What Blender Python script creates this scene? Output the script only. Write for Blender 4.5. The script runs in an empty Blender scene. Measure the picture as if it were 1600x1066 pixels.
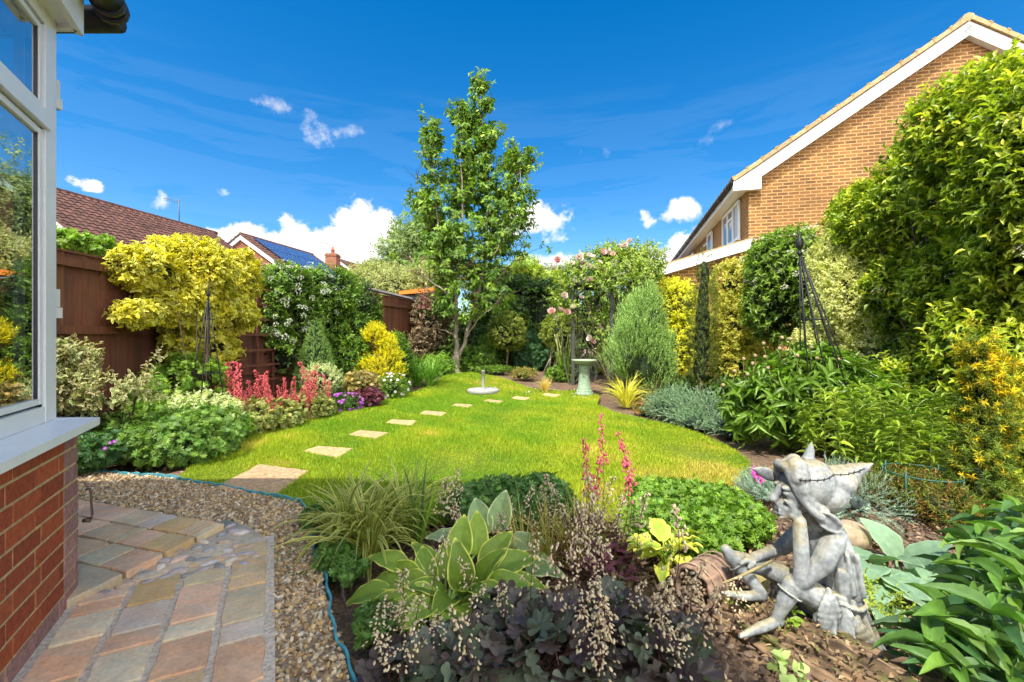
import bpy, math
import numpy as np
from mathutils import Vector, Matrix

rng = np.random.default_rng(11)
SC = bpy.context.scene
COL = SC.collection
F, H, HY = 700.0, 1.2, 527.0
LEAF_GAIN = 1.6
UP = np.array([0.0, 0.0, 1.0])


# ------------------------------------------------------------------ layout
def zg(x, y):
    t = np.clip((np.asarray(y, float) - 8.6) / 3.6, 0, 1)
    return 0.27 * t * t * (3 - 2 * t)


def P(px, py, Y):
    return np.array([(px - 800) / F * Y, Y, H - (py - HY) / F * Y])


def G(px, py, dz=0.0):
    z = 0.0
    for _ in range(12):
        Y = (H - z - dz) * F / (py - HY)
        z = float(zg(0, Y))
    return np.array([(px - 800) / F * Y, Y, z + dz])


def GY(px, Y, dz=0.0):
    x = (px - 800) / F * Y
    return np.array([x, Y, float(zg(x, Y)) + dz])


# ------------------------------------------------------------------ noise
_K = rng.normal(size=(10, 3))
_K /= np.linalg.norm(_K, axis=1)[:, None]
_PH = rng.uniform(0, 6.28, 10)


def n3(p, freq, k=10):
    p = np.asarray(p, float)
    s = np.zeros(len(p))
    for i in range(k):
        s += np.sin(p @ (_K[i] * freq * (0.7 + 0.09 * i)) + _PH[i])
    return s / math.sqrt(k * 0.5)


def norm(v):
    v = np.asarray(v, float)
    return v / np.maximum(np.linalg.norm(v, axis=-1, keepdims=True), 1e-9)


def pal(cols, n, jit=0.18, w=None):
    cols = np.asarray(cols, float)
    i = rng.choice(len(cols), n, p=w)
    j = rng.choice(len(cols), n, p=w)
    t = rng.random(n)[:, None] * 0.5
    c = cols[i] * (1 - t) + cols[j] * t
    return c * (1 + rng.normal(0, jit, (n, 1)))


# ------------------------------------------------------------------ mesh builder
WL = {}


class MB:
    def __init__(s):
        s.V, s.T, s.Q, s.C, s.U, s.n = [], [], [], [], [], 0

    def add(s, V, T=None, Q=None, C=(0.5, 0.5, 0.5), U=None):
        V = np.asarray(V, float).reshape(-1, 3)
        if T is not None and len(T):
            s.T.append(np.asarray(T, np.int64).reshape(-1, 3) + s.n)
        if Q is not None and len(Q):
            s.Q.append(np.asarray(Q, np.int64).reshape(-1, 4) + s.n)
        C = np.asarray(C, float)
        if C.ndim == 1:
            C = np.tile(C[:3], (len(V), 1))
        s.C.append(C)
        s.U.append(np.zeros((len(V), 3)) if U is None else np.asarray(U, float))
        s.V.append(V)
        s.n += len(V)

    def build(s, name, mat, parent=None, origin=None, smooth=True):
        V = np.concatenate(s.V) if s.V else np.zeros((0, 3))
        if parent is not None:
            origin = WL[parent.name]
        elif origin is None:
            origin = np.array([V[:, 0].mean(), V[:, 1].mean(), V[:, 2].min()])
        origin = np.asarray(origin, float)
        me = bpy.data.meshes.new(name)
        T = np.concatenate(s.T) if s.T else np.zeros((0, 3), np.int64)
        Q = np.concatenate(s.Q) if s.Q else np.zeros((0, 4), np.int64)
        me.vertices.add(len(V))
        me.vertices.foreach_set('co', (V - origin).astype(np.float32).ravel())
        loops = np.concatenate([T.ravel(), Q.ravel()]).astype(np.int32)
        me.loops.add(len(loops))
        me.loops.foreach_set('vertex_index', loops)
        np_ = len(T) + len(Q)
        me.polygons.add(np_)
        st = np.concatenate([np.arange(len(T)) * 3, len(T) * 3 + np.arange(len(Q)) * 4]).astype(np.int32)
        me.polygons.foreach_set('loop_start', st)
        me.polygons.foreach_set('use_smooth', np.full(np_, smooth))
        a = me.attributes.new('Col', 'FLOAT_COLOR', 'POINT')
        C = np.concatenate(s.C)
        a.data.foreach_set('color', np.clip(np.hstack([C, np.ones((len(C), 1))]), 0, 1).astype(np.float32).ravel())
        U = np.concatenate(s.U)
        if np.any(U):
            b = me.attributes.new('uvm', 'FLOAT_VECTOR', 'POINT')
            b.data.foreach_set('vector', U.astype(np.float32).ravel())
        me.update(calc_edges=True)
        me.validate()
        if mat is not None:
            me.materials.append(mat)
        o = bpy.data.objects.new(name, me)
        COL.objects.link(o)
        if parent is not None:
            o.parent = parent
        else:
            o.location = origin
        WL[o.name] = origin
        return o


def tag(o, label=None, cat=None, group=None, kind=None):
    if label: o['label'] = label
    if cat: o['category'] = cat
    if group: o['group'] = group
    if kind: o['kind'] = kind
    return o


def thing(name, label, cat, loc, group=None):
    o = bpy.data.objects.new(name, None)
    o.empty_display_size = 0.1
    COL.objects.link(o)
    o.location = loc
    WL[o.name] = np.asarray(loc, float)
    return tag(o, label, cat, group, 'thing')


def child_copy(proto, parent, loc, rot=(0, 0, 0), sc=1.0):
    c = proto.copy()
    COL.objects.link(c)
    c.parent = parent
    c.location = np.asarray(loc, float) - WL[parent.name]
    c.rotation_euler = rot
    c.scale = (sc, sc, sc) if np.isscalar(sc) else sc
    WL[c.name] = np.asarray(loc, float)
    return c


# ------------------------------------------------------------------ primitives
BOXQ = [[0, 3, 2, 1], [4, 5, 6, 7], [0, 1, 5, 4], [1, 2, 6, 5], [2, 3, 7, 6], [3, 0, 4, 7]]


def hexa(mb, p8, C=(0.5, 0.5, 0.5), U=None):
    p8 = np.asarray(p8, float)
    V, Q, UU = [], [], []
    for k, q in enumerate(BOXQ):
        V.append(p8[q]); Q.append(np.arange(4) + 4 * k)
        a, b, c, d = p8[q]
        u1 = norm(b - a); nn = norm(np.cross(b - a, d - a)); v1 = np.cross(nn, u1)
        UU.append([[np.dot(x - a, u1), np.dot(x - a, v1), 0] for x in p8[q]])
    mb.add(np.concatenate(V), Q=Q, C=C, U=np.concatenate(UU))


def box(mb, lo, hi, C=(0.5, 0.5, 0.5)):
    x0, y0, z0 = lo; x1, y1, z1 = hi
    hexa(mb, [[x0, y0, z0], [x1, y0, z0], [x1, y1, z0], [x0, y1, z0], [x0, y0, z1], [x1, y0, z1], [x1, y1, z1], [x0, y1, z1]], C)


def obox(mb, o, ax, ay, az, C=(0.5, 0.5, 0.5)):
    o, ax, ay, az = (np.asarray(v, float) for v in (o, ax, ay, az))
    hexa(mb, [o, o + ax, o + ax + ay, o + ay, o + az, o + ax + az, o + ax + ay + az, o + ay + az], C)


def beam(mb, p0, p1, w, h, up=UP, C=(0.5, 0.5, 0.5)):
    p0, p1 = np.asarray(p0, float), np.asarray(p1, float)
    d = norm(p1 - p0)
    x = norm(np.cross(d, up)); z = np.cross(x, d)
    o = p0 - x * w / 2 - z * h / 2
    obox(mb, o, x * w, p1 - p0, z * h, C)


def tube(mb, pts, rad, k=6, C=(0.5, 0.5, 0.5), cap=True):
    pts = np.asarray(pts, float); m = len(pts)
    rad = np.full(m, rad) if np.isscalar(rad) else np.asarray(rad, float)
    d = norm(np.gradient(pts, axis=0))
    ref = np.array([0.37, 0.61, 0.1]) if abs(d[0][2]) > 0.8 else UP
    x = norm(np.cross(d, ref)); y = np.cross(d, x)
    a = np.arange(k) * 2 * math.pi / k
    V = pts[:, None] + rad[:, None, None] * (np.cos(a)[None, :, None] * x[:, None] + np.sin(a)[None, :, None] * y[:, None])
    V = V.reshape(-1, 3)
    i = np.arange(m - 1)[:, None] * k; j = np.arange(k)[None, :]; j2 = (j + 1) % k
    Q = np.stack([i + j, i + j2, i + k + j2, i + k + j], -1).reshape(-1, 4)
    T = []
    if cap:
        V = np.vstack([V, pts[0], pts[-1]])
        T = [[m * k, (q + 1) % k, q] for q in range(k)] + [[m * k + 1, (m - 1) * k + q, (m - 1) * k + (q + 1) % k] for q in range(k)]
    C = np.asarray(C, float)
    mb.add(V, T=T, Q=Q, C=C)


def lathe(mb, c, prof, k=32, C=(0.5, 0.5, 0.5)):
    prof = np.asarray(prof, float); m = len(prof)
    a = np.arange(k) * 2 * math.pi / k
    V = np.stack([prof[:, 0][:, None] * np.cos(a), prof[:, 0][:, None] * np.sin(a), np.repeat(prof[:, 1][:, None], k, 1)], -1).reshape(-1, 3) + np.asarray(c)
    i = np.arange(m - 1)[:, None] * k; j = np.arange(k)[None, :]; j2 = (j + 1) % k
    mb.add(V, Q=np.stack([i + j, i + j2, i + k + j2, i + k + j], -1).reshape(-1, 4), C=C)


def sphere_tpl(nu=10, nv=6):
    V = [[0, 0, -1]]; Q = []; T = []
    for i in range(1, nv):
        th = -math.pi / 2 + math.pi * i / nv
        for j in range(nu):
            V.append([math.cos(th) * math.cos(2 * math.pi * j / nu), math.cos(th) * math.sin(2 * math.pi * j / nu), math.sin(th)])
    V.append([0, 0, 1]); n = len(V) - 1
    for j in range(nu):
        T.append([0, 1 + (j + 1) % nu, 1 + j]); T.append([n, n - nu + j, n - nu + (j + 1) % nu])
    for i in range(nv - 2):
        for j in range(nu):
            a = 1 + i * nu
            Q.append([a + j, a + (j + 1) % nu, a + nu + (j + 1) % nu, a + nu + j])
    return np.array(V, float), np.array(T), np.array(Q).reshape(-1, 4)


SPH = sphere_tpl(); SPH_LO = sphere_tpl(6, 4); SPH_HI = sphere_tpl(24, 14)


def ellipsoid(mb, c, r, C=(0.5, 0.5, 0.5), S=SPH, M=None, lump=0.0, fr=3.0):
    V = S[0].copy()
    if lump:
        V = V * (1 + lump * n3(V + np.asarray(c) * 3.1, fr)[:, None])
    V = V * np.asarray(r)
    if M is not None:
        V = V @ np.asarray(M).T
    mb.add(V + np.asarray(c), T=S[1], Q=S[2], C=C)


def capsule(mb, p0, p1, r0, r1, C=(0.5, 0.5, 0.5), k=14):
    p0, p1 = np.asarray(p0, float), np.asarray(p1, float)
    d = norm(p1 - p0); pts, rad = [], []
    for a in np.linspace(-80, 0, 5):
        t = math.radians(a); pts.append(p0 + d * r0 * math.sin(t)); rad.append(r0 * math.cos(t))
    for a in np.linspace(0, 80, 5):
        t = math.radians(a); pts.append(p1 + d * r1 * math.sin(t)); rad.append(r1 * math.cos(t))
    ref = UP if abs(d[2]) < 0.8 else np.array([1.0, 0.2, 0])
    x = norm(np.cross(d, ref)); y = np.cross(d, x); m = len(pts)
    a = np.arange(k) * 2 * math.pi / k
    V = (np.array(pts)[:, None] + np.array(rad)[:, None, None] * (np.cos(a)[None, :, None] * x + np.sin(a)[None, :, None] * y)).reshape(-1, 3)
    i = np.arange(m - 1)[:, None] * k; j = np.arange(k)[None, :]; j2 = (j + 1) % k
    Q = np.stack([i + j, i + j2, i + k + j2, i + k + j], -1).reshape(-1, 4)
    V = np.vstack([V, p0 - d * r0, p1 + d * r1])
    T = [[m * k, (q + 1) % k, q] for q in range(k)] + [[m * k + 1, (m - 1) * k + q, (m - 1) * k + (q + 1) % k] for q in range(k)]
    mb.add(V, T=T, Q=Q, C=C)


def in_poly(x, y, poly):
    poly = np.asarray(poly, float)[:, :2]
    x = np.asarray(x); y = np.asarray(y)
    r = np.zeros(x.shape, bool)
    j = len(poly) - 1
    for i in range(len(poly)):
        xi, yi = poly[i]; xj, yj = poly[j]
        if yi != yj:
            c = ((yi > y) != (yj > y)) & (x < (xj - xi) * (y - yi) / (yj - yi) + xi)
            r ^= c
        j = i
    return r


# ------------------------------------------------------------------ leaf templates: (V, T, Q, margin weight)
def tpl_grid(rows=5, cols=3, prof=None, fold=0.12, bend=0.15, wave=0.0, edge=0.55, wn=3, rib=0.0):
    prof = prof or (lambda s: math.sin(math.pi * min(1, s * 0.97 + 0.02)) ** 0.8)
    V, w = [], []
    for i in range(rows):
        s = i / (rows - 1)
        for j in range(cols):
            t = -1 + 2 * j / (cols - 1)
            b = max(prof(s), 0.03) * 0.5
            V.append([t * b, s * (1 - 0.3 * abs(bend) * s), fold * abs(t) * b * 2 - bend * s * s + wave * math.sin(wn * 2 * math.pi * s + j) * abs(t) + (rib * (j % 2) * math.sin(math.pi * s))])
            w.append(1.0 if (abs(t) > edge or s > 0.97) else 0.0)
    Q = [[i * cols + j, i * cols + j + 1, (i + 1) * cols + j + 1, (i + 1) * cols + j] for i in range(rows - 1) for j in range(cols - 1)]
    return np.array(V), np.zeros((0, 3), int), np.array(Q), np.array(w)


DIA = (np.array([[0, 0, 0], [-.5, .45, .1], [0, 1, -.08], [.5, .45, .1]], float), np.array([[0, 2, 1], [0, 3, 2]]), np.zeros((0, 4), int), np.array([.3, 1, 1, 1.0]))
OVAL = (np.array([[0, 0, 0], [-.42, .32, .1], [0, .35, 0], [.42, .32, .1], [-.36, .68, .02], [0, .7, -.07], [.36, .68, .02], [0, 1, -.2]], float),
        np.array([[0, 2, 1], [0, 3, 2], [4, 5, 7], [5, 6, 7]]), np.array([[1, 2, 5, 4], [2, 3, 6, 5]]), np.array([.2, 1, 0, 1, 1, 0, 1, 1.0]))


def tpl_fan(lobes=5, depth=0.35, n=20, cup=0.1, span=300, sharp=1.0):
    V = [[0, 0, 0]]; w = [0]
    a0 = math.radians(90 - span / 2)
    for i in range(n + 1):
        f = i / n
        a = a0 + math.radians(span) * f
        r = 0.55 * (1 - depth + depth * abs(math.sin(math.pi * lobes * f)) ** sharp) * (0.8 + 0.25 * math.sin(math.pi * f))
        V.append([r * math.cos(a), r * math.sin(a) + 0.1, cup * r + 0.04 * math.sin(math.pi * 2 * lobes * f)]); w.append(1)
    T = [[0, i, i + 1] for i in range(1, n + 1)]
    return np.array(V, float), np.array(T), np.zeros((0, 4), int), np.array(w, float)


LANCE = tpl_grid(5, 3, lambda s: math.sin(math.pi * min(1, s * .95 + .05) ** .8), fold=.2, bend=.25)
HOSTA = tpl_grid(12, 15, lambda s: (math.sin(math.pi * min(1, s * .93 + .05) ** .72)) ** .8, fold=.10, bend=.38, wave=.02, edge=.9, rib=.02)
HEUCH = tpl_fan(7, .33, 42, .2, 325, .75)
GERAN = tpl_fan(7, .62, 28, .1, 310, 1.2)
PALM = tpl_fan(7, .8, 28, -.1, 250, 1.6)
NEED = (np.array([[-.5, 0, 0], [.5, 0, 0], [0, 1, 0]], float), np.array([[0, 1, 2]]), np.zeros((0, 4), int), np.array([0, 0, 1.0]))


def leaves(mb, tpl, pos, d, n, size, cm, ce=None, width=0.5):
    V, T, Q, w = tpl
    N, k = len(pos), len(V)
    if N == 0:
        return
    y = norm(d); x = norm(np.cross(y, n)); z = np.cross(x, y)
    size = np.broadcast_to(np.asarray(size, float), (N,))[:, None, None]
    wd = np.broadcast_to(np.asarray(width, float), (N,))[:, None, None]
    W = pos[:, None] + size * (V[None, :, 0:1] * wd * x[:, None] + V[None, :, 1:2] * y[:, None] + V[None, :, 2:3] * z[:, None])
    cm = np.broadcast_to(np.asarray(cm, float), (N, 3))
    ce = cm if ce is None else np.broadcast_to(np.asarray(ce, float), (N, 3))
    C = cm[:, None] * (1 - w[None, :, None]) + ce[:, None] * w[None, :, None]
    off = (np.arange(N) * k)[:, None, None]
    mb.add(W.reshape(-1, 3), T=(T[None] + off).reshape(-1, 3) if len(T) else None, Q=(Q[None] + off).reshape(-1, 4) if len(Q) else None, C=C.reshape(-1, 3))


def rdir(n):
    return norm(rng.normal(size=(n, 3)))


def shoots(mb, pos, ax, k, L, leaf, tpl, cols, edge=None, incl=55, droop=0.0, width=0.5, jit=.15, upn=.5, tipcols=None, w=None, cjit=.16):
    N = len(pos)
    if N == 0:
        return
    ax = norm(ax)
    a = norm(np.cross(ax, rdir(N))); b = np.cross(ax, a)
    ph0 = rng.uniform(0, 6.28, N)
    Ls = L * rng.uniform(.6, 1.3, N)
    base = pal(cols, N, cjit, w)
    tb = pal(tipcols, N, cjit) if tipcols is not None else None
    eb = pal(edge, N, .1) if edge is not None else None
    for i in range(k):
        f = (i + .5) / k
        ph = ph0 + i * 2.4 + rng.normal(0, .2, N)
        inc = np.radians(incl * (1.15 - .5 * f)) + rng.normal(0, .18, N)
        pr = a * np.cos(ph)[:, None] + b * np.sin(ph)[:, None]
        d = ax * np.cos(inc)[:, None] + pr * np.sin(inc)[:, None] + rng.normal(0, jit, (N, 3))
        d[:, 2] -= droop
        n = ax * np.sin(inc)[:, None] - pr * np.cos(inc)[:, None] + UP * upn + rng.normal(0, jit, (N, 3))
        c = base if tb is None else base * (1 - f) + tb * f
        c = c * (1 + rng.normal(0, .12, (N, 1)))
        leaves(mb, tpl, pos + ax * (Ls * f)[:, None], d, n, leaf * rng.uniform(.7, 1.25, N), c, eb, width)


# ellipsoid union: list of (centre, radii)
def E(px, py, Y, rx, ry, rd):
    return (P(px, py, Y), np.array([rx * Y / F, rd, ry * Y / F]))


def shell(ells, n, depth=.25, lump=.12, fr=2.2, clip=None, gap=None, gfr=4.0, zmin=.03, front=None):
    ar = np.array([(r[0] * r[1] + r[0] * r[2] + r[1] * r[2]) for _, r in ells])
    out_p, out_n = [], []
    got = 0
    for _ in range(14):
        m = int((n - got) * 2.2) + 50
        i = rng.choice(len(ells), m, p=ar / ar.sum())
        c = np.array([e[0] for e in ells])[i]; r = np.array([e[1] for e in ells])[i]
        d = rdir(m)
        p = c + d * r
        s = 1 - depth * rng.random(m) ** 1.3 + lump * n3(p, fr)
        p = c + d * r * s[:, None]
        nn = norm(d / r)
        ok = p[:, 2] > zg(p[:, 0], p[:, 1]) + zmin
        for cc, rr in ells:
            ok &= (np.sum(((p - cc) / rr) ** 2, 1) > (.99 - depth - lump) ** 2)
        if clip is not None:
            ok &= clip(p)
        if gap is not None:
            ok &= n3(p, gfr) > gap
        if front is not None:   # drop most of the points that face away from the garden
            ok &= (nn[:, 1] < front) | (rng.random(m) < .25)
        out_p.append(p[ok]); out_n.append(nn[ok]); got += int(ok.sum())
        if got >= n:
            break
    p = np.concatenate(out_p)[:n]; q = np.concatenate(out_n)[:n]
    return p, q


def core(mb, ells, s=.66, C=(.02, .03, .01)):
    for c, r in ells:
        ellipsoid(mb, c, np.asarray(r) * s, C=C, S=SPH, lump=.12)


def twigs(mb, base, pts, r=.006, C=(.10, .065, .04), wob=.08, k=4):
    base = np.asarray(base, float)
    for p in pts:
        t = np.linspace(0, 1, 6)[:, None]
        b = base + rng.normal(0, .03, 3) * [1, 1, 0]
        mid = (b + p) / 2 + np.array([0, 0, -abs(p[2] - b[2]) * .0]) + rng.normal(0, wob, 3)
        q = (1 - t) ** 2 * b + 2 * t * (1 - t) * mid + t * t * p
        tube(mb, q, np.linspace(r, r * .4, 6), k, C, cap=False)


def blades(mb, base, n, L, spread=.5, width=.02, cm=None, ce=None, seg=7, arch=1.1, r0=.05, jitL=.3, tilt0=.2, cj=.15, cols=3):
    """arching strap leaves from a crown"""
    base = np.asarray(base, float)
    ph = rng.uniform(0, 6.283, n); tl = np.abs(rng.normal(tilt0, spread, n)); Ls = L * rng.uniform(1 - jitL, 1 + jitL, n)
    ar = arch * rng.uniform(.5, 1.4, n)
    h = np.stack([np.cos(ph), np.sin(ph), np.zeros(n)], -1)
    p = base + h * (r0 * rng.random(n))[:, None]
    side = np.stack([-np.sin(ph), np.cos(ph), np.zeros(n)], -1)
    side = norm(side + rng.normal(0, .35, (n, 3)))
    cmv = pal(cm, n, cj); cev = pal(ce, n, cj) if ce is not None else cmv
    V = np.zeros((n, seg + 1, cols, 3)); C = np.zeros((n, seg + 1, cols, 3))
    for i in range(seg + 1):
        s = i / seg
        wd = width * (1 - s ** 2.2 * .97) * (.7 + .3 * min(1, s * 4))
        for j in range(cols):
            t = -1 + 2 * j / (cols - 1)
            V[:, i, j] = p + side * (t * wd / 2) + UP * (abs(t) * wd * .18)
            C[:, i, j] = cmv if abs(t) < .5 else cev
        th = tl + ar * s ** 1.3
        p = p + (h * np.sin(th)[:, None] + UP * np.cos(th)[:, None]) * (Ls / seg)[:, None]
        gz = zg(p[:, 0], p[:, 1]) + .01
        p[:, 2] = np.maximum(p[:, 2], gz)
    k = (seg + 1) * cols
    q = np.array([[i * cols + j, i * cols + j + 1, (i + 1) * cols + j + 1, (i + 1) * cols + j] for i in range(seg) for j in range(cols - 1)])
    Q = (q[None] + (np.arange(n) * k)[:, None, None]).reshape(-1, 4)
    mb.add(V.reshape(-1, 3), Q=Q, C=C.reshape(-1, 3))


# ------------------------------------------------------------------ materials
def nmat(name):
    m = bpy.data.materials.new(name); m.use_nodes = True
    nt = m.node_tree; nt.nodes.clear()
    o = nt.nodes.new('ShaderNodeOutputMaterial')
    b = nt.nodes.new('ShaderNodeBsdfPrincipled')
    nt.links.new(b.outputs[0], o.inputs[0])
    return m, nt, b, o


def nd(nt, t, **kw):
    n = nt.nodes.new(t)
    for k, v in kw.items():
        if k.startswith('i_'):
            n.inputs[k[2:].replace('_', ' ')].default_value = v
        else:
            setattr(n, k, v)
    return n


def attr(nt, name='Col'):
    return nd(nt, 'ShaderNodeAttribute', attribute_name=name)


def noise(nt, scale, detail=4, vec=None, rough=.55):
    n = nd(nt, 'ShaderNodeTexNoise'); n.inputs['Scale'].default_value = scale; n.inputs['Detail'].default_value = detail
    n.inputs['Roughness'].default_value = rough
    if vec is None:
        tc = nd(nt, 'ShaderNodeTexCoord'); vec = tc.outputs['Object']
    nt.links.new(vec, n.inputs['Vector'])
    return n


def ramp(nt, fac, stops):
    r = nd(nt, 'ShaderNodeValToRGB')
    e = r.color_ramp.elements
    while len(e) < len(stops): e.new(.5)
    for i, (p, c) in enumerate(stops):
        e[i].position = p; e[i].color = (*c, 1) if len(c) == 3 else c
    nt.links.new(fac, r.inputs[0])
    return r


def mixc(nt, a, b, fac, mode='MIX'):
    m = nd(nt, 'ShaderNodeMix', data_type='RGBA', blend_type=mode)
    for s, v in ((6, a), (7, b)):
        if hasattr(v, 'is_linked') or hasattr(v, 'links'): nt.links.new(v, m.inputs[s])
        else: m.inputs[s].default_value = (*v, 1)
    if hasattr(fac, 'links'): nt.links.new(fac, m.inputs[0])
    else: m.inputs[0].default_value = fac
    return m.outputs[2]


def bump(nt, b, h, strength=.4, dist=.01):
    n = nd(nt, 'ShaderNodeBump'); n.inputs['Strength'].default_value = strength; n.inputs['Distance'].default_value = dist
    nt.links.new(h, n.inputs['Height']); nt.links.new(n.outputs[0], b.inputs['Normal'])


def leafmat(name, rough=.45, trans=.3, spec=.5, gain=None, tg=(1.35, 1.45, .6)):
    m, nt, b, o = nmat(name)
    a = attr(nt)
    gcol = mixc(nt, a.outputs['Color'], gain or (LEAF_GAIN * 1.02, LEAF_GAIN, LEAF_GAIN * .8), 1.0, 'MULTIPLY')
    nt.links.new(gcol, b.inputs['Base Color'])
    b.inputs['Roughness'].default_value = rough
    b.inputs['Specular IOR Level'].default_value = spec
    t = nd(nt, 'ShaderNodeBsdfTranslucent')
    g = nd(nt, 'ShaderNodeMix', data_type='RGBA', blend_type='MULTIPLY'); g.inputs[0].default_value = 1
    nt.links.new(gcol, g.inputs[6]); g.inputs[7].default_value = (*tg, 1)
    nt.links.new(g.outputs[2], t.inputs['Color'])
    mx = nd(nt, 'ShaderNodeMixShader'); mx.inputs[0].default_value = trans
    nt.links.new(b.outputs[0], mx.inputs[1]); nt.links.new(t.outputs[0], mx.inputs[2])
    nt.links.new(mx.outputs[0], o.inputs[0])
    return m


def attrmat(name, rough=.6, nscale=0, namt=.3, bmp=0, spec=.4, metal=0):
    m, nt, b, o = nmat(name)
    a = attr(nt); c = a.outputs['Color']
    if nscale:
        n = noise(nt, nscale, 6)
        r = ramp(nt, n.outputs[0], [(.25, (1 - namt,) * 3), (.75, (1 + namt * .5,) * 3)])
        c = mixc(nt, c, r.outputs[0], 1.0, 'MULTIPLY')
        if bmp: bump(nt, b, n.outputs[0], bmp, .004)
    nt.links.new(c, b.inputs['Base Color'])
    b.inputs['Roughness'].default_value = rough; b.inputs['Specular IOR Level'].default_value = spec; b.inputs['Metallic'].default_value = metal
    return m


def brickmat(name, c1, c2, mort, bw=.225, rh=.075, ms=.010, bias=0.0, patch=None):
    m, nt, b, o = nmat(name)
    u = attr(nt, 'uvm')
    t = nd(nt, 'ShaderNodeTexBrick')
    nt.links.new(u.outputs['Vector'], t.inputs['Vector'])
    t.inputs['Scale'].default_value = 1
    t.inputs['Brick Width'].default_value = bw; t.inputs['Row Height'].default_value = rh; t.inputs['Mortar Size'].default_value = ms
    t.inputs['Mortar Smooth'].default_value = .3; t.inputs['Bias'].default_value = bias
    t.inputs['Color1'].default_value = (*c1, 1); t.inputs['Color2'].default_value = (*c2, 1); t.inputs['Mortar'].default_value = (*mort, 1)
    n = noise(nt, 1.1, 5, u.outputs['Vector']); n2 = noise(nt, 38, 4, u.outputs['Vector'])
    r = ramp(nt, n.outputs[0], [(.3, (.64, .62, .60)), (.68, (1.16, 1.13, 1.08))])
    r2 = ramp(nt, n2.outputs[0], [(.3, (.78, .76, .74)), (.7, (1.14, 1.12, 1.1))])
    c = mixc(nt, t.outputs['Color'], r.outputs[0], 1, 'MULTIPLY')
    c = mixc(nt, c, r2.outputs[0], 1, 'MULTIPLY')
    nt.links.new(c, b.inputs['Base Color']); b.inputs['Roughness'].default_value = .85
    inv = nd(nt, 'ShaderNodeMath', operation='MULTIPLY_ADD'); inv.inputs[1].default_value = -1; inv.inputs[2].default_value = 1
    nt.links.new(t.outputs['Fac'], inv.inputs[0])
    ad = nd(nt, 'ShaderNodeMath', operation='MULTIPLY_ADD'); ad.inputs[1].default_value = .3
    nt.links.new(n2.outputs[0], ad.inputs[0]); nt.links.new(inv.outputs[0], ad.inputs[2])
    bump(nt, b, ad.outputs[0], .7, .008)
    return m


M_LEAF = leafmat('leaf_satin', .5, .3, .4)
M_GLOSS = leafmat('leaf_glossy', .36, .33, .45)
def bigleafmat():
    m = leafmat('broad_leaf', .5, .25, .35); nt = m.node_tree
    mul = [n for n in nt.nodes if n.type == 'MIX'][0]
    b = [n for n in nt.nodes if n.type == 'BSDF_PRINCIPLED'][0]
    n = noise(nt, 26, 5); r = ramp(nt, n.outputs[0], [(.3, (.74, .76, .78)), (.7, (1.15, 1.12, 1.05))])
    c = mixc(nt, mul.outputs[2], r.outputs[0], 1, 'MULTIPLY'); nt.links.new(c, b.inputs['Base Color'])
    bump(nt, b, n.outputs[0], .3, .006)
    return m


M_BIG = bigleafmat()
M_NEED = leafmat('needle', .6, .2, .25)
M_PETAL = leafmat('petal', .6, .25, .2, (1, 1, 1), (1, 1, 1))
M_BARK = attrmat('bark', .9, 22, .5, .6)
M_STEM = attrmat('stem', .7)
M_WHITE = attrmat('white_upvc', .35, 9, .06, spec=.5)
M_TILE = attrmat('roof_tile', .85, 14, .35, .4)
M_IRON = attrmat('black_iron', .45, 30, .3, .2)
M_STONE = attrmat('garden_stone', .9, 30, .4, .5)
M_GRASS = leafmat('grass_blade', .5, .35, .3)
M_PEB = attrmat('pebble', .75, 60, .35, .2)
M_PLAST = attrmat('plastic', .45, 20, .2)
M_WOODGREY = attrmat('painted_timber', .8, 25, .35, .4)


def fencemat():
    m, nt, b, o = nmat('stained_fence_wood')
    a = attr(nt)
    tc = nd(nt, 'ShaderNodeTexCoord')
    mp = nd(nt, 'ShaderNodeMapping'); mp.inputs['Scale'].default_value = (14, 14, .9)
    nt.links.new(tc.outputs['Object'], mp.inputs[0])
    n = noise(nt, 3.0, 8, mp.outputs[0], .65)
    n2 = noise(nt, .9, 4)
    r = ramp(nt, n.outputs[0], [(.3, (.62, .6, .58)), (.7, (1.25, 1.2, 1.15))])
    r2 = ramp(nt, n2.outputs[0], [(.3, (.75, .75, .75)), (.7, (1.2, 1.15, 1.1))])
    c = mixc(nt, a.outputs['Color'], r.outputs[0], 1, 'MULTIPLY'); c = mixc(nt, c, r2.outputs[0], 1, 'MULTIPLY')
    nt.links.new(c, b.inputs['Base Color']); b.inputs['Roughness'].default_value = .75
    bump(nt, b, n.outputs[0], .35, .006)
    return m


M_FENCE = fencemat()


def soilmat():
    m, nt, b, o = nmat('soil')
    n = noise(nt, 2.2, 8); n2 = noise(nt, 45, 6)
    r = ramp(nt, n.outputs[0], [(.3, (.13, .082, .05)), (.55, (.22, .145, .088)), (.75, (.31, .215, .135))])
    r2 = ramp(nt, n2.outputs[0], [(.3, (.45, .42, .4)), (.7, (1.4, 1.35, 1.3))])
    nt.links.new(mixc(nt, r.outputs[0], r2.outputs[0], 1, 'MULTIPLY'), b.inputs['Base Color'])
    b.inputs['Roughness'].default_value = .95
    bump(nt, b, n2.outputs[0], 1, .03)
    return m


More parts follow.
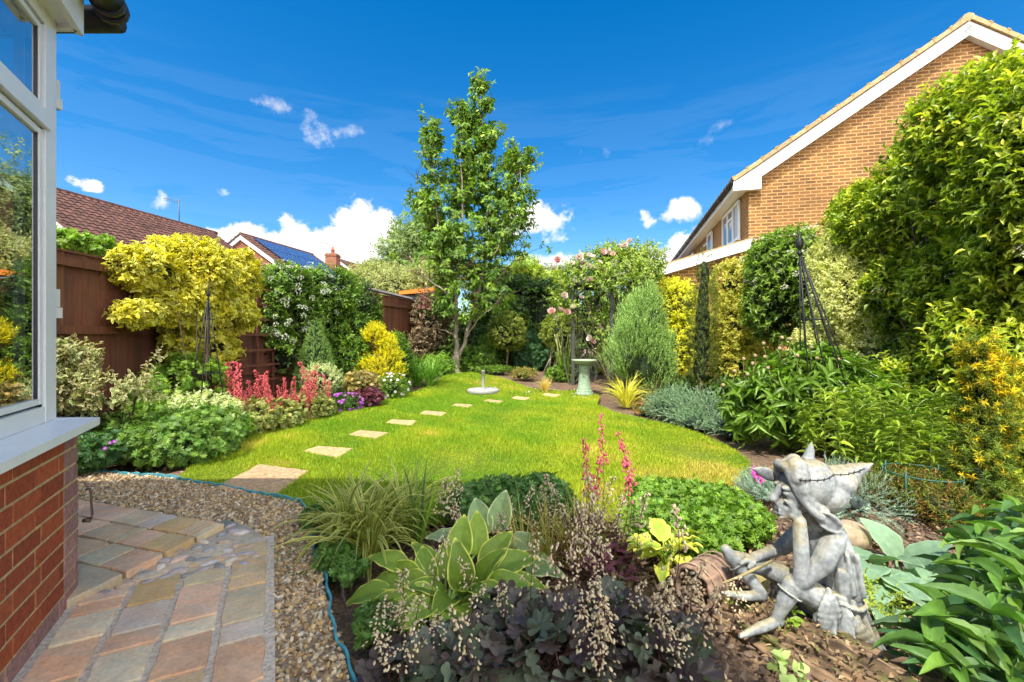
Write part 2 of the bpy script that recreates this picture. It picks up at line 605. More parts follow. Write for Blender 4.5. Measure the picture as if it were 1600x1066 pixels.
def slabmat():
    m, nt, b, o = nmat('sandstone_slab')
    a = attr(nt)
    n = noise(nt, 5, 7); n2 = noise(nt, 60, 5)
    mp = nd(nt, 'ShaderNodeMapping'); mp.inputs['Scale'].default_value = (3, 9, 3); mp.inputs['Rotation'].default_value = (0, 0, .6)
    tc = nd(nt, 'ShaderNodeTexCoord'); nt.links.new(tc.outputs['Object'], mp.inputs[0])
    n3_ = noise(nt, 1.6, 5, mp.outputs[0])
    r = ramp(nt, n.outputs[0], [(.3, (.78, .74, .72)), (.7, (1.12, 1.1, 1.06))])
    r2 = ramp(nt, n2.outputs[0], [(.3, (.85, .84, .82)), (.7, (1.1, 1.1, 1.1))])
    r3 = ramp(nt, n3_.outputs[0], [(.35, (1.08, .98, .9)), (.65, (.93, 1.0, 1.05))])
    c = mixc(nt, a.outputs['Color'], r.outputs[0], 1, 'MULTIPLY'); c = mixc(nt, c, r2.outputs[0], 1, 'MULTIPLY'); c = mixc(nt, c, r3.outputs[0], 1, 'MULTIPLY')
    nt.links.new(c, b.inputs['Base Color']); b.inputs['Roughness'].default_value = .8
    bump(nt, b, n.outputs[0], .35, .012)
    return m


def glassmat(name='window_glass', tint=(.02, .03, .035), f0=1.55):
    m, nt, b, o = nmat(name)
    fr = nd(nt, 'ShaderNodeFresnel'); fr.inputs['IOR'].default_value = f0
    ad = nd(nt, 'ShaderNodeMath', operation='MULTIPLY_ADD', use_clamp=True); ad.inputs[1].default_value = .65; ad.inputs[2].default_value = .02
    nt.links.new(fr.outputs[0], ad.inputs[0])
    g = nd(nt, 'ShaderNodeBsdfGlossy'); g.inputs['Roughness'].default_value = .01
    t = nd(nt, 'ShaderNodeBsdfTransparent'); t.inputs['Color'].default_value = (.5, .56, .58, 1)
    mx = nd(nt, 'ShaderNodeMixShader')
    nt.links.new(ad.outputs[0], mx.inputs[0]); nt.links.new(t.outputs[0], mx.inputs[1]); nt.links.new(g.outputs[0], mx.inputs[2])
    nt.links.new(mx.outputs[0], o.inputs[0])
    nt.nodes.remove(b)
    return m


M_SOIL = soilmat(); M_SLAB = slabmat(); M_GLASS = glassmat()
M_DARKGLASS = attrmat('dark_window_glass', .05, spec=.8)
M_YBRICK = brickmat('yellow_brick', (.325, .15, .042), (.165, .078, .028), (.52, .33, .125), ms=.0125)
M_RBRICK = brickmat('red_brick', (.36, .12, .06), (.27, .085, .045), (.35, .22, .14))
M_NEARBRICK = attrmat('red_facing_brick', .85, 45, .4, .5)
WHITE = (.78, .79, .78)

# ================================================================== SETTING
xs = np.concatenate([np.linspace(-400, -14, 14), np.linspace(-12, 12, 97), np.linspace(14, 400, 14)])
ys = np.concatenate([np.linspace(-60, -4, 6), np.linspace(-3, 18, 85), np.linspace(20, 500, 16)])
X, Y = np.meshgrid(xs, ys)
Z = zg(X, Y) + .018 * n3(np.stack([X.ravel(), Y.ravel(), 0 * X.ravel()], -1), 3.0).reshape(X.shape) * (np.abs(X) < 12) - .05
nx, ny = len(xs), len(ys)
i, j = np.meshgrid(np.arange(ny - 1), np.arange(nx - 1), indexing='ij'); a = (i * nx + j).ravel()
mb = MB(); mb.add(np.stack([X, Y, Z], -1), Q=np.stack([a, a + 1, a + nx + 1, a + nx], -1))
tag(mb.build('ground', M_SOIL, origin=(0, 0, 0)), kind='structure')

EDGE_PX = [(60, 726), (120, 738), (200, 742), (275, 750), (330, 759), (380, 769), (430, 779), (470, 788), (478, 794), (484, 812), (488, 835), (492, 860), (499, 890), (508, 925), (520, 965), (532, 1010), (546, 1066), (560, 1120), (585, 1250)]
EDGE = np.array([G(*p) for p in EDGE_PX])
LAWN_PX = [(275, 751), (300, 727), (345, 694), (400, 673), (480, 650), (540, 638), (590, 625), (625, 613), (650, 599), (672, 591), (700, 585), (740, 583), (780, 587), (830, 594), (880, 602), (915, 609), (938, 620), (932, 634), (960, 645), (1005, 655), (1060, 668), (1105, 684), (1150, 705), (1172, 722), (1165, 748), (1120, 775), (1060, 800), (960, 815), (800, 822), (650, 822), (560, 815), (492, 800), (478, 793)]
LAWN = np.array([G(*p) for p in LAWN_PX] + [EDGE[k] for k in (7, 6, 5, 4)])

# lawn sheet
c = .045
gx, gy = np.meshgrid(np.arange(-4.2, 4.2, c), np.arange(2.4, 13.2, c))
cx, cy = gx + c / 2, gy + c / 2
m = in_poly(cx.ravel(), cy.ravel(), LAWN)
x0, y0 = gx.ravel()[m], gy.ravel()[m]
V = np.stack([np.stack([x0, y0], -1), np.stack([x0 + c, y0], -1), np.stack([x0 + c, y0 + c], -1), np.stack([x0, y0 + c], -1)], 1).reshape(-1, 2)
V3 = np.column_stack([V, zg(V[:, 0], V[:, 1]) + .004])


def lawncol(p):
    q = np.column_stack([p[:, :2], np.zeros(len(p))])
    f = n3(q, 2.1) * .6 + n3(q, 6.5) * .5 + n3(q, 17) * .25
    f = f * .62 - .12
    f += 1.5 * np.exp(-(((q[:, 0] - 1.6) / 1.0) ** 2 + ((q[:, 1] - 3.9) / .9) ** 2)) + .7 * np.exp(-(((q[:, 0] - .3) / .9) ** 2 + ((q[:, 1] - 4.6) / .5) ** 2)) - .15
    g = np.array([.155, .27, .014]); ye = np.array([.34, .365, .024]); dr = np.array([.46, .36, .11])
    t = np.clip(f * .45 + .45, 0, 1)[:, None]; t2 = np.clip((f - .62) * .75, 0, .6)[:, None]
    return (g * (1 - t) + ye * t) * (1 - t2) + dr * t2


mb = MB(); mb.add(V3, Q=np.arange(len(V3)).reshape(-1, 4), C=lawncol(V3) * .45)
tag(mb.build('lawn', M_STEM, origin=(0, 0, 0)), kind='structure')

# grass blades
STONES_PX = [[(335, 765), (405, 728), (484, 738), (428, 778)], [(472, 707), (497, 699), (552, 703), (527, 718)], [(544, 681), (562, 674), (608, 678), (588, 688)],
             [(603, 662), (612, 657), (652, 659), (642, 667)], [(655, 648), (664, 643), (700, 646), (690, 652)], [(704, 636), (712, 632), (740, 634), (732, 639)],
             [(754, 628.5), (762, 625), (788, 628), (780, 632)], [(799, 623.5), (806, 620), (829, 623), (821, 626.5)], [(846, 619), (852, 615.5), (877, 618), (868, 622.5)]]
STONES = [np.array([G(*p) for p in q]) for q in STONES_PX]
bx = rng.uniform(-4.2, 4.2, 1300000); by = rng.uniform(2.6, 13.0, 1300000)
keep = in_poly(bx, by, LAWN) & (rng.random(len(bx)) < np.clip(1.35 - by * .085, .3, 1))
for s in STONES: keep &= ~in_poly(bx, by, (s - s.mean(0)) * .94 + s.mean(0))
bx, by = bx[keep], by[keep]; n = len(bx)
base = np.column_stack([bx, by, zg(bx, by) + .002])
col = lawncol(base) * (1 + rng.normal(0, .22, (n, 1)))
wd = (.0032 + .0005 * by) * rng.uniform(.7, 1.3, n); ht = rng.uniform(.016, .040, n) * (1 + .25 * n3(base, 4))
edge_d = np.ones(n)
th = rng.uniform(0, 6.283, n); lean = rng.normal(0, .5, n)
sx = np.stack([np.cos(th), np.sin(th), 0 * th], -1); fx = np.stack([-np.sin(th), np.cos(th), 0 * th], -1)
tip = base + UP * ht[:, None] + fx * (ht * lean)[:, None] + rng.normal(0, .006, (n, 3)) * [1, 1, 0]
V = np.stack([base - sx * wd[:, None] / 2, base + sx * wd[:, None] / 2, tip], 1)
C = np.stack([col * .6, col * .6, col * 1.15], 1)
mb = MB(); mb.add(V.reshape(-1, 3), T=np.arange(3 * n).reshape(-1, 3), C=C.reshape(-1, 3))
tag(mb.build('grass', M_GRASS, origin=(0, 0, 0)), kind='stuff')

# stepping stones
stone_lab = ['largest tan stepping stone beside the blue edging strip', 'second stepping stone from the blue edging strip', 'third stepping stone from the blue edging strip, below the coral flowers',
             'fourth stepping stone from the blue edging strip', 'middle stepping stone of the row of nine across the lawn', 'stepping stone just in front of the concrete disc base', 'third stepping stone before the green bird bath',
             'second to last stepping stone before the green bird bath', 'last stepping stone of the row, nearest the green bird bath']
M_STEP = attrmat('stepping_stone_concrete', .9, 34, .6, .9)
for k, s in enumerate(STONES):
    cc = s.mean(0); mb = MB()
    ring, rows = [], []
    q = 7
    for a_, b_ in zip(range(4), (1, 2, 3, 0)):
        for t in np.arange(q) / q: ring.append(s[a_] * (1 - t) + s[b_] * t)
    ring = np.array(ring); m = len(ring)
    jit = rng.normal(0, .004, (m, 1)) * norm(ring - cc)
    Vv = []
    for sc_, dz in ((1.0, -.03), (1.0, .010), (.985, .017), (.6, .019), (.2, .019)):
        Vv.append(cc + (ring - cc + jit) * [sc_, sc_, 1] + [0, 0, dz])
    Vv = np.concatenate(Vv + [[cc + [0, 0, .019]]])
    i = np.arange(4)[:, None] * m; jj = np.arange(m)[None, :]; j2 = (jj + 1) % m
    T = [[5 * m, 4 * m + z, 4 * m + (z + 1) % m] for z in range(m)]
    mb.add(Vv, Q=np.stack([i + jj, i + j2, i + m + j2, i + m + jj], -1).reshape(-1, 4), T=T, C=(np.array([.60, .41, .19]) if k else np.array([.56, .36, .19])) * rng.uniform(.92, 1.08))
    tag(mb.build('stepping_stone', M_STEP, smooth=False), stone_lab[k], 'stepping stone', 'stepping stones across the lawn')

# ---------------------------------------------------------------- patio
Cc = np.array([-2.0, 2.06, 0.0]); R = np.array([.472, -.881, 0.0]); R /= np.linalg.norm(R); N_ = np.array([.881, .472, 0.0]); N_ /= np.linalg.norm(N_)
SLABC = np.array([[.68, .44, .28], [.64, .47, .28], [.64, .53, .33], [.68, .58, .41], [.60, .51, .42], [.62, .43, .20], [.70, .48, .33], [.57, .46, .30]])


def slab(mb, o, ax, ay, z0, z1, col):
    """one riven slab with a chamfered, slightly wandering outline"""
    ax, ay = np.asarray(ax), np.asarray(ay)
    ring = []
    for a_, b_ in (((0, 0), (1, 0)), ((1, 0), (1, 1)), ((1, 1), (0, 1)), ((0, 1), (0, 0))):
        for t in (0.04, .25, .5, .75, .96):
            u, v = a_[0] * (1 - t) + b_[0] * t, a_[1] * (1 - t) + b_[1] * t
            ring.append(o + ax * u + ay * v)
    ring = np.array(ring); cc = ring.mean(0); m = len(ring)
    ring += norm(ring - cc) * rng.normal(0, .0025, (m, 1))
    tilt = rng.normal(0, .0012)
    Vs = []
    for s_, z in ((1, z0), (1, z1 - .005), (.975, z1), (.5, z1 + .0015)):
        q = cc + (ring - cc) * s_; q[:, 2] = z + tilt; Vs.append(q)
    ccz = cc.copy(); ccz[2] = z1 + tilt
    Vs = np.concatenate(Vs + [[ccz]])
    i = np.arange(3)[:, None] * m; jj = np.arange(m)[None, :]; j2 = (jj + 1) % m
    mb.add(Vs, Q=np.stack([i + jj, i + j2, i + m + j2, i + m + jj], -1).reshape(-1, 4), T=[[4 * m, 3 * m + z, 3 * m + (z + 1) % m] for z in range(m)], C=col)


PT = .028     # top of lower paving
mb = MB()
cols_off = [.025, .215, .405, .595, .775]
starts = [.06, .02, -.10, -.20]
for k in range(4):
    o0, o1 = cols_off[k] + .012, cols_off[k + 1] - .012
    s = starts[k]
    pat = {0: [.07, .08, .2, .22, .12, .2], 1: [.23, .2, .1, .2, .22, .1], 2: [.06, .05, .13, .3, .1, .22, .2], 3: [.18, .19, .10, .28, .12, .25]}[k]
    q = 0
    while s < 3.2:
        L = pat[q % len(pat)] * 1.0; q += 1
        ci = rng.integers(len(SLABC))
        slab(mb, Cc + N_ * o0 + R * s, N_ * (o1 - o0), R * L, -.02, PT, SLABC[ci] * np.array([1.04, 1.03, .99]) * rng.uniform(.94, 1.14))
        s += L + .015
tag(mb.build('patio', M_SLAB, origin=(0, 0, 0), smooth=False), kind='structure')
mb = MB()    # mortar bed under the slabs
hexa(mb, [Cc + N_ * a_ + R * b_ + UP * z for z in (-.05, .019) for a_, b_ in ((.0, -.27), (.0, 3.3), (.80, 3.3), (.80, -.27))], C=(.64, .54, .41))
tag(mb.build('patio_bed', attrmat('mortar_bed', .95, 70, .5, .8), origin=(0, 0, 0)), kind='structure')
# raised landing, upper left
RA = G(350, 818, .055); RB = G(112, 936, .055); RD = G(110, 778, .055)
ea = norm(RD - RA) * [1, 1, 0]; eb = norm(RB - RA) * [1, 1, 0]
La, Lb = 2.2, 1.15
mb = MB()
pb = 0.0
for k, wrow in enumerate((.20, .19, .2, .25, .3)):
    pa = 0.0; q = 0
    seq = [[.07, .12, .2, .14, .22, .12, .3], [.22, .18, .07, .24, .14, .3, .2], [.12, .09, .2, .24, .18, .2], [.34, .16, .24, .3, .2], [.3, .2, .3, .3]][k]
    while pa < La:
        L = seq[q % len(seq)]; q += 1
        slab(mb, RA * [1, 1, 0] + ea * pa + eb * (pb), ea * (L - .012), eb * (wrow - .014), (.0), .055, SLABC[rng.integers(len(SLABC))] * rng.uniform(.92, 1.12))
        pa += L
    pb += wrow
hexa(mb, [RA * [1, 1, 0] + ea * u + eb * v + UP * z for z in (-.02, .044) for u, v in ((.015, .0), (La, .0), (La, pb - .02), (.015, pb - .02))], C=(.22, .18, .13))
tag(mb.build('patio_landing', M_SLAB, origin=(0, 0, 0), smooth=False), kind='structure')
# cobble strip
CP = [G(*p) for p in [(116, 948), (120, 925), (230, 872), (352, 816), (385, 826), (402, 836), (415, 853), (419, 884), (355, 899), (285, 915), (200, 935)]]
mb = MB()
ctr = np.mean(CP, 0); ring = np.array(CP); m = len(ring)
top = ring.copy(); top[:, 2] = .018; bot = ring.copy(); bot[:, 2] = -.04
mb.add(np.vstack([top, bot, [ctr * [1, 1, 0] + [0, 0, .022]]]), T=[[2 * m, z, (z + 1) % m] for z in range(m)], Q=[[z, m + z, m + (z + 1) % m, (z + 1) % m] for z in range(m)], C=(.72, .56, .37))
pp = []
for _ in range(900):
    p = np.array([rng.uniform(-2.3, -1.1), rng.uniform(2.0, 3.0)])
    if in_poly(p[:1], p[1:], (ring - ctr) * .9 + ctr)[0] and all(np.hypot(*(p - q)) > .062 for q in pp): pp.append(p)
for p in pp:
    r = rng.uniform(.022, .042); an = rng.normal(.5, .5)
    Mx = np.array([[math.cos(an), -math.sin(an), 0], [math.sin(an), math.cos(an), 0], [0, 0, 1]])
    ellipsoid(mb, [p[0], p[1], .02], [r * 1.25, r * .72, .016], C=pal([[.52, .46, .38], [.36, .35, .34], [.46, .37, .35], [.62, .54, .42], [.54, .38, .26], [.40, .41, .43]], 1)[0], M=Mx, lump=.08)
tag(mb.build('cobble_strip', attrmat('cobbles', .7, 40, .3, .4), origin=(0, 0, 0)), kind='structure')

# ---------------------------------------------------------------- gravel
GPOLY = [e for e in EDGE] + [np.array([-3.5, .2, 0])]
ex = EDGE.copy()
PATIO_POLYS = [[Cc + N_ * a_ + R * b_ for a_, b_ in ((-.02, -.25), (-.02, 3.3), (.785, 3.3), (.785, -.22))], CP, [RA + ea * u + eb * v for u, v in ((0.02, 0.02), (La, 0.02), (La, 1.1), (.02, 1.1))]]


def scatter(n, lo, hi, poly, excl=()):
    x = rng.uniform(lo[0], hi[0], n); y = rng.uniform(lo[1], hi[1], n)
    k = in_poly(x, y, poly)
    for e in excl: k &= ~in_poly(x, y, e)
    return np.column_stack([x[k], y[k], np.zeros(k.sum())])


pg = scatter(75000, (-4.6, .6), (-.2, 4.3), GPOLY, PATIO_POLYS)
pg = pg[rng.random(len(pg)) < np.where(pg[:, 1] > 2.6, .75, 1.0)]
PC = [[.54, .38, .19], [.62, .47, .27], [.40, .25, .11], [.70, .60, .44], [.30, .20, .11], [.56, .36, .14], [.44, .37, .28]]


def pebbles(mb, p, r0, r1, cols, flat=.62, S=SPH_LO):
    V, T, Q = S; k = len(V); n = len(p)
    r = rng.uniform(r0, r1, n) * rng.choice([1, 1, 1, 1.35], n)
    ax = np.stack([r * rng.uniform(.9, 1.5, n), r * rng.uniform(.65, 1, n), r * rng.uniform(flat * .7, flat * 1.2, n)], -1)
    Vv = V[None] * (1 + rng.normal(0, .10, (n, k, 1))) * ax[:, None]
    q = rng.normal(size=(n, 4)) * [1, .45, .45, 1]; q /= np.linalg.norm(q, axis=1)[:, None]
    w, x, y, z = q.T
    Rm = np.stack([1 - 2 * (y * y + z * z), 2 * (x * y - z * w), 2 * (x * z + y * w), 2 * (x * y + z * w), 1 - 2 * (x * x + z * z), 2 * (y * z - x * w), 2 * (x * z - y * w), 2 * (y * z + x * w), 1 - 2 * (x * x + y * y)], -1).reshape(n, 3, 3)
    Vv = np.einsum('nij,nkj->nki', Rm, Vv) + p[:, None]
    off = (np.arange(n) * k)[:, None, None]
    mb.add(Vv.reshape(-1, 3), T=(T[None] + off).reshape(-1, 3), Q=(Q[None] + off).reshape(-1, 4), C=np.repeat(pal(cols, n, .16), k, 0))


pg[:, 2] = rng.uniform(-.004, .014, len(pg))
mb = MB(); pebbles(mb, pg, .0065, .0125, PC, S=sphere_tpl(5, 4))
tag(mb.build('gravel', M_PEB, origin=(0, 0, 0), smooth=False), kind='stuff')
mb = MB()
gr = np.array(GPOLY); m = len(gr); cg = np.array([-2.0, 2.6, .0])
top = gr.copy(); top[:, 2] = .001
from mathutils.geometry import tessellate_polygon
tris = tessellate_polygon([[Vector(v) for v in top]])
mb.add(top, T=np.array(tris), C=(.30, .22, .14))
tag(mb.build('gravel_bed', M_PEB, origin=(0, 0, 0)), kind='structure')

# blue edging strip
mb = MB()
t = np.concatenate([[0], np.cumsum(np.linalg.norm(np.diff(EDGE, axis=0), axis=1))])
tt = np.arange(0, t[-1], .018)
pl = np.stack([np.interp(tt, t, EDGE[:, k]) for k in range(3)], -1)
tg = norm(np.gradient(pl, axis=0)); nn = np.stack([-tg[:, 1], tg[:, 0], 0 * tt], -1)
pl += nn * (.012 * np.sin(tt * 9) + .006 * np.sin(tt * 31))[:, None]
hh = .020 + .009 * np.abs(np.sin(tt * 26)) + .004 * np.sin(tt * 5)
m = len(pl)
prof = [pl - nn * .002 + UP * -.03, pl - nn * .003 + UP * hh[:, None], pl + nn * .006 + UP * (hh[:, None] + .003), pl + nn * .006 + UP * -.03]
V = np.stack(prof, 1).reshape(-1, 3)
Q = [[4 * a_ + b_, 4 * a_ + b_ + 1, 4 * a_ + b_ + 5, 4 * a_ + b_ + 4] for a_ in range(m - 1) for b_ in range(3)]
mb.add(V, Q=Q, C=(.07, .33, .38))
tag(mb.build('lawn_edging', M_PLAST, origin=EDGE[7], smooth=False), 'wavy turquoise plastic edging strip between gravel and lawn', 'edging')

# ---------------------------------------------------------------- fences
FEN = np.array([[-4.42, .6], [-4.5, 4.0], [-4.6, 7.5], [-3.25, 10.8], [-2.45, 14.2]])


def fence_x(y):
    return np.interp(y, FEN[:, 1], FEN[:, 0])


def clipL(p):
    return (p[:, 0] > fence_x(p[:, 1]) + .06) | (p[:, 2] > 2.15)


BR = np.array([.145, .053, .026])


def fence(name, label, pts, top, group, rails, zoff=0.0):
    root = thing(name, label, 'fence', (pts[0][0], pts[0][1], 0), group)
    mb = MB(); posts = []; rl = [MB() for _ in rails]
    for a_, b_ in zip(pts[:-1], pts[1:]):
        a_, b_ = np.array([*a_, 0.]), np.array([*b_, 0.]); L = np.linalg.norm(b_ - a_); d = (b_ - a_) / L; n_ = np.array([d[1], -d[0], 0])
        k = int(L / .125)
        for q in range(k):
            s = a_ + d * (q + .03) * L / k
            zb = float(zg(*s[:2])) - .05
            off = (q % 2) * .008
            tz = top + rng.normal(0, .004)
            sl = n_ * .016
            x0, x1 = s - n_ * (.028 - off), s + d * L / k * 1.02 - n_ * (.02 - off)
            hexa(mb, [x0 + UP * zb, x1 + UP * zb, x1 + n_ * .02 + UP * zb, x0 + n_ * .012 + UP * zb, x0 + UP * tz, x1 + UP * tz, x1 + n_ * .02 + UP * tz, x0 + n_ * .012 + UP * tz], C=BR * rng.uniform(.68, 1.28) * np.array([1, rng.uniform(.92, 1.12), rng.uniform(.9, 1.2)]))
        for ri, rz in enumerate(rails):
            beam(rl[ri], a_ + n_ * .035 + UP * rz, b_ + n_ * .035 + UP * rz, .05, .085, C=BR * 1.12)
        kp = max(1, int(round(L / 3.0)))
        for q in range(kp + 1):
            posts.append(a_ + d * L * q / kp - n_ * .085)
        beam(mb, a_ - n_ * .01 + UP * (top + .012), b_ - n_ * .01 + UP * (top + .012), .06, .022, C=BR * 1.1)
    mb.build('board_panel', M_FENCE, root, smooth=False)
    for r_ in rl: r_.build('rail', M_FENCE, root, smooth=False)
    for p in posts:
        pm = MB(); beam(pm, p + UP * -.1, p + UP * (top + .05), .095, .095, up=np.array([0, 1, 0]), C=BR * .9)
        pm.build('post', M_FENCE, root, smooth=False)


fence('wooden_fence', 'dark brown board fence behind the golden euonymus by the house', FEN[:3], 2.06, 'brown garden fences', (.565, 1.275, 1.96))
fence('wooden_fence', 'dark brown board fence panel between the flowering hedge and the tree', FEN[2:], 2.22, 'brown garden fences', (.6, 1.3, 2.02))

# ---------------------------------------------------------------- neighbouring houses


def tiled(mb, o, du, dv, Lu, Lv, tw=.3, th=.34, C=(.1, .05, .035), amp=.028, cj=.16, flat=False):
    """roof slope: o = eave corner, du along the eave, dv up the slope; stepped courses of rolled tiles"""
    nrm = norm(np.cross(du, dv)); nrm = nrm if nrm[2] > 0 else -nrm
    rows = max(2, int(Lv / th)); cols = max(2, int(Lu / tw)); ss = 4 if not flat else 1
    us = np.arange(cols * ss + 1) / (cols * ss) * Lu
    prof = amp * np.abs(np.sin(us / (Lu / cols) * math.pi)) ** .8 if not flat else 0 * us
    for r in range(rows):
        v0, v1 = r * Lv / rows, (r + 1.12) * Lv / rows
        v1 = min(v1, Lv)
        A = o + du * us[:, None] + dv * v0 + nrm * (prof + .05)[:, None]
        A0 = o + du * us[:, None] + dv * v0 + nrm * (prof + .012)[:, None]
        B = o + du * us[:, None] + dv * v1 + nrm * (prof + .012)[:, None]
        m = len(us)
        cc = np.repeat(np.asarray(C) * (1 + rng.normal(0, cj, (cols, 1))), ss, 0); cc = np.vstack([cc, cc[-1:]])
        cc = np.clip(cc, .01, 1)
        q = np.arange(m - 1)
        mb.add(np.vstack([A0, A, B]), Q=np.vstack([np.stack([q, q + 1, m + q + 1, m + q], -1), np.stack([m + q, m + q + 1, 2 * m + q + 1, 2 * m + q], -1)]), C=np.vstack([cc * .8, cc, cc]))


def poly_wall(mb, pts, d, C=(.5,) * 3):
    """flat wall polygon (convex); d = horizontal direction used for the brick coordinates"""
    pts = np.asarray(pts, float); m = len(pts)
    U = np.column_stack([pts @ np.asarray(d), pts[:, 2], 0 * pts[:, 2]])
    mb.add(pts, T=[[0, q, q + 1] for q in range(1, m - 1)], C=C, U=U)


def gable_house(name, label, O, u, v, W, L, ze, zr, brick, tilec, group=None, verge=.12, eave=.32, board=.2, tilekw={}):
    """O: ground corner under the eave of the side we see; u along the ridge, away from us; v across to the other eave"""
    O = np.asarray(O, float); u = norm(u); v = norm(v)
    root = thing(name, label, 'house', O, group)
    a0, b0, a1, b1 = O, O + v * W, O + u * L, O + u * L + v * W
    mb = MB()
    for s, d in (((a0, b0), v), ((b0, b1), u), ((b1, a1), v), ((a1, a0), u)):
        poly_wall(mb, [s[0], s[1], s[1] + UP * ze, s[0] + UP * ze], d)
    for q in (O, O + u * L):
        poly_wall(mb, [q + UP * ze, q + v * W + UP * ze, q + v * W / 2 + UP * zr], v)
    mb.build('wall', brick, root, smooth=False)
    rise = zr - ze; hw = W / 2; sl = math.hypot(hw, rise); cs, sn = hw / sl, rise / sl
    rf = MB()
    for side in (0, 1):
        w_ = v if side == 0 else -v
        base = (O if side == 0 else O + v * W)
        up_ = w_ * cs + UP * sn; nr = -w_ * sn + UP * cs
        e0 = base - u * verge - up_ * (eave / cs) + UP * ze + nr * .08
        Lv = sl + eave / cs
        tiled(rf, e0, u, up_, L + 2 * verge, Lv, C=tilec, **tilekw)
        obox(rf, e0 - nr * .045, u * (L + 2 * verge), up_ * Lv, nr * .05, C=np.asarray(tilec) * .7)
        nt_ = max(3, int(Lv / .34))
        for q in range(nt_):   # verge tiles, each lapping the one below
            obox(rf, e0 - u * .05 + up_ * (q * Lv / nt_) - nr * .03, u * .10, up_ * (Lv / nt_ * 1.04), nr * .085 + up_ * 0, C=np.asarray(tilec) * rng.uniform(.9, 1.25))
            obox(rf, e0 - u * .056 + up_ * (q * Lv / nt_) + nr * .045, u * .11, up_ * .07, nr * .032, C=np.asarray(tilec) * .8)
        for f in (0, 1):   # barge boards front and back, standing proud of the wall
            bb = MB()
            p = base + u * (-verge - .004 if f == 0 else L + verge + .004) + UP * ze - up_ * (eave / cs) + nr * .03
            obox(bb, p - nr * board, u * (.035 if f == 0 else -.035), up_ * (Lv + (.0 if side == 0 else -.01)), nr * board, C=WHITE)
            obox(bb, p - nr * board + u * (.036 if f == 0 else -.036), u * ((verge - .04) if f == 0 else -(verge - .04)), up_ * (Lv - .02), nr * .03, C=WHITE)
            bb.build('barge_board', M_WHITE, root, smooth=False)
        fa = MB(); gu = MB()
        e1 = base - w_ * eave + UP * (ze - eave * sn / cs)
        obox(fa, e1 - u * verge + UP * -.12, u * (L + 2 * verge), w_ * .03, UP * .19, C=WHITE)
        obox(fa, e1 - u * verge + UP * -.12 + w_ * .032, u * (L + 2 * verge), w_ * (eave - .04), UP * .025, C=np.array(WHITE) * .9)
        fa.build('fascia', M_WHITE, root, smooth=False)
        pts = [e1 - w_ * .05 - u * verge + UP * .03, e1 - w_ * .05 + u * (L + verge) + UP * .03]
        tube(gu, pts, .055, 8, (.02, .018, .018))
        for q in np.arange(.3, L, .9):
            gp = e1 - w_ * .05 + u * q + UP * .03
            tube(gu, [gp - u * .03, gp + u * .03], .066, 8, (.018, .016, .016))
        gu.build('gutter', M_PLAST, root)
    # ridge tiles
    for q in np.arange(-verge, L + verge - .1, .42):
        c0 = O + v * hw + UP * (zr + .10) + u * q
        tube(rf, [c0, c0 + u * .45], [.12, .112], 8, np.asarray(tilec) * rng.uniform(.8, 1.15))
    rf.build('roof', M_TILE, root, smooth=False)
    return root


def house_window(root, o, du, wn, w, h, nrm, mull=2, C=WHITE):
    """frame + pane of a window; o lower corner on the wall face, du along the wall, nrm out of it"""
    f = MB(); t = .07
    o = o + nrm * .02
    for a_, b_ in ((0, 0), (0, h - t)): obox(f, o + UP * b_, du * w, nrm * .05, UP * t, C)
    for q in np.linspace(0, w - t, mull + 1): obox(f, o + du * q + UP * t, du * t, nrm * .047, UP * (h - 2 * t), C)
    obox(f, o + du * (w / mull + .0) + UP * (h * .68), du * (w / mull - t), nrm * .044, UP * .05, C)
    obox(f, o - du * .03 - UP * .04, du * (w + .06), nrm * .09, UP * .039, C)
    fo = f.build('window', M_WHITE, root, smooth=False)
    p = MB(); obox(p, o + du * t * .5 + UP * t * .5, du * (w - t), nrm * .02, UP * (h - t), C=(.05, .075, .10))
    p.build('pane', M_DARKGLASS, fo, smooth=False)
    cu = MB(); obox(cu, o + du * t + UP * t + nrm * .0205, du * (w * .22), nrm * .002, UP * (h - 2.2 * t), C=(.42, .43, .44))
    cu.build('curtain', M_WHITE, fo, smooth=False)


# right-hand yellow brick house
uR = np.array([.225, .974, 0]); vR = np.array([.974, -.225, 0])
O_R = np.array([5.47, 10.36, 0])
HR = gable_house('brick_house', 'tall yellow brick house with white barge boards above the right hedge', O_R, uR, vR, 8.3, 12, 4.95, 7.72, M_YBRICK, (.44, .31, .15), verge=.14, eave=.32, board=.24, tilekw=dict(amp=.02))
bx_ = MB(); q0 = O_R - vR * .36 - uR * .176 + UP * 4.56
hexa(bx_, [q0, q0 + vR * .58, q0 + vR * .58 + uR * .14, q0 + uR * .14, q0 + UP * .2, q0 + vR * .58 + UP * .44, q0 + vR * .58 + uR * .14 + UP * .44, q0 + uR * .14 + UP * .2], C=WHITE)
bx_.build('boxed_eave', M_WHITE, HR, smooth=False)
house_window(HR, O_R + uR * .62 + UP * 3.62, uR, 0, 1.75, .95, -vR, 3)
house_window(HR, O_R + uR * 3.8 + UP * 3.75, uR, 0, .75, .8, -vR, 1)
house_window(HR, O_R + uR * 7.2 + UP * 3.6, uR, 0, 1.5, .9, -vR, 2)
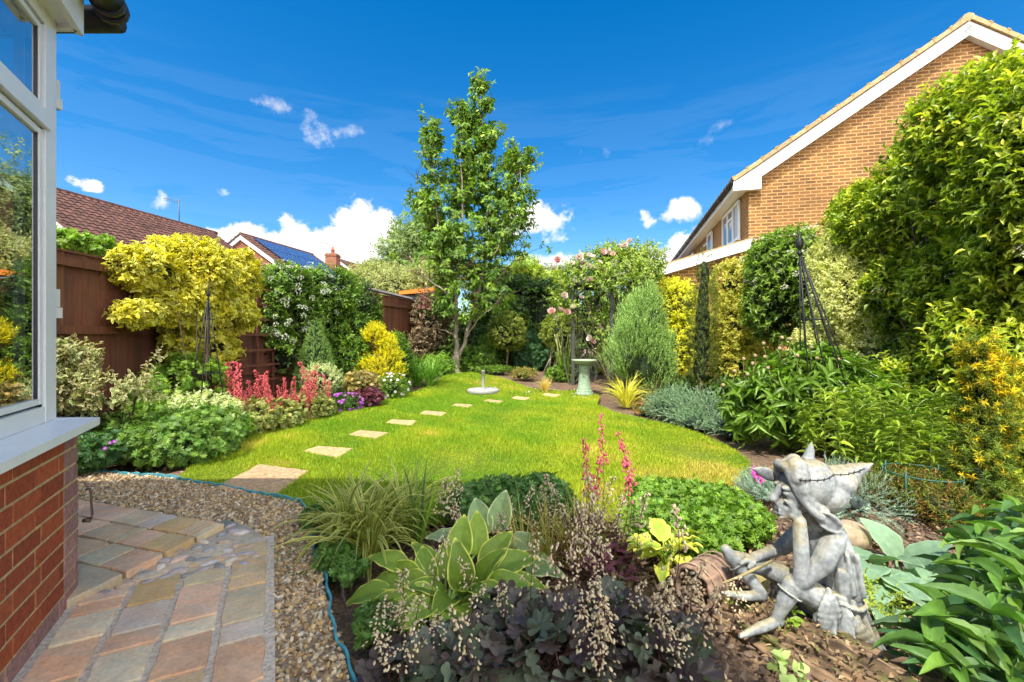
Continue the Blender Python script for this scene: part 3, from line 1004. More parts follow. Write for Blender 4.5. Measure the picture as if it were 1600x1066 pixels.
# lean-to on its left side
mb = MB(); lw = 2.45; q0 = O_R - uR * .06 - vR * lw
poly_wall(mb, [q0, q0 + vR * lw, q0 + vR * lw + UP * 3.2, q0 + UP * 2.52], vR)
poly_wall(mb, [q0, q0 + uR * 6, q0 + uR * 6 + UP * 2.52, q0 + UP * 2.52], uR)
mb.build('lean_to_wall', M_YBRICK, HR, smooth=False)
mb = MB(); rf = MB()
s0 = q0 - vR * .22 - uR * .12 + UP * 2.60; dv = vR * (lw + .3) + UP * .76; Lv = np.linalg.norm(dv); dv /= Lv
obox(mb, s0 - UP * .14 - uR * .03, uR * .028, dv * Lv, UP * .22, C=WHITE)
mb.build('lean_to_board', M_WHITE, HR, smooth=False)
tiled(rf, s0 + UP * .08, uR, dv, 6.2, Lv - .02, C=(.46, .33, .16), amp=.02)
obox(rf, s0 + UP * .085, uR * 6.2, dv * (Lv - .03), UP * .04, C=(.4, .29, .15))
rf.build('lean_to_roof', M_TILE, HR, smooth=False)

# houses on the left (ridge runs away to the right)
uL = np.array([.19, .982, 0]); vL = np.array([-.982, .19, 0])
HL1 = gable_house('brick_house', 'red brick house with a brown pantile roof behind the near fence', [-16.4, 17.1, 0], uL, vL, 7.6, 9.6, 4.85, 7.5, M_RBRICK, (.115, .05, .036), verge=.1, eave=.3, board=.22, tilekw=dict(tw=.3, th=.32, amp=.05))


def aerial(root, p, h=1.1, Lb=.9):
    m = MB(); p = np.asarray(p, float)
    tube(m, [p, p + UP * h], .022, 6, (.12, .12, .125))
    d = norm(np.array([-1, .3, .25])); q = p + UP * h * .9
    tube(m, [q - d * .15, q + d * Lb], .014, 5, (.12, .12, .125))
    for t in np.linspace(0, Lb * .9, 7): tube(m, [q + d * t - UP * .14, q + d * t + UP * .14], .008, 4, (.12, .12, .125))
    m.build('aerial', M_IRON, root)


aerial(HL1, np.array([-18.2, 24.5, 7.5]), 1.25, 1.2)
HL2 = gable_house('brick_house', 'red brick house with blue solar panels on its brown roof', [-12.9, 27.1, 0], uL, vL, 8.0, 6.9, 4.8, 7.5, M_RBRICK, (.13, .06, .042), verge=.1, eave=.3, board=.24, tilekw=dict(amp=.05))
up_ = norm(vL * 4 + UP * 2.7); nr = norm(np.cross(uL, up_)); nr = nr if nr[2] > 0 else -nr
mb = MB(); M_SOLAR = attrmat('solar_glass', .12, spec=.8)
for a_ in range(5):
    for b_ in range(3):
        o = np.array([-12.9, 27.1, 4.8]) + uL * (.5 + a_ * 1.12) + up_ * (.4 + b_ * 1.35) + nr * .2
        obox(mb, o, uL * 1.09, up_ * 1.32, nr * .04, C=(.035, .06, .14))
        obox(mb, o + uL * .03 + up_ * .03 + nr * .041, uL * 1.03, up_ * 1.26, nr * .002, C=(.05, .08, .18))
mb.build('solar_panel', M_SOLAR, HL2, smooth=False)
HL3 = gable_house('brick_house', 'farther red brick house with a chimney, between solar roof and grey willow', [-10.9, 38.0, 0], uL, vL, 8.0, 9, 5.0, 7.75, M_RBRICK, (.15, .07, .048), verge=.1, eave=.3, board=.24, tilekw=dict(amp=.05))
mb = MB(); cb = P(520, 430, 37.6)
for z0, z1, r in ((6.8, 7.95, .45), (7.95, 8.05, .5), (8.05, 8.16, .45)): 
    hexa(mb, [[cb[0] + sx_ * r, cb[1] + sy_ * r, z] for z in (z0, z1) for sx_, sy_ in ((-1, -1), (1, -1), (1, 1), (-1, 1))])
ch = mb.build('chimney', M_RBRICK, HL3, smooth=False)
mb = MB(); lathe(mb, [cb[0], cb[1], 8.16], [(.16, 0), (.13, .3), (.16, .33), (.16, .4), (.1, .4), (.08, .6), (0.01, .66)], 10, (.38, .13, .07)); mb.build('chimney_pot', M_TILE, ch)
aerial(HL3, P(511, 425, 37.2), 2.6, .8)

# shed and playhouse behind the fence
mb = MB(); root = thing('garden_shed', 'low shed with a grey felt roof behind the far fence', 'shed', P(622, 520, 15.5) * [1, 1, 0])
c0 = P(622, 470, 15.5)
box(mb, (c0[0] - 1.3, 14.6, 0), (c0[0] + .5, 16.4, 2.3), (.12, .07, .04)); mb.build('wall', M_FENCE, root, smooth=False)
mb = MB(); hexa(mb, [[c0[0] - 1.5, 14.4, 2.95], [c0[0] + .75, 14.4, 2.42], [c0[0] + .75, 16.6, 2.42], [c0[0] - 1.5, 16.6, 2.95], [c0[0] - 1.5, 14.4, 3.0], [c0[0] + .75, 14.4, 2.47], [c0[0] + .75, 16.6, 2.47], [c0[0] - 1.5, 16.6, 3.0]], C=(.21, .20, .21)); mb.build('roof', M_TILE, root, smooth=False)
c0 = P(650, 470, 18); root = thing('playhouse', 'grey playhouse with an orange roof edge behind the far fence', 'playhouse', c0 * [1, 1, 0])
mb = MB(); box(mb, (c0[0] - .42, 17.6, 0), (c0[0] + .6, 18.6, 2.85), (.10, .10, .115)); mb.build('wall', M_FENCE, root, smooth=False)
mb = MB(); hexa(mb, [[c0[0] - .55, 17.45, 2.86], [c0[0] + .8, 17.45, 2.96], [c0[0] + .8, 18.7, 2.96], [c0[0] - .55, 18.7, 2.86], [c0[0] - .55, 17.45, 3.0], [c0[0] + .8, 17.45, 3.14], [c0[0] + .8, 18.7, 3.14], [c0[0] - .55, 18.7, 3.0]], C=(.75, .22, .02)); mb.build('roof', M_PLAST, root, smooth=False)

# ---------------------------------------------------------------- our own house: brick bay, window, eave; main body behind the camera
OWN = thing('brick_house', 'near red brick house corner with white bay window and sill', 'house', Cc)
Wc = np.array([-2.062, 2.027, 0]); T_ = R; BL = 3.0
mb = MB()   # individual bricks of the dwarf wall, laid along R from the corner
mort = (.56, .42, .20)
obox(mb, Cc - N_ * .10 + UP * -.1 + R * .012, R * BL, N_ * .1005, UP * .895, mort)
obox(mb, Cc + np.array([-1.7, -.12, -.1]), [1.68, 0, 0], [0, .11, 0], UP * .895, mort)
NB = np.array([[.40, .075, .024], [.35, .065, .022], [.43, .09, .028], [.38, .085, .03], [.31, .065, .026]])
PB = np.array([[.38, .20, .165], [.36, .165, .14], [.31, .16, .14]])
rh = .0765
for r_ in range(11):
    z = -.055 + r_ * rh
    s = .0 if r_ % 2 == 0 else .0
    first = True
    lens = [.105, .225] if r_ % 2 == 0 else [.165, .225]
    q = 0
    # quoin pieces near the corner are the purplish ones
    seq = ([.16, .05] if r_ % 2 else [.05, .11])
    while s < BL:
        L = seq[q] if q < 2 else .215
        c_ = (PB if (q < (1 if r_ % 2 else 2)) or r_ < 2 else NB)
        col = c_[rng.integers(len(c_))] * rng.uniform(.85, 1.15)
        d = rng.uniform(.002, .0045)
        obox(mb, Cc + R * s + UP * z - N_ * .06, R * (L - .011), N_ * (.06 + d), UP * (rh - .012), col)
        s += L; q += 1
    s = .012
    while s < 1.6:
        obox(mb, Cc + np.array([-s - .212, -.06, z]), [.212 - .0, 0, 0], [0, .06 + rng.uniform(.004, .008), 0], UP * (rh - .012), NB[rng.integers(len(NB))] * rng.uniform(.85, 1.15)); s += .223
own_wall = mb.build('bay_wall', M_NEARBRICK, OWN, smooth=False)
bv = own_wall.modifiers.new('bevel', 'BEVEL'); bv.width = .004; bv.segments = 2; bv.limit_method = 'ANGLE'
# sill
mb = MB()
hexa(mb, [Cc + N_ * .062 + R * -.07 + UP * .782, Cc + N_ * .062 + R * BL + UP * .782, Wc - N_ * .02 + R * BL + UP * .80, Wc - N_ * .02 + UP * .80, Cc + N_ * .062 + R * -.07 + UP * .816, Cc + N_ * .062 + R * BL + UP * .816, Wc - N_ * .02 + R * BL + UP * .832, Wc - N_ * .02 + UP * .832], WHITE)
cs_ = Cc + N_ * .062 + R * -.07
hexa(mb, [[cs_[0], cs_[1], .782], [Wc[0], Wc[1] - .01, .80], [-3.7, Wc[1] - .01, .80], [-3.7, cs_[1], .782], [cs_[0], cs_[1], .816], [Wc[0], Wc[1] - .01, .832], [-3.7, Wc[1] - .01, .832], [-3.7, cs_[1], .816]], WHITE)
so = mb.build('window_sill', M_WHITE, OWN, smooth=False)
# window frame on the facet
mb = MB(); fz0, fz1 = .832, 2.62
def fb(s0, s1, z0, z1, d0, d1, C=WHITE): obox(mb, Wc + R * s0 - N_ * d1 + UP * z0, R * (s1 - s0), N_ * (d1 - d0), UP * (z1 - z0), C)
fb(0, .105, fz0, fz1, 0, .07)
for k in range(3):
    a0 = .105 + k * .98; a1 = a0 + .98
    fb(a0, a1 - .08, fz0, fz0 + .07, .002, .07); fb(a0, a1 - .08, fz1 - .07, fz1, .002, .07); fb(a1 - .08, a1, fz0, fz1, .001, .07)
    fb(a0 - .02, a1 - .08, 2.10, 2.168, -.012, .06)
    for z0, z1 in ((fz0 + .07, 2.10), (2.168, fz1 - .07)):   # sash of each light
        fb(a0 + .010, a0 + .034, z0 + .012, z1 - .012, .008, .055); fb(a1 - .115, a1 - .092, z0 + .012, z1 - .012, .008, .055)
        fb(a0 + .034, a1 - .115, z0 + .012, z0 + .036, .009, .055); fb(a0 + .034, a1 - .115, z1 - .036, z1 - .012, .009, .055)
        fb(a0, a0 + .010, z0, z1, .012, .06, (.015,) * 3); fb(a0 + .034, a0 + .040, z0 + .03, z1 - .03, .014, .05, (.02, .02, .03)); fb(a0 + .012, a1 - .09, z0, z0 + .012, .03, .06, (.015,) * 3)
# centre facet (turned away from the camera)
for x0, x1 in ((-3.66, -3.58), (-2.9, -2.82), (-2.18, -2.066)): box(mb, (x0, Wc[1] - .07, fz0), (x1, Wc[1] - .001, fz1), WHITE)
for z0, z1 in ((fz0, fz0 + .07), (2.10, 2.168), (fz1 - .07, fz1)):
    for x0, x1 in ((-3.58, -2.9), (-2.82, -2.18)): box(mb, (x0, Wc[1] - .068, z0), (x1, Wc[1] - .003, z1), WHITE)
fo = mb.build('window_frame', M_WHITE, OWN, smooth=False)
bv = fo.modifiers.new('bevel', 'BEVEL'); bv.width = .004; bv.segments = 2; bv.limit_method = 'ANGLE'
for k in range(3):
    a0 = .105 + k * .98
    for z0, z1 in ((.915, 2.09), (2.175, 2.54)):
        mb = MB(); o = Wc + R * (a0 + .03) - N_ * .020 + UP * z0; d1, d2 = R * .84, UP * (z1 - z0)
        mb.add([o, o + d1, o + d1 + d2, o + d2], Q=[[0, 1, 2, 3]]); mb.build('pane', M_GLASS, fo, smooth=False)
for x0, x1 in ((-3.6, -2.88), (-2.84, -2.16)):
    mb = MB(); mb.add([[x0, Wc[1] - .03, .88], [x1, Wc[1] - .03, .88], [x1, Wc[1] - .03, 2.58], [x0, Wc[1] - .03, 2.58]], Q=[[0, 1, 2, 3]]); mb.build('pane', M_GLASS, fo, smooth=False)
# curtains inside
mb = MB(); s = np.linspace(.2, .42, 40)
cu = Wc + R * s[:, None] - N_ * (.16 + .02 * np.sin(s * 150))[:, None]
V = np.vstack([cu + UP * .86, cu + UP * 2.5]); q = np.arange(39); mb.add(V, Q=np.stack([q, q + 1, 40 + q + 1, 40 + q], -1), C=(.30, .33, .36)); mb.build('curtain', M_STEM, OWN)
# room inside: back wall, floor, ceiling
mb = MB()
box(mb, (-6.9, -.75, -.1), (-.9, -.62, 2.6), (.16, .155, .15)); hexa(mb, [[-3.7, -.6, .25], [-.9, -.6, .25], [-2.12, 1.85, .25], [-3.7, 1.85, .25], [-3.7, -.6, .3], [-.9, -.6, .3], [-2.12, 1.85, .3], [-3.7, 1.85, .3]], (.1, .08, .06))
mb.build('room_lining', M_STEM, OWN, smooth=False)
# soffit box, gutter and bay roof
mb = MB()
obox(mb, Cc + N_ * .018 - R * .02 + UP * 2.60, R * BL, N_ * -.025, UP * .34, WHITE)
obox(mb, Cc - N_ * .009 - R * .0 + UP * 2.62, R * BL, N_ * -.09, UP * .02, WHITE)
box(mb, (-3.75, 2.03, 2.60), (-1.99, 2.055, 2.93), WHITE); box(mb, (-3.7, 1.90, 2.621), (-2.06, 2.028, 2.64), WHITE)
mb.build('bay_fascia', M_WHITE, OWN, smooth=False)
mb = MB()
g0 = Cc + N_ * .10 + UP * 2.80 - R * .10
for rr, dz in ((.062, 0), (.05, .05)): tube(mb, [g0 + UP * dz - N_ * dz * .5, g0 + R * 1.2 + UP * dz - N_ * dz * .5, g0 + R * BL + UP * dz], rr, 12, (.02, .022, .024))
tube(mb, [g0 + [-2, .06, 0], g0 + [-.03, .06, 0]], .06, 12, (.02, .022, .024))
for q in (.0, .06): tube(mb, [g0 + R * q, g0 + R * (q + .03)], .07, 12, (.02, .022, .024))
mb.build('gutter', M_PLAST, OWN)
mb = MB(); hexa(mb, [[-3.9, -.6, 2.95], [-.5, -.6, 2.95], [-1.98, 2.12, 2.95], [-3.8, 2.12, 2.95], [-3.9, -.6, 3.3], [-.5, -.6, 3.3], [-2.0, 2.1, 3.0], [-3.8, 2.1, 3.0]], C=(.12, .115, .11))
mb.build('bay_roof', M_TILE, OWN, smooth=False)
# two white window stays / catches that show past the corner post
for z in (1.29, 2.27):
    mb = MB(); box(mb, (-2.3, 2.031, z + .052), (-2.128, 2.11, z + .135), (.62, .62, .58)); box(mb, (-2.3, 2.031, z), (-2.122, 2.115, z + .049), (.66, .66, .62)); mb.build('window_catch', M_WHITE, OWN, smooth=False)
# hook on the wall corner, small white box at its foot
mb = MB(); h0 = Cc + np.array([.012, .03, .42])
tube(mb, [h0 + [0, 0, .07], h0 + [.018, 0, .072], h0 + [.022, 0, .06], h0 + [.03, 0, -.05], h0 + [.026, 0, -.062], h0 + [.01, 0, -.065]], [.005, .005, .004, .005, .006, .006], 8, (.10, .06, .05))
tube(mb, [h0 + [-.01, 0, -.075], h0 + [.018, 0, -.075]], .010, 8, (.12, .08, .06)); mb.build('door_hook', M_IRON, OWN)
# main house body behind the camera (it casts the shadow on the foreground)
mb = MB(); xe = -1.85
box(mb, (-8.5, -8.0, -.1), (xe, -.76, 7.7), (.3, .1, .05)); box(mb, (xe + .002, -6.0, -.1), (-.72, -.46, 4.4), (.3, .1, .05))  # unseen lower block added beside the body to shape the shadow's right edge
mb.build('wall', M_NEARBRICK, OWN, smooth=False)
mb = MB(); hexa(mb, [[-8.7, -8.3, 7.7], [xe + .15, -8.3, 7.7], [xe + .15, -.25, 7.7], [-8.7, -.25, 7.7], [-8.7, -4.3, 10.4], [xe + .15, -4.3, 10.4], [xe + .15, -4.2, 10.4], [-8.7, -4.2, 10.4]], C=(.12, .06, .045))
box(mb, (xe + .16, -6.1, 4.4), (-.6, -.3, 4.52), (.15, .15, .15)); mb.build('roof', M_TILE, OWN, smooth=False)

# ================================================================== PLANTS: helpers


def bush(name, label, cat, ells, n, k, L, leaf, tpl, cols, base=None, edge=None, mat=None, incl=55, droop=0.0, width=.5, depth=.3, lump=.12, fr=2.2, clip=None, gap=None, gfr=4.0,
         upb=.5, outb=1.0, rndb=.35, tipcols=None, cor=.66, corC=(.018, .028, .009), group=None, w=None, ntw=10, front=None, cjit=.16, tr=.006, upn=.5, part='foliage'):
    """shrub or hedge: leafy shoots over a union of ellipsoids, twigs from the base, a dark inner tangle of stems"""
    if base is None:
        c = np.mean([e[0] for e in ells], 0); base = np.array([c[0], c[1], float(zg(c[0], c[1]))])
    root = thing(name, label, cat, base, group)
    p, q = shell(ells, n, depth, lump, fr, clip, gap, gfr, front=front)
    ax = q * outb + UP * upb + rng.normal(0, rndb, p.shape)
    mb = MB()
    shoots(mb, p, ax, k, L, leaf, tpl, cols, edge, incl, droop, width, tipcols=tipcols, w=w, cjit=cjit, upn=upn)
    if cor:   # a second, inner layer of older leaves hides the stems
        pi_, qi_ = shell([(c_, r_ * .80) for c_, r_ in ells], max(20, int(n * .3)), .25, lump, fr, clip, None, gfr, front=front)
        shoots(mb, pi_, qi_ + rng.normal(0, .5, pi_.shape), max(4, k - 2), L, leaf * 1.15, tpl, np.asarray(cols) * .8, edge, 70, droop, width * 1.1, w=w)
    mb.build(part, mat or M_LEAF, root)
    tb = MB()
    if ntw:
        twigs(tb, base, p[rng.choice(len(p), min(ntw, len(p)), replace=False)], tr * 1.8)
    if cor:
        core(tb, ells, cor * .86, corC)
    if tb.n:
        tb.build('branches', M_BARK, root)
    return root


def cone_pts(base, h, r, n, pw=.9, depth=.2, lean=0):
    u = rng.random(n) ** 1.0
    hh = 1 - np.sqrt(1 - u) if True else u
    hh = np.clip(hh * 1.0, 0, 1)
    a = rng.uniform(0, 6.283, n)
    rad = r * np.clip(1 - hh, 0, 1) ** pw * (1 - depth * rng.random(n) ** 1.5)
    d = np.stack([np.cos(a), np.sin(a), np.zeros(n)], -1)
    p = np.asarray(base) + d * rad[:, None] + UP * (hh * h)[:, None]
    return p, norm(d + UP * (r / h))


def prot_fix(o):
    """the prototype was modelled at the origin: shift its data back there"""
    me = o.data; c = np.empty(len(me.vertices) * 3, np.float32); me.vertices.foreach_get('co', c)
    c = c.reshape(-1, 3) + np.asarray(WL[o.parent.name], np.float32); me.vertices.foreach_set('co', c.ravel()); me.update()




def corymbs(mb, p, nrm, r, k, size, cols):
    """flat heads of tiny flowers"""
    N = len(p)
    a = norm(np.cross(nrm, rdir(N))); b = np.cross(nrm, a)
    for i in range(k):
        rr = r * math.sqrt((i + .5) / k) ; ph = i * 2.4 + rng.uniform(0, 1, N)
        q = p + a * (rr * np.cos(ph))[:, None] + b * (rr * np.sin(ph))[:, None] + nrm * (.25 * r - .4 * rr * rr / r)
        leaves(mb, DIA, q, a * np.cos(ph)[:, None] + b * np.sin(ph)[:, None] + rng.normal(0, .3, (N, 3)), nrm + rng.normal(0, .4, (N, 3)), size * rng.uniform(.7, 1.3, N), pal(cols, N, .06), None, 1.0)


def heads(root, name, p, nrm, mk, nvar=3, mat=None):
    """flower heads as parts: a few models, the rest share their data"""
    pr = []
    for i in range(len(p)):
        eu = Vector(norm(nrm[i])).to_track_quat('Z', 'Y').to_euler()
        if i < nvar:
            m = MB(); mk(m); o = m.build(name, mat or M_PETAL, root); prot_fix(o); pr.append(o)
            WL[o.name] = p[i]; o.location = p[i] - WL[root.name]; o.rotation_euler = eu
        else:
            child_copy(pr[i % nvar], root, p[i], eu, rng.uniform(.75, 1.2))


Z1 = np.array([[0, 0, 1.0]]); O1 = np.zeros((1, 3))


def daisies(mb, p, nrm, r, petals, cp, cc, width=.45):
    N = len(p); nrm = norm(nrm)
    a = norm(np.cross(nrm, rdir(N))); b = np.cross(nrm, a)
    for i in range(petals):
        ph = 2 * math.pi * i / petals
        d = a * math.cos(ph) + b * math.sin(ph) + nrm * .15
        leaves(mb, DIA, p, d, nrm, r * rng.uniform(.85, 1.1, N), pal([cp], N, .06), None, width)
    for i in range(5):
        ph = 2 * math.pi * i / 5
        d = a * math.cos(ph) + b * math.sin(ph) + nrm * .5
        leaves(mb, DIA, p + nrm * .1 * r, d, nrm, r * .3, pal([cc], N, .06), None, .9)


def bells(mb, p, d, size, col, cap=(.25, .12, .1)):
    """small hanging bell flowers: two crossed folded diamonds make a faceted bud"""
    V, T, Q = sphere_tpl(5, 4); k = len(V); N = len(p)
    d = norm(d); x = norm(np.cross(d, rdir(N))); z = np.cross(d, x)
    s = (size * rng.uniform(.7, 1.25, N))[:, None, None]
    prof = np.where(V[:, 2] > 0, .75, 1.0)
    W = p[:, None] + s * (V[None, :, 0:1] * prof[None, :, None] * .42 * x[:, None] + V[None, :, 1:2] * prof[None, :, None] * .42 * z[:, None] - V[None, :, 2:3] * .8 * d[:, None])
    c = pal(col, N, .1)
    t = np.clip(V[:, 2] * 1.2 - .35, 0, .8)[None, :, None]
    C = c[:, None] * (1 - t) + np.array(cap)[None, None] * t
    off = (np.arange(N) * k)[:, None, None]
    mb.add(W.reshape(-1, 3), T=(T[None] + off).reshape(-1, 3), Q=(Q[None] + off).reshape(-1, 4), C=C.reshape(-1, 3))


def spike_mesh(h, nb, size, col, stemc, start=.45, spread=.05, tight=1.0, cap=(.3, .14, .1)):
    """one heuchera flower stem standing at the origin"""
    mb = MB()
    t = np.linspace(0, 1, 9); lean = rng.normal(0, .10, 2); cv = rng.normal(0, .05, 2)
    pts = np.stack([h * (lean[0] * t ** 1.5 + cv[0] * np.sin(t * 3)), h * (lean[1] * t ** 1.5 + cv[1] * np.sin(t * 3)), h * t], -1)
    tube(mb, pts, np.linspace(.0024, .0011, 9), 4, stemc, cap=False)
    f = start + (1 - start) * rng.random(nb) ** .9
    c = np.stack([np.interp(f, t, pts[:, k]) for k in range(3)], -1)
    a = rng.uniform(0, 6.283, nb)
    r = spread * (1.15 - f) / (1.15 - start) * rng.uniform(.35, 1.2, nb) * tight + .006
    o = np.stack([np.cos(a), np.sin(a), np.zeros(nb)], -1)
    q = c + o * r[:, None] + UP * (r * rng.uniform(-.1, .9, nb))[:, None]
    for i in range(0, nb, 2):
        tube(mb, [c[i], (c[i] + q[i]) / 2 + UP * .004, q[i] + UP * .004], [.0011, .0009, .0007], 3, stemc, cap=False)
    bells(mb, q, -UP + o * .5 + rng.normal(0, .35, (nb, 3)), size, col, cap)
    return mb


def leafset(mb, tpl, base, spots, size, cm, ce=None, width=1.0, petC=(.12, .2, .04), petr=.004, nb=.5, wj=.1, nadd=(0, 0, 0)):
    """big single leaves: spots = (tip-side anchor point, outward dir); draws a petiole from the base"""
    base = np.asarray(base, float)
    for p, d, s in spots:
        p = np.asarray(p, float)
        if petr:
            mid = (base + p) / 2 + UP * .10 * np.linalg.norm(p - base)
            tube(mb, [base + rng.normal(0, .015, 3) * [1, 1, 0], mid, p], [petr * 1.3, petr, petr], 5, petC, cap=False)
        n = UP + rng.normal(0, .2, 3) - np.asarray(d) * nb * .2 + np.asarray(nadd)
        leaves(mb, tpl, p[None], np.asarray(d, float)[None], n[None], s, pal(cm, 1, .08), None if ce is None else pal(ce, 1, .06), width * rng.uniform(.9, 1.1))


# ================================================================== LEFT BORDER
YEL = [[.50, .42, .025], [.58, .50, .05], [.42, .38, .03]]
OL = [[.10, .14, .02], [.14, .18, .03], [.07, .11, .02]]
CREAM = [[.60, .58, .30], [.52, .52, .22], [.62, .58, .22]]
DG = [[.025, .05, .012], [.04, .075, .016], [.055, .095, .02]]
MG = [[.06, .12, .02], [.085, .16, .025], [.045, .09, .018]]
BG = [[.14, .24, .03], [.19, .29, .035], [.10, .19, .025]]

G_SH = 'shrubs of the left border'
ells = [E(246, 426, 5.3, 46, 32, .3), E(300, 428, 5.8, 72, 46, .38), E(358, 432, 6.7, 32, 50, .34), E(338, 500, 6.2, 54, 46, .36), E(222, 490, 5.1, 34, 12, .2), E(200, 494, 5.0, 20, 8, .12), E(275, 470, 5.5, 46, 34, .32), E(345, 545, 6.1, 40, 26, .32), E(300, 535, 5.9, 26, 20, .26)]
g = bush('golden_euonymus', 'large golden variegated shrub spreading over the near brown fence', 'shrub', ells, 3300, 8, .09, .066, OVAL, [[.10, .15, .018], [.16, .21, .022], [.25, .29, .025]], base=G(318, 690),
     edge=[[.62, .50, .03], [.55, .47, .08], [.60, .53, .16]], incl=62, width=.6, clip=clipL, gap=-.75, gfr=4.6, upb=.7, lump=.28, fr=4.2, cor=.5, group=G_SH)
# variegated loose shrub by the window
ells = [E(140, 600, 4.35, 62, 48, .4), E(112, 570, 4.25, 34, 30, .3), E(196, 578, 4.45, 44, 16, .25), E(185, 612, 4.3, 50, 30, .3), E(228, 560, 4.7, 22, 6, .12)]
bush('variegated_shrub', 'loose white edged variegated shrub between the window sill and the brown fence', 'shrub', ells, 620, 8, .13, .045, OVAL, [[.07, .10, .03], [.10, .13, .04], [.06, .075, .04]], base=G(160, 720), edge=[[.44, .46, .24], [.50, .50, .30], [.46, .36, .24]],
     incl=60, width=.6, clip=clipL, gap=-.35, gfr=5, lump=.25, cor=0, ntw=28, group=G_SH)
# low white-variegated mound under the left obelisk
bush('variegated_shrub', 'low white variegated mound at the foot of the left obelisk', 'shrub', [E(305, 652, 4.95, 48, 26, .32), E(275, 640, 5.1, 25, 20, .25)], 560, 7, .07, .038, OVAL, [[.16, .22, .09], [.22, .28, .13]], edge=[[.62, .64, .45], [.55, .60, .38]], width=.6, lump=.2, group=G_SH)
# ferny light green plant against the fence
bush('leafy_plant', 'light green toothed foliage between the golden shrub and the left obelisk', 'plant', [E(285, 600, 5.4, 45, 30, .3), E(255, 625, 5.2, 35, 25, .3)], 420, 6, .1, .07, PALM, BG, width=1.0, incl=70, lump=.2, cor=.6, group='leafy plants of the left border')
# cranesbill mass by the gravel
bush('cranesbill', 'broad mound of green cranesbill leaves beside the gravel path', 'plant', [E(255, 688, 4.35, 82, 34, .42), E(300, 672, 4.7, 50, 28, .35), E(205, 668, 4.5, 50, 30, .35)], 1500, 4, .05, .058, GERAN, [[.085, .17, .04], [.12, .22, .05], [.16, .25, .05]], width=1.1, incl=75, lump=.2, cor=.7, group='cranesbill mounds')
r_ = bush('cranesbill', 'darker cranesbill clump with two mauve flowers under the window sill corner', 'plant', [E(150, 704, 4.0, 48, 24, .32), E(120, 715, 3.9, 30, 20, .3)], 700, 4, .05, .06, GERAN, [[.04, .10, .035], [.06, .13, .04]], width=1.1, incl=75, lump=.2, cor=.7, group='cranesbill mounds')
heads(r_, 'flower', np.array([P(164, 701, 3.62), P(172, 692, 3.65), P(179, 690, 3.7)]), np.tile([.3, -.8, .5], (3, 1)), lambda m: daisies(m, O1, Z1, .02, 5, (.45, .08, .55), (.6, .5, .5), .8), 1)
bush('leafy_plant', 'yellowish green leaves in front of the low variegated mound', 'plant', [E(350, 668, 5.0, 26, 18, .25), E(230, 655, 4.6, 30, 16, .25)], 260, 5, .07, .06, OVAL, BG, width=.7, cor=.6, group='leafy plants of the left border')
# coral bells: foliage + spikes
CORAL = [[.88, .16, .17], [.92, .24, .24], [.80, .12, .15]]
prot = [spike_mesh(.62, 105, .0125, CORAL, (.40, .10, .08), .36, .05, cap=(.85, .18, .19)) for _ in range(3)]
protos = {}


def coral(label, bp, nsp, foliE, spots, first=None):
    root = thing('coral_bells', label, 'flowering plant', bp, 'coral bells in the left border')
    mb = MB(); p, q = shell(foliE, 420, .3, .2)
    shoots(mb, p, q + UP * .6, 4, .05, .055, HEUCH, [[.16, .20, .05], [.22, .22, .06], [.30, .16, .06], [.12, .19, .07]], [[.28, .30, .12], [.24, .26, .09]], 70, 0, 1.0)
    core(mb, foliE, .6)
    mb.build('foliage', M_LEAF, root)
    for i, (px, py, Yd) in enumerate(spots):
        top = P(px, py, Yd); g0 = GY(px + rng.normal(0, 4), Yd)
        sc = (top[2] - g0[2] + .05) / .62
        k = i % 3
        if k not in protos:
            o = prot[k].build('flower_spike', M_PETAL, root); WL[o.name] = g0; o.location = g0 - WL[root.name]; protos[k] = o
            prot_fix(o)
        else: o = child_copy(protos[k], root, g0, (0, 0, rng.uniform(0, 6.28)))
        o.scale = (sc * 1.05, sc * 1.05, sc)


def sp(cx, n, wx, ytop, Yd): return [(cx + rng.uniform(-wx, wx), ytop + rng.uniform(-14, 34), Yd + rng.uniform(-.25, .25)) for _ in range(n)]


coral('coral flowered plant with upright spikes just right of the left obelisk', G(372, 676), 14, [E(375, 655, 5.6, 40, 22, .3), E(345, 660, 5.4, 25, 18, .25)], sp(357, 9, 16, 585, 5.5) + sp(388, 7, 12, 596, 5.7))
coral('coral flowered plant in the middle of the left border row', G(430, 668), 14, [E(432, 648, 6.0, 38, 20, .3), E(405, 652, 5.8, 25, 18, .25)], sp(418, 8, 14, 596, 5.9) + sp(447, 9, 12, 603, 6.1))
coral('coral flowered plant nearest the small cone conifer', G(482, 655), 14, [E(480, 636, 6.7, 36, 20, .3), E(500, 640, 6.9, 20, 16, .25)], sp(478, 8, 12, 580, 6.5) + sp(503, 6, 10, 605, 6.9))

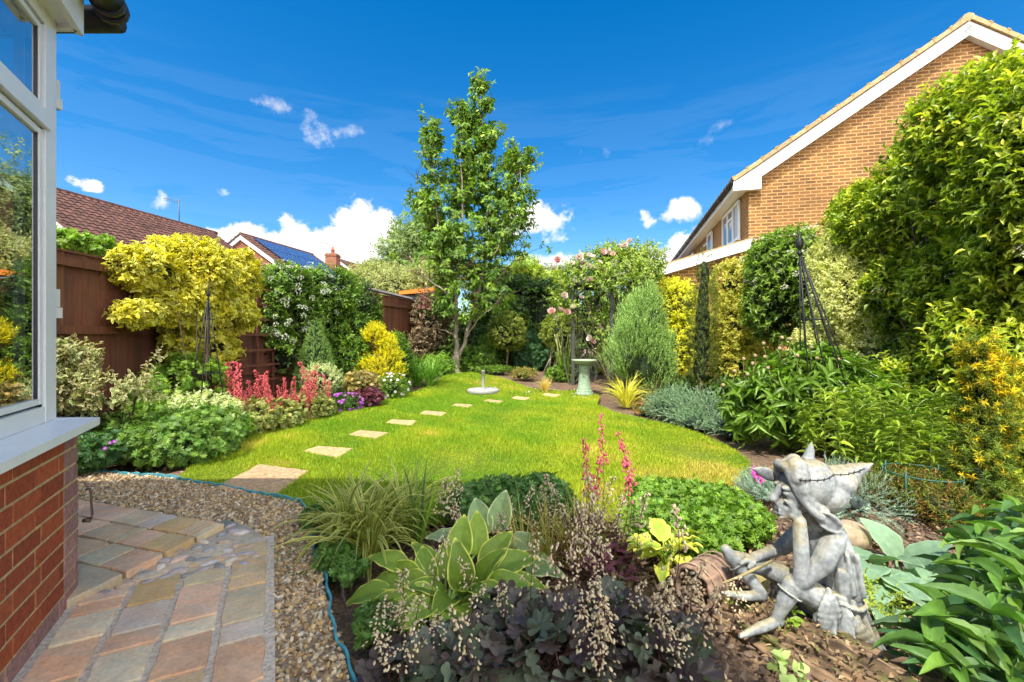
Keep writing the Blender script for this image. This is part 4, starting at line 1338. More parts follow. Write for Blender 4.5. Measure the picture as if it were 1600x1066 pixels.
# flowering hedge on the trellis
def fclip(p): return (p[:, 0] > fence_x(p[:, 1]) + .05) | (p[:, 2] > 2.25)
ells = [E(447, 448, 8.25, 36, 30, .35), E(500, 458, 9.0, 62, 38, .42), E(556, 470, 10.0, 38, 42, .4), E(428, 500, 8.1, 18, 58, .2), E(470, 500, 8.6, 40, 45, .3), E(520, 520, 9.2, 60, 45, .38), E(568, 515, 10.2, 26, 45, .35), E(440, 555, 8.2, 25, 35, .2)]
root = bush('flowering_hedge', 'dark glossy hedge with flat white flower heads climbing the trellis', 'hedge', ells, 3000, 7, .12, .065, OVAL, DG + MG, mat=M_GLOSS, tipcols=[[.16, .25, .03], [.10, .19, .025]], width=.5, incl=55, clip=fclip, lump=.18, cor=.72, base=G(500, 625), gap=-1.0)
p, q = shell([E(440, 440, 8.2, 34, 26, .38), E(470, 450, 8.5, 48, 34, .42), E(445, 500, 8.2, 34, 45, .3), E(500, 470, 8.9, 40, 40, .42)], 85, .05, .2, clip=fclip, front=.3)
heads(root, 'flower_head', p + q * .06, q + UP * .8, lambda m: corymbs(m, O1, Z1, .055, 24, .018, [[.72, .72, .58], [.66, .68, .50]]))
# trellis
mb = MB(); root = thing('trellis', 'brown square lattice trellis standing against the fence by the flowering hedge', 'trellis', (-4.5, 7.2, 0))
a0 = np.array([-4.50, 6.9, 0.]); a1 = np.array([-4.02, 9.1, 0.])
sl_ = MB()
for k in range(7): beam(sl_, a0 + (a1 - a0) * k / 6 + UP * .1, a0 + (a1 - a0) * k / 6 + UP * 2.1, .035, .02, up=np.array([1., 0, 0]), C=BR * 1.2)
sl_.build('upright', M_FENCE, root, smooth=False)
sl_ = MB()
for k in range(8): beam(sl_, a0 + UP * (.2 + .26 * k) + [.022, 0, 0], a1 + UP * (.2 + .26 * k) + [.022, 0, 0], .02, .035, C=BR * 1.25)
sl_.build('cross_slat', M_FENCE, root, smooth=False)

# conifers etc
bp = G(494, 634); bp[2] = float(zg(bp[0], bp[1]))
root = thing('dwarf_conifer', 'small bluish green cone shaped conifer in the left border', 'conifer', bp)
p, q = cone_pts(bp, 1.52, .44, 3600, .8, .12)
mb = MB(); shoots(mb, p, q + UP * .5, 9, .05, .03, NEED, [[.08, .15, .05], [.11, .19, .06], [.13, .21, .06]], None, 50, 0, .26, tipcols=[[.17, .27, .09], [.20, .30, .09]]); mb.build('foliage', M_NEED, root)
mb = MB(); lathe(mb, bp, [(.05, 0), (.34, .05), (.25, .6), (.1, 1.15), (.01, 1.42)], 14, (.02, .04, .015)); mb.build('branches', M_BARK, root)
bush('silvery_shrub', 'small pale grey green shrub at the foot of the cone conifer', 'shrub', [E(503, 592, 7.5, 30, 22, .25)], 300, 8, .08, .035, DIA, [[.22, .27, .14], [.30, .34, .2]], edge=[[.42, .46, .3]], width=.4, group=G_SH)
bush('dark_shrub', 'fine leaved green shrub between the cone conifer and the golden conifer', 'shrub', [E(545, 560, 9.3, 42, 46, .5), E(575, 545, 9.7, 25, 35, .4)], 1100, 8, .16, .08, LANCE, MG + DG, width=.28, incl=45, droop=.15, tipcols=BG, group=G_SH)
bush('bright_shrub', 'bright green shrub squeezed between the golden conifer and the daylilies', 'shrub', [E(617, 562, 9.8, 20, 40, .35)], 420, 8, .14, .07, LANCE, BG + MG, width=.3, group=G_SH)
bp = G(592, 619)
p, q = shell([E(592, 575, 9.1, 29, 40, .36), E(585, 530, 9.1, 19, 24, .25), E(600, 545, 9.1, 18, 25, .22)], 1500, .3, .22, 5)
root = thing('golden_conifer', 'bright golden yellow feathery conifer in the left border', 'conifer', bp)
mb = MB(); shoots(mb, p, q * .7 + UP * .9 + rng.normal(0, .3, p.shape), 9, .12, .045, DIA, [[.32, .32, .02], [.44, .41, .02]], None, 42, 0, .3, tipcols=[[.56, .50, .02], [.50, .45, .015]]); mb.build('foliage', M_NEED, root)
mb = MB(); core(mb, [E(592, 575, 9.1, 29, 40, .36), E(585, 535, 9.1, 17, 24, .25)], .62, (.14, .10, .02)); mb.build('branches', M_BARK, root)
root = thing('broad_leaf_plant', 'clump of upright broad green leaves below the fine leaved shrub', 'plant', G(533, 632))
mb = MB(); blades(mb, G(533, 632), 42, .42, .45, .07, BG + MG, None, 6, .9, .06); mb.build('leaf', M_LEAF, root)
bush('pink_heuchera', 'buff pink tinted foliage between the broad leaves and the golden conifer', 'plant', [E(565, 598, 7.9, 26, 16, .25)], 240, 5, .08, .05, HEUCH, [[.32, .24, .12], [.28, .22, .10], [.20, .2, .07]], width=1, group='leafy plants of the left border')
root = bush('purple_aster', 'low mound of bright purple daisies at the lawn edge', 'flowering plant', [E(543, 630, 7.45, 26, 12, .28)], 300, 5, .05, .03, OVAL, MG, width=.5)
p, q = shell([E(541, 628, 7.4, 26, 12, .28)], 70, .02, .1, front=.3)
heads(root, 'flower', p + q * .03, q + UP * .6 + np.array([0, -.5, 0]), lambda m: daisies(m, O1, Z1, .03, 8, (.46, .08, .58), (.6, .45, .2), .5))
bush('purple_heuchera', 'dark purple leaved plant beside the purple daisies', 'plant', [E(572, 622, 7.7, 24, 12, .25)], 300, 4, .05, .06, HEUCH, [[.12, .035, .07], [.17, .05, .09], [.09, .03, .05]], width=1, group='purple leaved plants')
root = bush('white_daisy', 'clump of white daisies in front of the golden conifer', 'flowering plant', [E(612, 605, 8.75, 24, 15, .3)], 380, 5, .06, .035, OVAL, MG + BG, width=.45)
p, q = shell([E(611, 602, 8.6, 26, 16, .32)], 46, .02, .15, front=.3)
heads(root, 'flower', p + q * .04, q + UP * .6 + np.array([0, -.6, 0]), lambda m: daisies(m, O1, Z1, .032, 9, (.80, .78, .80), (.6, .45, .1), .45))
root = thing('daylily', 'arching grassy daylily clump at the back left of the lawn', 'plant', G(650, 592))
mb = MB()
for dx in (-.28, 0, .3): blades(mb, G(650, 592) + [dx, rng.normal(0, .1), 0], 90, .75, .35, .026, [[.10, .22, .03], [.15, .28, .04], [.07, .16, .03]], None, 7, 1.3, .12)
mb.build('leaf', M_LEAF, root)
bush('smoke_bush', 'dull purple grey shrub with faded pink heads left of the tree trunk', 'shrub', [E(676, 505, 12.4, 28, 42, .5), E(655, 545, 12.2, 24, 30, .4), E(684, 480, 12.6, 16, 18, .35)], 900, 6, .14, .08, OVAL, [[.12, .075, .065], [.17, .11, .08], [.10, .09, .05], [.20, .14, .10]], tipcols=[[.21, .16, .12], [.16, .12, .09]], width=.6, lump=.2)
bush('leafy_plant', 'light green arching foliage at the foot of the tree on its left', 'plant', [E(686, 572, 11.6, 22, 14, .3)], 240, 6, .16, .1, LANCE, BG, width=.3, droop=.2, group='leafy plants around the tree')
bush('leafy_plant', 'broad bright green leaves at the foot of the tree on its right', 'plant', [E(745, 566, 12.6, 34, 20, .4), E(765, 548, 13, 20, 20, .3)], 420, 6, .12, .11, OVAL, BG + MG, width=.65, group='leafy plants around the tree')
bush('leafy_plant', 'grassy green cushion behind the concrete disc', 'plant', [E(770, 584, 11.8, 40, 8, .3)], 260, 5, .1, .07, LANCE, MG + BG, width=.25, group='leafy plants around the tree')

# left obelisk, right obelisk
def obelisk(label, apex, feet, fin, ringsf, legr=.008):
    root = thing('garden_obelisk', label, 'plant support', np.mean(feet, 0), 'black garden obelisks')
    apex = np.asarray(apex)
    for f in feet:
        m = MB(); tube(m, [f - UP * .03, f * .5 + apex * .5, apex], [legr, legr, legr * .9], 6, (.018, .018, .02)); m.build('leg', M_IRON, root)
    for t in ringsf:
        m = MB(); q = [np.asarray(f) * (1 - t) + apex * t for f in feet]; q = q + [q[0]]
        c = np.mean(q[:-1], 0); r = np.linalg.norm(q[0] - c); a = np.linspace(0, 6.283, 25)
        tube(m, np.stack([c[0] + r * np.cos(a), c[1] + r * np.sin(a), np.full(25, c[2])], -1), .005, 5, (.018, .018, .02)); m.build('ring', M_IRON, root)
    m = MB(); lathe(m, apex, np.array([(0.012, -.05), (.024, -.03), (.024, -.015), (.014, 0), (.014, .02), (.03, .04), (.040, .075), (.03, .12), (.016, .17), (.006, .2), (.001, .24)]) * fin, 12, (.02, .02, .022)); m.build('finial', M_IRON, root)


ob = G(322, 688)
obelisk('slim black wire obelisk in front of the golden shrub on the left', ob + [.01, .02, 1.66], [ob + [.25 * math.cos(a), .25 * math.sin(a), 0] for a in (.3, 1.87, 3.44, 5.0)], .5, (.22, .47, .72, .93), .0065)
ob = G(1312, 706)
fe = [ob + [.34 * math.cos(a), .34 * math.sin(a), 0] for a in np.arange(8) * math.pi / 4 + .25]
obelisk('taller black metal obelisk with a pointed finial rising behind the peony', ob + np.array([-.42, .0, 2.10]), fe, .95, (.35, .66, .93), .0068)

# ================================================================== TREE
root = thing('cherry_tree', 'tall narrow young tree standing at the far end of the lawn', 'tree', G(710, 582))
TY = root.location[1]
tb = MB()
BRN = [
    ([(711, 584), (713, 560), (713, 530), (714, 500)], [.15, .105, .09, .08], 0),
    ([(716, 562), (728, 530), (738, 490), (752, 440), (760, 390), (762, 330)], [.085, .075, .07, .06, .05, .04], .15),
    ([(762, 330), (758, 260), (754, 190), (748, 118)], [.04, .032, .02, .008], .2),
    ([(714, 500), (712, 450), (716, 400), (722, 340), (722, 270), (716, 165)], [.08, .06, .05, .04, .025, .008], -.1),
    ([(714, 505), (700, 460), (688, 400), (682, 340), (678, 270), (674, 190)], [.05, .045, .038, .03, .02, .007], -.2),
    ([(752, 440), (775, 390), (788, 330), (796, 280), (800, 228)], [.04, .035, .028, .02, .007], .3),
    ([(738, 490), (765, 450), (790, 420), (812, 405)], [.035, .028, .02, .008], .4),
    ([(770, 400), (800, 350), (812, 290), (814, 240)], [.03, .022, .016, .007], -.3),
    ([(700, 460), (675, 440), (655, 420), (640, 400)], [.035, .026, .02, .008], -.5),
    ([(688, 400), (668, 360), (656, 320), (650, 270)], [.03, .02, .015, .007], .1),
    ([(714, 500), (690, 490), (670, 470), (652, 455)], [.03, .022, .015, .007], .5),
    ([(722, 340), (742, 290), (735, 230), (722, 175)], [.025, .018, .012, .006], .5),
    ([(754, 230), (770, 215), (778, 200)], [.012, .009, .004], 0),
    ([(713, 530), (705, 520), (690, 515), (676, 512)], [.03, .02, .014, .006], -.6),
    ([(728, 530), (745, 500), (770, 480), (790, 450)], [.03, .02, .014, .006], -.6)]
cl = []
for pts, rad, dy in BRN:
    q = np.array([P(px, py, TY + dy * min(1, (584 - py) / 120)) for px, py in pts])
    t = np.linspace(0, 1, len(q)); tt = np.linspace(0, 1, 14)
    qq = np.stack([np.interp(tt, t, q[:, k]) for k in range(3)], -1); qq[1:-1] += rng.normal(0, .018, (12, 3))
    tube(tb, qq, np.interp(tt, t, rad) * .66, 9, (.36, .29, .22))
    # side twigs carry the leaves
    L = np.linalg.norm(np.diff(q, axis=0), axis=1).sum()
    for _ in range(int(L * 23)):
        f = rng.random()
        p0 = np.array([np.interp(f, t, q[:, k]) for k in range(3)])
        if p0[2] < 1.55 or (p0[2] < 2.7 and rng.random() < .55): continue
        hz = (p0[2] - 1.5) / 6.5
        r = rng.uniform(.18, .75) * (1.0 if hz < .45 else (.62 if hz < .66 else .27)) * (1.15 if hz < .3 else 1)
        a = rng.uniform(0, 6.283)
        p1 = p0 + np.array([math.cos(a) * r, math.sin(a) * r, r * rng.uniform(.1, .8)])
        tube(tb, [p0, (p0 + p1) / 2 + rng.normal(0, .03, 3), p1], [.009, .006, .003], 4, (.15, .10, .07), cap=False)
        for g_ in np.linspace(.35, 1.0, 4): cl.append((p0 * (1 - g_) + p1 * g_, p1 - p0))
# trunk flare
lathe(tb, G(710, 583) - [0, 0, .05], [(.26, 0), (.18, .06), (.12, .16), (.085, .34), (.07, .5)], 12, (.32, .25, .19))
tb.build('trunk', M_BARK, root)
cp = np.array([c_[0] for c_ in cl]); cd = np.array([c_[1] for c_ in cl])
kk = n3(cp, 1.9) > -.75; cp, cd = cp[kk], cd[kk]
cp = cp + rng.normal(0, .05, cp.shape)
mb = MB()
shoots(mb, cp, norm(cd) + rng.normal(0, .4, cd.shape), 7, .15, .135, OVAL, [[.06, .12, .018], [.09, .165, .022], [.13, .21, .026], [.18, .25, .03]], None, 65, .55, .52, .3, upn=.9, w=[.3, .35, .25, .1])
# a few dull red leaves and spent tassels inside
ps = np.array([P(px, py, TY - .3) for px, py in ((688, 435), (726, 430), (738, 455), (670, 472), (735, 415), (660, 470))])
ps = np.repeat(ps, 9, 0) + rng.normal(0, .09, (54, 3))
shoots(mb, ps, rdir(54), 4, .08, .08, OVAL, [[.16, .04, .05], [.13, .05, .05]], None, 60, .5, .5)
mb.build('crown', M_LEAF, root)

# ================================================================== BACK OF THE GARDEN
IVY = DG + [[.03, .06, .015], [.07, .12, .02]]
HEART = tpl_grid(4, 3, lambda s: .95 * math.cos(s * 1.45) ** .7 if s > .02 else .6, fold=.08, bend=.25)
ells = [E(800, 475, 14.2, 75, 46, .7), E(785, 540, 14, 70, 50, .6), E(855, 500, 13.9, 42, 62, .55), E(745, 530, 14.3, 40, 55, .5), E(860, 555, 13.6, 36, 40, .4), E(700, 520, 14.6, 40, 50, .5)]
bush('ivy_hedge', 'dark ivy covered hedge across the back of the garden behind the round topped standards', 'hedge', ells, 4300, 5, .16, .085, HEART, IVY, mat=M_GLOSS, width=.95, incl=70, droop=.35, tipcols=[[.07, .13, .02], [.05, .09, .018]], lump=.16, cor=.8, front=.4, gap=-1.1)
bush('yellow_green_shrub', 'sunlit yellow green top growth over the back hedge', 'shrub', [E(770, 440, 14.8, 40, 20, .5), E(820, 437, 14.8, 40, 16, .5), E(870, 450, 14.5, 25, 22, .4)], 900, 6, .22, .12, LANCE, [[.16, .24, .03], [.22, .30, .035], [.28, .30, .04]], width=.4, droop=.1, cor=.7)
bush('dark_shrub', 'dark shrub behind the rose arch', 'shrub', [E(935, 505, 13.2, 60, 66, .6), E(985, 520, 12.6, 40, 60, .5)], 1500, 6, .16, .09, OVAL, DG + MG, tipcols=BG, width=.5, cor=.78, front=.5)
bush('yellow_green_shrub', 'low yellow green shrub seen through the rose arch', 'shrub', [E(944, 575, 12.0, 24, 32, .4)], 620, 6, .1, .05, OVAL, [[.22, .30, .03], [.30, .34, .03], [.14, .22, .025]], width=.55, cor=.75)
HOL = [[.05, .09, .015], [.09, .14, .02], [.14, .19, .03]]


def standard(label, cx, cy, r, Yd, foot, stakes):
    gp = GY(foot[0], Yd - .1); root = thing('standard_holly', label, 'small tree', gp, 'ball topped standards before the back hedge')
    el_ = [E(cx, cy, Yd, r, r * .95, r * Yd / F), E(cx + r * .3, cy - r * .25, Yd, r * .7, r * .7, r * .7 * Yd / F)]
    p, q = shell(el_, 620, .3, .16, 4)
    mb = MB(); shoots(mb, p, q + UP * .35, 7, .1, .062, OVAL, HOL, None, 55, .0, .5, tipcols=[[.17, .22, .03], [.24, .24, .05]]); mb.build('crown', M_GLOSS, root)
    mb = MB(); t0 = P(cx, cy + r * .5, Yd); tube(mb, [gp, (gp + t0) / 2 + [.02, 0, 0], t0, P(cx, cy, Yd)], [.03, .025, .024, .01], 8, (.17, .13, .08)); core(mb, el_, .6)
    for s_ in stakes: tube(mb, [GY(s_[0], Yd - .2), P(s_[1], s_[2], Yd)], .017, 6, (.30, .25, .17))
    mb.build('trunk', M_BARK, root)


standard('ball topped standard to the right of the tree with a straight thin trunk', 794, 522, 30, 12.4, (790, 588), [])
standard('ball topped standard beside the rose arch with leaning pale stakes', 876, 520, 30, 11.9, (862, 590), [(849, 866, 545), (858, 862, 540)])
bush('hellebore', 'dark bluish plant with fingered leaves between the two standards', 'plant', [E(832, 560, 13.0, 26, 38, .4)], 500, 5, .16, .16, PALM, [[.04, .10, .05], [.06, .14, .06]], width=1.0, incl=75, droop=.3, cor=.7)
bush('fern', 'green ferny clump at the base of the rose arch on its left', 'plant', [E(880, 590, 10.9, 24, 13, .3)], 420, 5, .08, .07, GERAN, MG + BG, width=1.0, cor=.6)
root = thing('straw_grass', 'small tuft of straw coloured grass before the leaning stakes', 'grass clump', G(852, 601))
mb = MB(); blades(mb, G(852, 601), 150, .30, .3, .012, [[.55, .40, .16], [.48, .36, .14], [.40, .36, .12]], None, 5, .7, .05); mb.build('leaf', M_LEAF, root)
root = thing('iris_clump', 'upright sword leaves and old stems behind the fern clump', 'plant', GY(884, 11.3))
mb = MB(); blades(mb, GY(884, 11.3), 40, .75, .12, .03, BG, None, 6, .5, .15)
for _ in range(7):
    b_ = GY(884 + rng.uniform(-18, 14), 11.3); tube(mb, [b_, b_ + [rng.normal(0, .04), 0, .6], b_ + [rng.normal(0, .06), 0, 1.05]], [.012, .014, .016], 6, (.26, .28, .12))
mb.build('leaf', M_LEAF, root)
bush('red_tinged_shrub', 'small russet clump on the soil left of the straw coloured tuft', 'plant', [E(818, 587, 11.0, 20, 9, .25)], 160, 5, .08, .05, LANCE, [[.22, .16, .05], [.18, .2, .05]], width=.4)

# trees beyond the fence
bush('willow', 'silvery grey green willow mass beyond the far fence', 'tree', [E(625, 448, 20.5, 65, 30, 1.6), E(590, 440, 21, 40, 22, 1.3), E(670, 445, 20, 40, 30, 1.4)], 2300, 7, .38, .15, LANCE, [[.26, .28, .14], [.32, .33, .19], [.20, .23, .11]], width=.28, cor=.75, corC=(.08, .09, .05), tr=.03, lump=.2, base=GY(625, 20.5), group='trees beyond the fence')
bush('birch', 'tall open leaved tree behind the narrow garden tree', 'tree', [E(648, 375, 24, 44, 52, 1.6), E(620, 400, 24, 38, 40, 1.5), E(690, 390, 24.5, 50, 60, 1.7)], 3400, 6, .3, .13, OVAL, [[.09, .14, .04], [.13, .19, .06], [.17, .22, .09]], width=.6, cor=0, tr=.05, lump=.28, gap=-.5, gfr=1.6, ntw=26, droop=.3, depth=.6, base=GY(660, 24), group='trees beyond the fence')
bush('shrub_tree', 'light leaved tree showing above the back hedge left of the roses', 'tree', [E(828, 425, 19, 24, 20, .7), E(848, 432, 19, 22, 12, .6)], 420, 6, .3, .16, LANCE, [[.22, .30, .08], [.28, .34, .12]], width=.4, cor=0, gap=-.3, tr=.02, base=GY(828, 19), group='trees beyond the fence')
gp = GY(853, 21); root = thing('young_spruce', 'thin dark spruce tip above the back hedge', 'conifer', gp)
tp = P(853, 408, 21); mb = MB(); tube(mb, [gp, tp], [.09, .01], 6, (.1, .07, .05)); mb.build('trunk', M_BARK, root)
p, q = cone_pts([gp[0], gp[1], tp[2] - 1.3], 1.3, .42, 260, .8, .5); mb = MB(); shoots(mb, p, q - UP * .2, 8, .2, .09, NEED, [[.04, .07, .04], [.06, .09, .05]], None, 50, 0, .2); mb.build('foliage', M_NEED, root)
for lab, ee, cc_ in (('leafy green creeper tops poking over the near fence beside the window', [E(125, 378, 6.2, 32, 7, .2), E(170, 384, 6.4, 30, 7, .2)], BG),):
    bush('creeper', lab, 'climber', [(e[0] + [-.2, 0, 0], e[1]) for e in ee], 160, 5, .09, .09, OVAL, cc_, width=.7, cor=0, ntw=4, base=(-5.0, 6.2, 0))

# ================================================================== LAWN ORNAMENTS
gp = G(755, 613); root = thing('parasol_base', 'round grey concrete disc with a short metal tube standing on the lawn', 'parasol base', gp)
mb = MB(); lathe(mb, gp, [(.0, -.02), (.335, -.02), (.335, .055), (.325, .068), (.30, .075), (.0, .078)], 40, (.40, .39, .36)); mb.build('base', M_STONE, root)
mb = MB(); lathe(mb, gp + [.0, 0, .07], [(.055, 0), (.055, .012), (.036, .014), (.034, .02), (.034, .37), (.037, .372), (.037, .392), (.026, .394), (.024, .34), (0, .34)], 20, (.36, .34, .29)); tube(mb, [gp + [-.05, -.01, .40], gp + [-.035, -.0, .40]], .014, 8, (.1, .1, .1)); mb.build('tube', M_PLAST, root)

gp = G(913, 617); root = thing('bird_bath', 'pale green bird bath on a round pedestal before the rose arch', 'bird bath', gp)
GRN = (.30, .40, .27)
mb = MB(); lathe(mb, gp, [(0, -.02), (.185, -.02), (.185, .03), (.178, .05), (.16, .06), (.165, .085), (.155, .105), (.14, .112), (.145, .135), (.137, .155), (.128, .165), (.118, .3), (.108, .45), (.104, .56), (.112, .575), (.112, .60), (.10, .61), (.10, .625)], 36, GRN)
for k in range(12):
    a = k * .5236; tube(mb, [gp + [.112 * math.cos(a + t) * 1.02, .112 * math.sin(a + t) * 1.02, .47 + .016 * math.sin(6 * t)] for t in np.linspace(0, .5, 7)], .006, 5, np.array(GRN) * .9)
a = np.linspace(0, 6.283, 25); tube(mb, np.stack([gp[0] - .03 + .032 * np.cos(a), np.full(25, gp[1] - .115), gp[2] + .42 + .032 * np.sin(a)], -1), .007, 6, np.array(GRN) * .9)
mb.build('pedestal', M_STONE, root)
mb = MB(); lathe(mb, gp + [0, 0, .62], [(.10, 0), (.16, .012), (.215, .04), (.245, .07), (.258, .078), (.262, .095), (.25, .10), (.23, .085), (.12, .05), (0, .045)], 40, (.36, .42, .30)); mb.build('bowl', M_STONE, root)
mb = MB(); lathe(mb, gp + [0, 0, .69], [(0, 0), (.22, 0)], 30, (.10, .13, .12)); mb.build('water', M_DARKGLASS, root)
# fallen petals around it
n = 170; an = rng.uniform(0, 6.283, n); rd = np.abs(rng.normal(0, .75, n)) + .2
pp = np.stack([gp[0] - .25 + rd * np.cos(an) * 1.3, gp[1] + .15 + rd * np.sin(an) * .7, 0 * an], -1); pp = pp[in_poly(pp[:, 0], pp[:, 1], LAWN)]; pp[:, 2] = zg(pp[:, 0], pp[:, 1]) + .045
mb = MB(); leaves(mb, DIA, pp, rdir(len(pp)) * [1, 1, .3], UP + rng.normal(0, .3, (len(pp), 3)), rng.uniform(.02, .045, len(pp)), pal([[.75, .68, .62], [.7, .55, .45]], len(pp), .05), None, .9)
tag(mb.build('petal_litter', M_PETAL, origin=(0, 0, 0)), kind='stuff')

# rose arch
A0 = np.array([1.40, 10.3, .08]); fy = math.radians(50); dA = np.array([math.sin(fy), math.cos(fy), 0]) * .80; wA = np.array([math.cos(fy), -math.sin(fy), 0]) * 1.10
root = thing('rose_arch', 'weathered grey wooden garden arch carrying the climbing rose', 'garden arch', A0)
GT = (.085, .088, .075); top = 2.28
for s in (0, 1):
    for d in (0, 1):
        m = MB(); q = A0 + wA * s + dA * d; beam(m, q - UP * .1, q + UP * (top - .05), .07, .07, up=np.array([0, 1., 0]), C=GT); m.build('post', M_WOODGREY, root, smooth=False)
        m = MB(); r0 = q + UP * 1.85; r1 = q + wA * (.30 if s == 0 else -.30) + UP * (top - .05); tube(m, [r0, r0 * .62 + r1 * .38 + UP * .09, r1], [.028, .03, .028], 6, GT); m.build('brace', M_WOODGREY, root)
    m = MB()
    for k in range(1, 5): beam(m, A0 + wA * s + dA * k / 5 + UP * .2, A0 + wA * s + dA * k / 5 + UP * 2.1, .022, .022, up=np.array([0, 1., 0]), C=GT)
    for k in range(7): beam(m, A0 + wA * s + UP * (.25 + k * .3) + [.012, -.012, 0], A0 + wA * s + dA + UP * (.25 + k * .3) + [.012, -.012, 0], .02, .026, C=GT)
    m.build('side_lattice', M_WOODGREY, root, smooth=False)
    m = MB(); beam(m, A0 + wA * s - dA * .15 + UP * top, A0 + wA * s + dA * 1.15 + UP * top, .07, .09, C=GT); m.build('side_beam', M_WOODGREY, root, smooth=False)
for k in range(5):
    m = MB(); q = A0 + dA * (k * .25) + UP * (top + .082); beam(m, q - wA * .15, q + wA * 1.15, .045, .07, C=GT); m.build('cross_bar', M_WOODGREY, root, smooth=False)

root = thing('climbing_rose', 'climbing rose with pale pink blooms sprawling over the arch', 'climbing rose', A0 + wA + [.1, .2, 0])
el_ = [E(900, 425, 10.5, 38, 24, .4), E(945, 410, 10.4, 60, 22, .5), E(985, 420, 10.1, 40, 38, .5), E(1005, 440, 9.9, 20, 50, .4), E(1010, 415, 9.9, 20, 20, .3), E(960, 398, 10.2, 30, 16, .35), E(935, 430, 9.8, 46, 12, .3), E(972, 432, 9.2, 26, 26, .25), E(950, 445, 9.5, 20, 12, .2)]
p1, q1 = shell(el_, 1700, .5, .3, 4)
el2 = [E(885, 485, 10.5, 28, 18, .3), E(872, 470, 10.6, 18, 20, .25), E(950, 520, 9.8, 22, 26, .2), E(965, 495, 9.8, 18, 40, .2), E(985, 490, 9.9, 22, 40, .3), E(910, 455, 10.5, 16, 20, .2)]
p2, q2 = shell(el2, 420, .6, .3, 5)
p, q = np.vstack([p1, p2]), np.vstack([q1, q2])
mb = MB(); shoots(mb, p, q * .8 + UP * .3 + rng.normal(0, .35, p.shape), 7, .18, .068, OVAL, [[.08, .15, .02], [.12, .20, .025], [.16, .25, .035], [.05, .10, .015]], None, 65, .2, .6, tipcols=[[.22, .26, .05], [.18, .24, .04]]); mb.build('foliage', M_LEAF, root)
mb = MB(); b0 = A0 + wA + [.06, .1, 0]; b1 = A0 + [-.05, .1, 0]
twigs(mb, b0, p1[rng.choice(len(p1), 26)], .011, (.16, .15, .08), .1, 5); twigs(mb, b1, p2[rng.choice(len(p2), 10)], .009, (.14, .14, .07), .06, 5); twigs(mb, b0, p2[rng.choice(len(p2), 10)], .009, (.18, .13, .08), .06, 5)
mb.build('stems', M_BARK, root)


def bloom_mesh(cols, ctr, r=.06):
    mb = MB(); PT_ = tpl_grid(4, 3, lambda s: .5 + .8 * math.sin(s * 2.2) if s < .99 else .75, fold=.25, bend=-.45)
    for ring, (n, tilt, sz) in enumerate(((7, 1.25, 1.0), (6, .85, .85), (5, .5, .7), (4, .2, .5))):
        a = np.arange(n) * 2 * math.pi / n + ring * .5
        d = np.stack([np.cos(a) * math.sin(tilt), np.sin(a) * math.sin(tilt), np.full(n, math.cos(tilt))], -1)
        nn = UP * math.sin(tilt) - np.stack([np.cos(a), np.sin(a), 0 * a], -1) * math.cos(tilt)
        c = np.asarray(cols) * (1 - ring / 4) + np.asarray(ctr) * ring / 4
        leaves(mb, PT_, np.zeros((n, 3)), d, nn, r * sz * rng.uniform(.9, 1.1, n), np.tile(c, (n, 1)) * rng.uniform(.93, 1.05, (n, 1)), None, 1.0)
    return mb


bl_px = [(865, 422), (893, 415), (871, 408), (906, 400), (897, 443), (915, 441), (922, 421), (933, 423), (921, 440), (920, 401), (926, 404), (904, 405), (940, 395), (955, 394), (968, 388), (958, 400), (985, 378), (976, 385), (1005, 402), (1008, 400), (1015, 405), (957, 437), (983, 431), (971, 432), (978, 457), (952, 426), (946, 426),
         (907, 467), (875, 487), (886, 489), (865, 496), (863, 490), (880, 463), (897, 482), (942, 508), (945, 509), (937, 515), (924, 535), (923, 530), (985, 491), (961, 483), (972, 500), (1000, 420), (992, 412), (935, 412), (1020, 430), (1002, 450), (880, 420), (912, 412), (962, 412)]
BL = [((.86, .75, .66), (.84, .62, .48)), ((.88, .81, .72), (.84, .64, .52)), ((.84, .58, .52), (.76, .30, .28))]
bpro = []
for i, (px, py) in enumerate(bl_px):
    Yd = 9.95 - .15 * rng.random() if py < 460 else 10.0
    if px < 915: Yd = 10.15
    loc = P(px, py, Yd)
    rot = (math.radians(55) + rng.normal(0, .35), 0, rng.normal(0, .6))
    if i < 3:
        o = bloom_mesh(*BL[i], r=.108).build('rose_bloom', M_PETAL, root); prot_fix(o); WL[o.name] = loc; o.location = loc - WL[root.name]; o.rotation_euler = rot; bpro.append(o)
    else:
        k = rng.choice(3, p=[.45, .35, .2]); child_copy(bpro[k], root, loc, rot, rng.uniform(.7, 1.15))

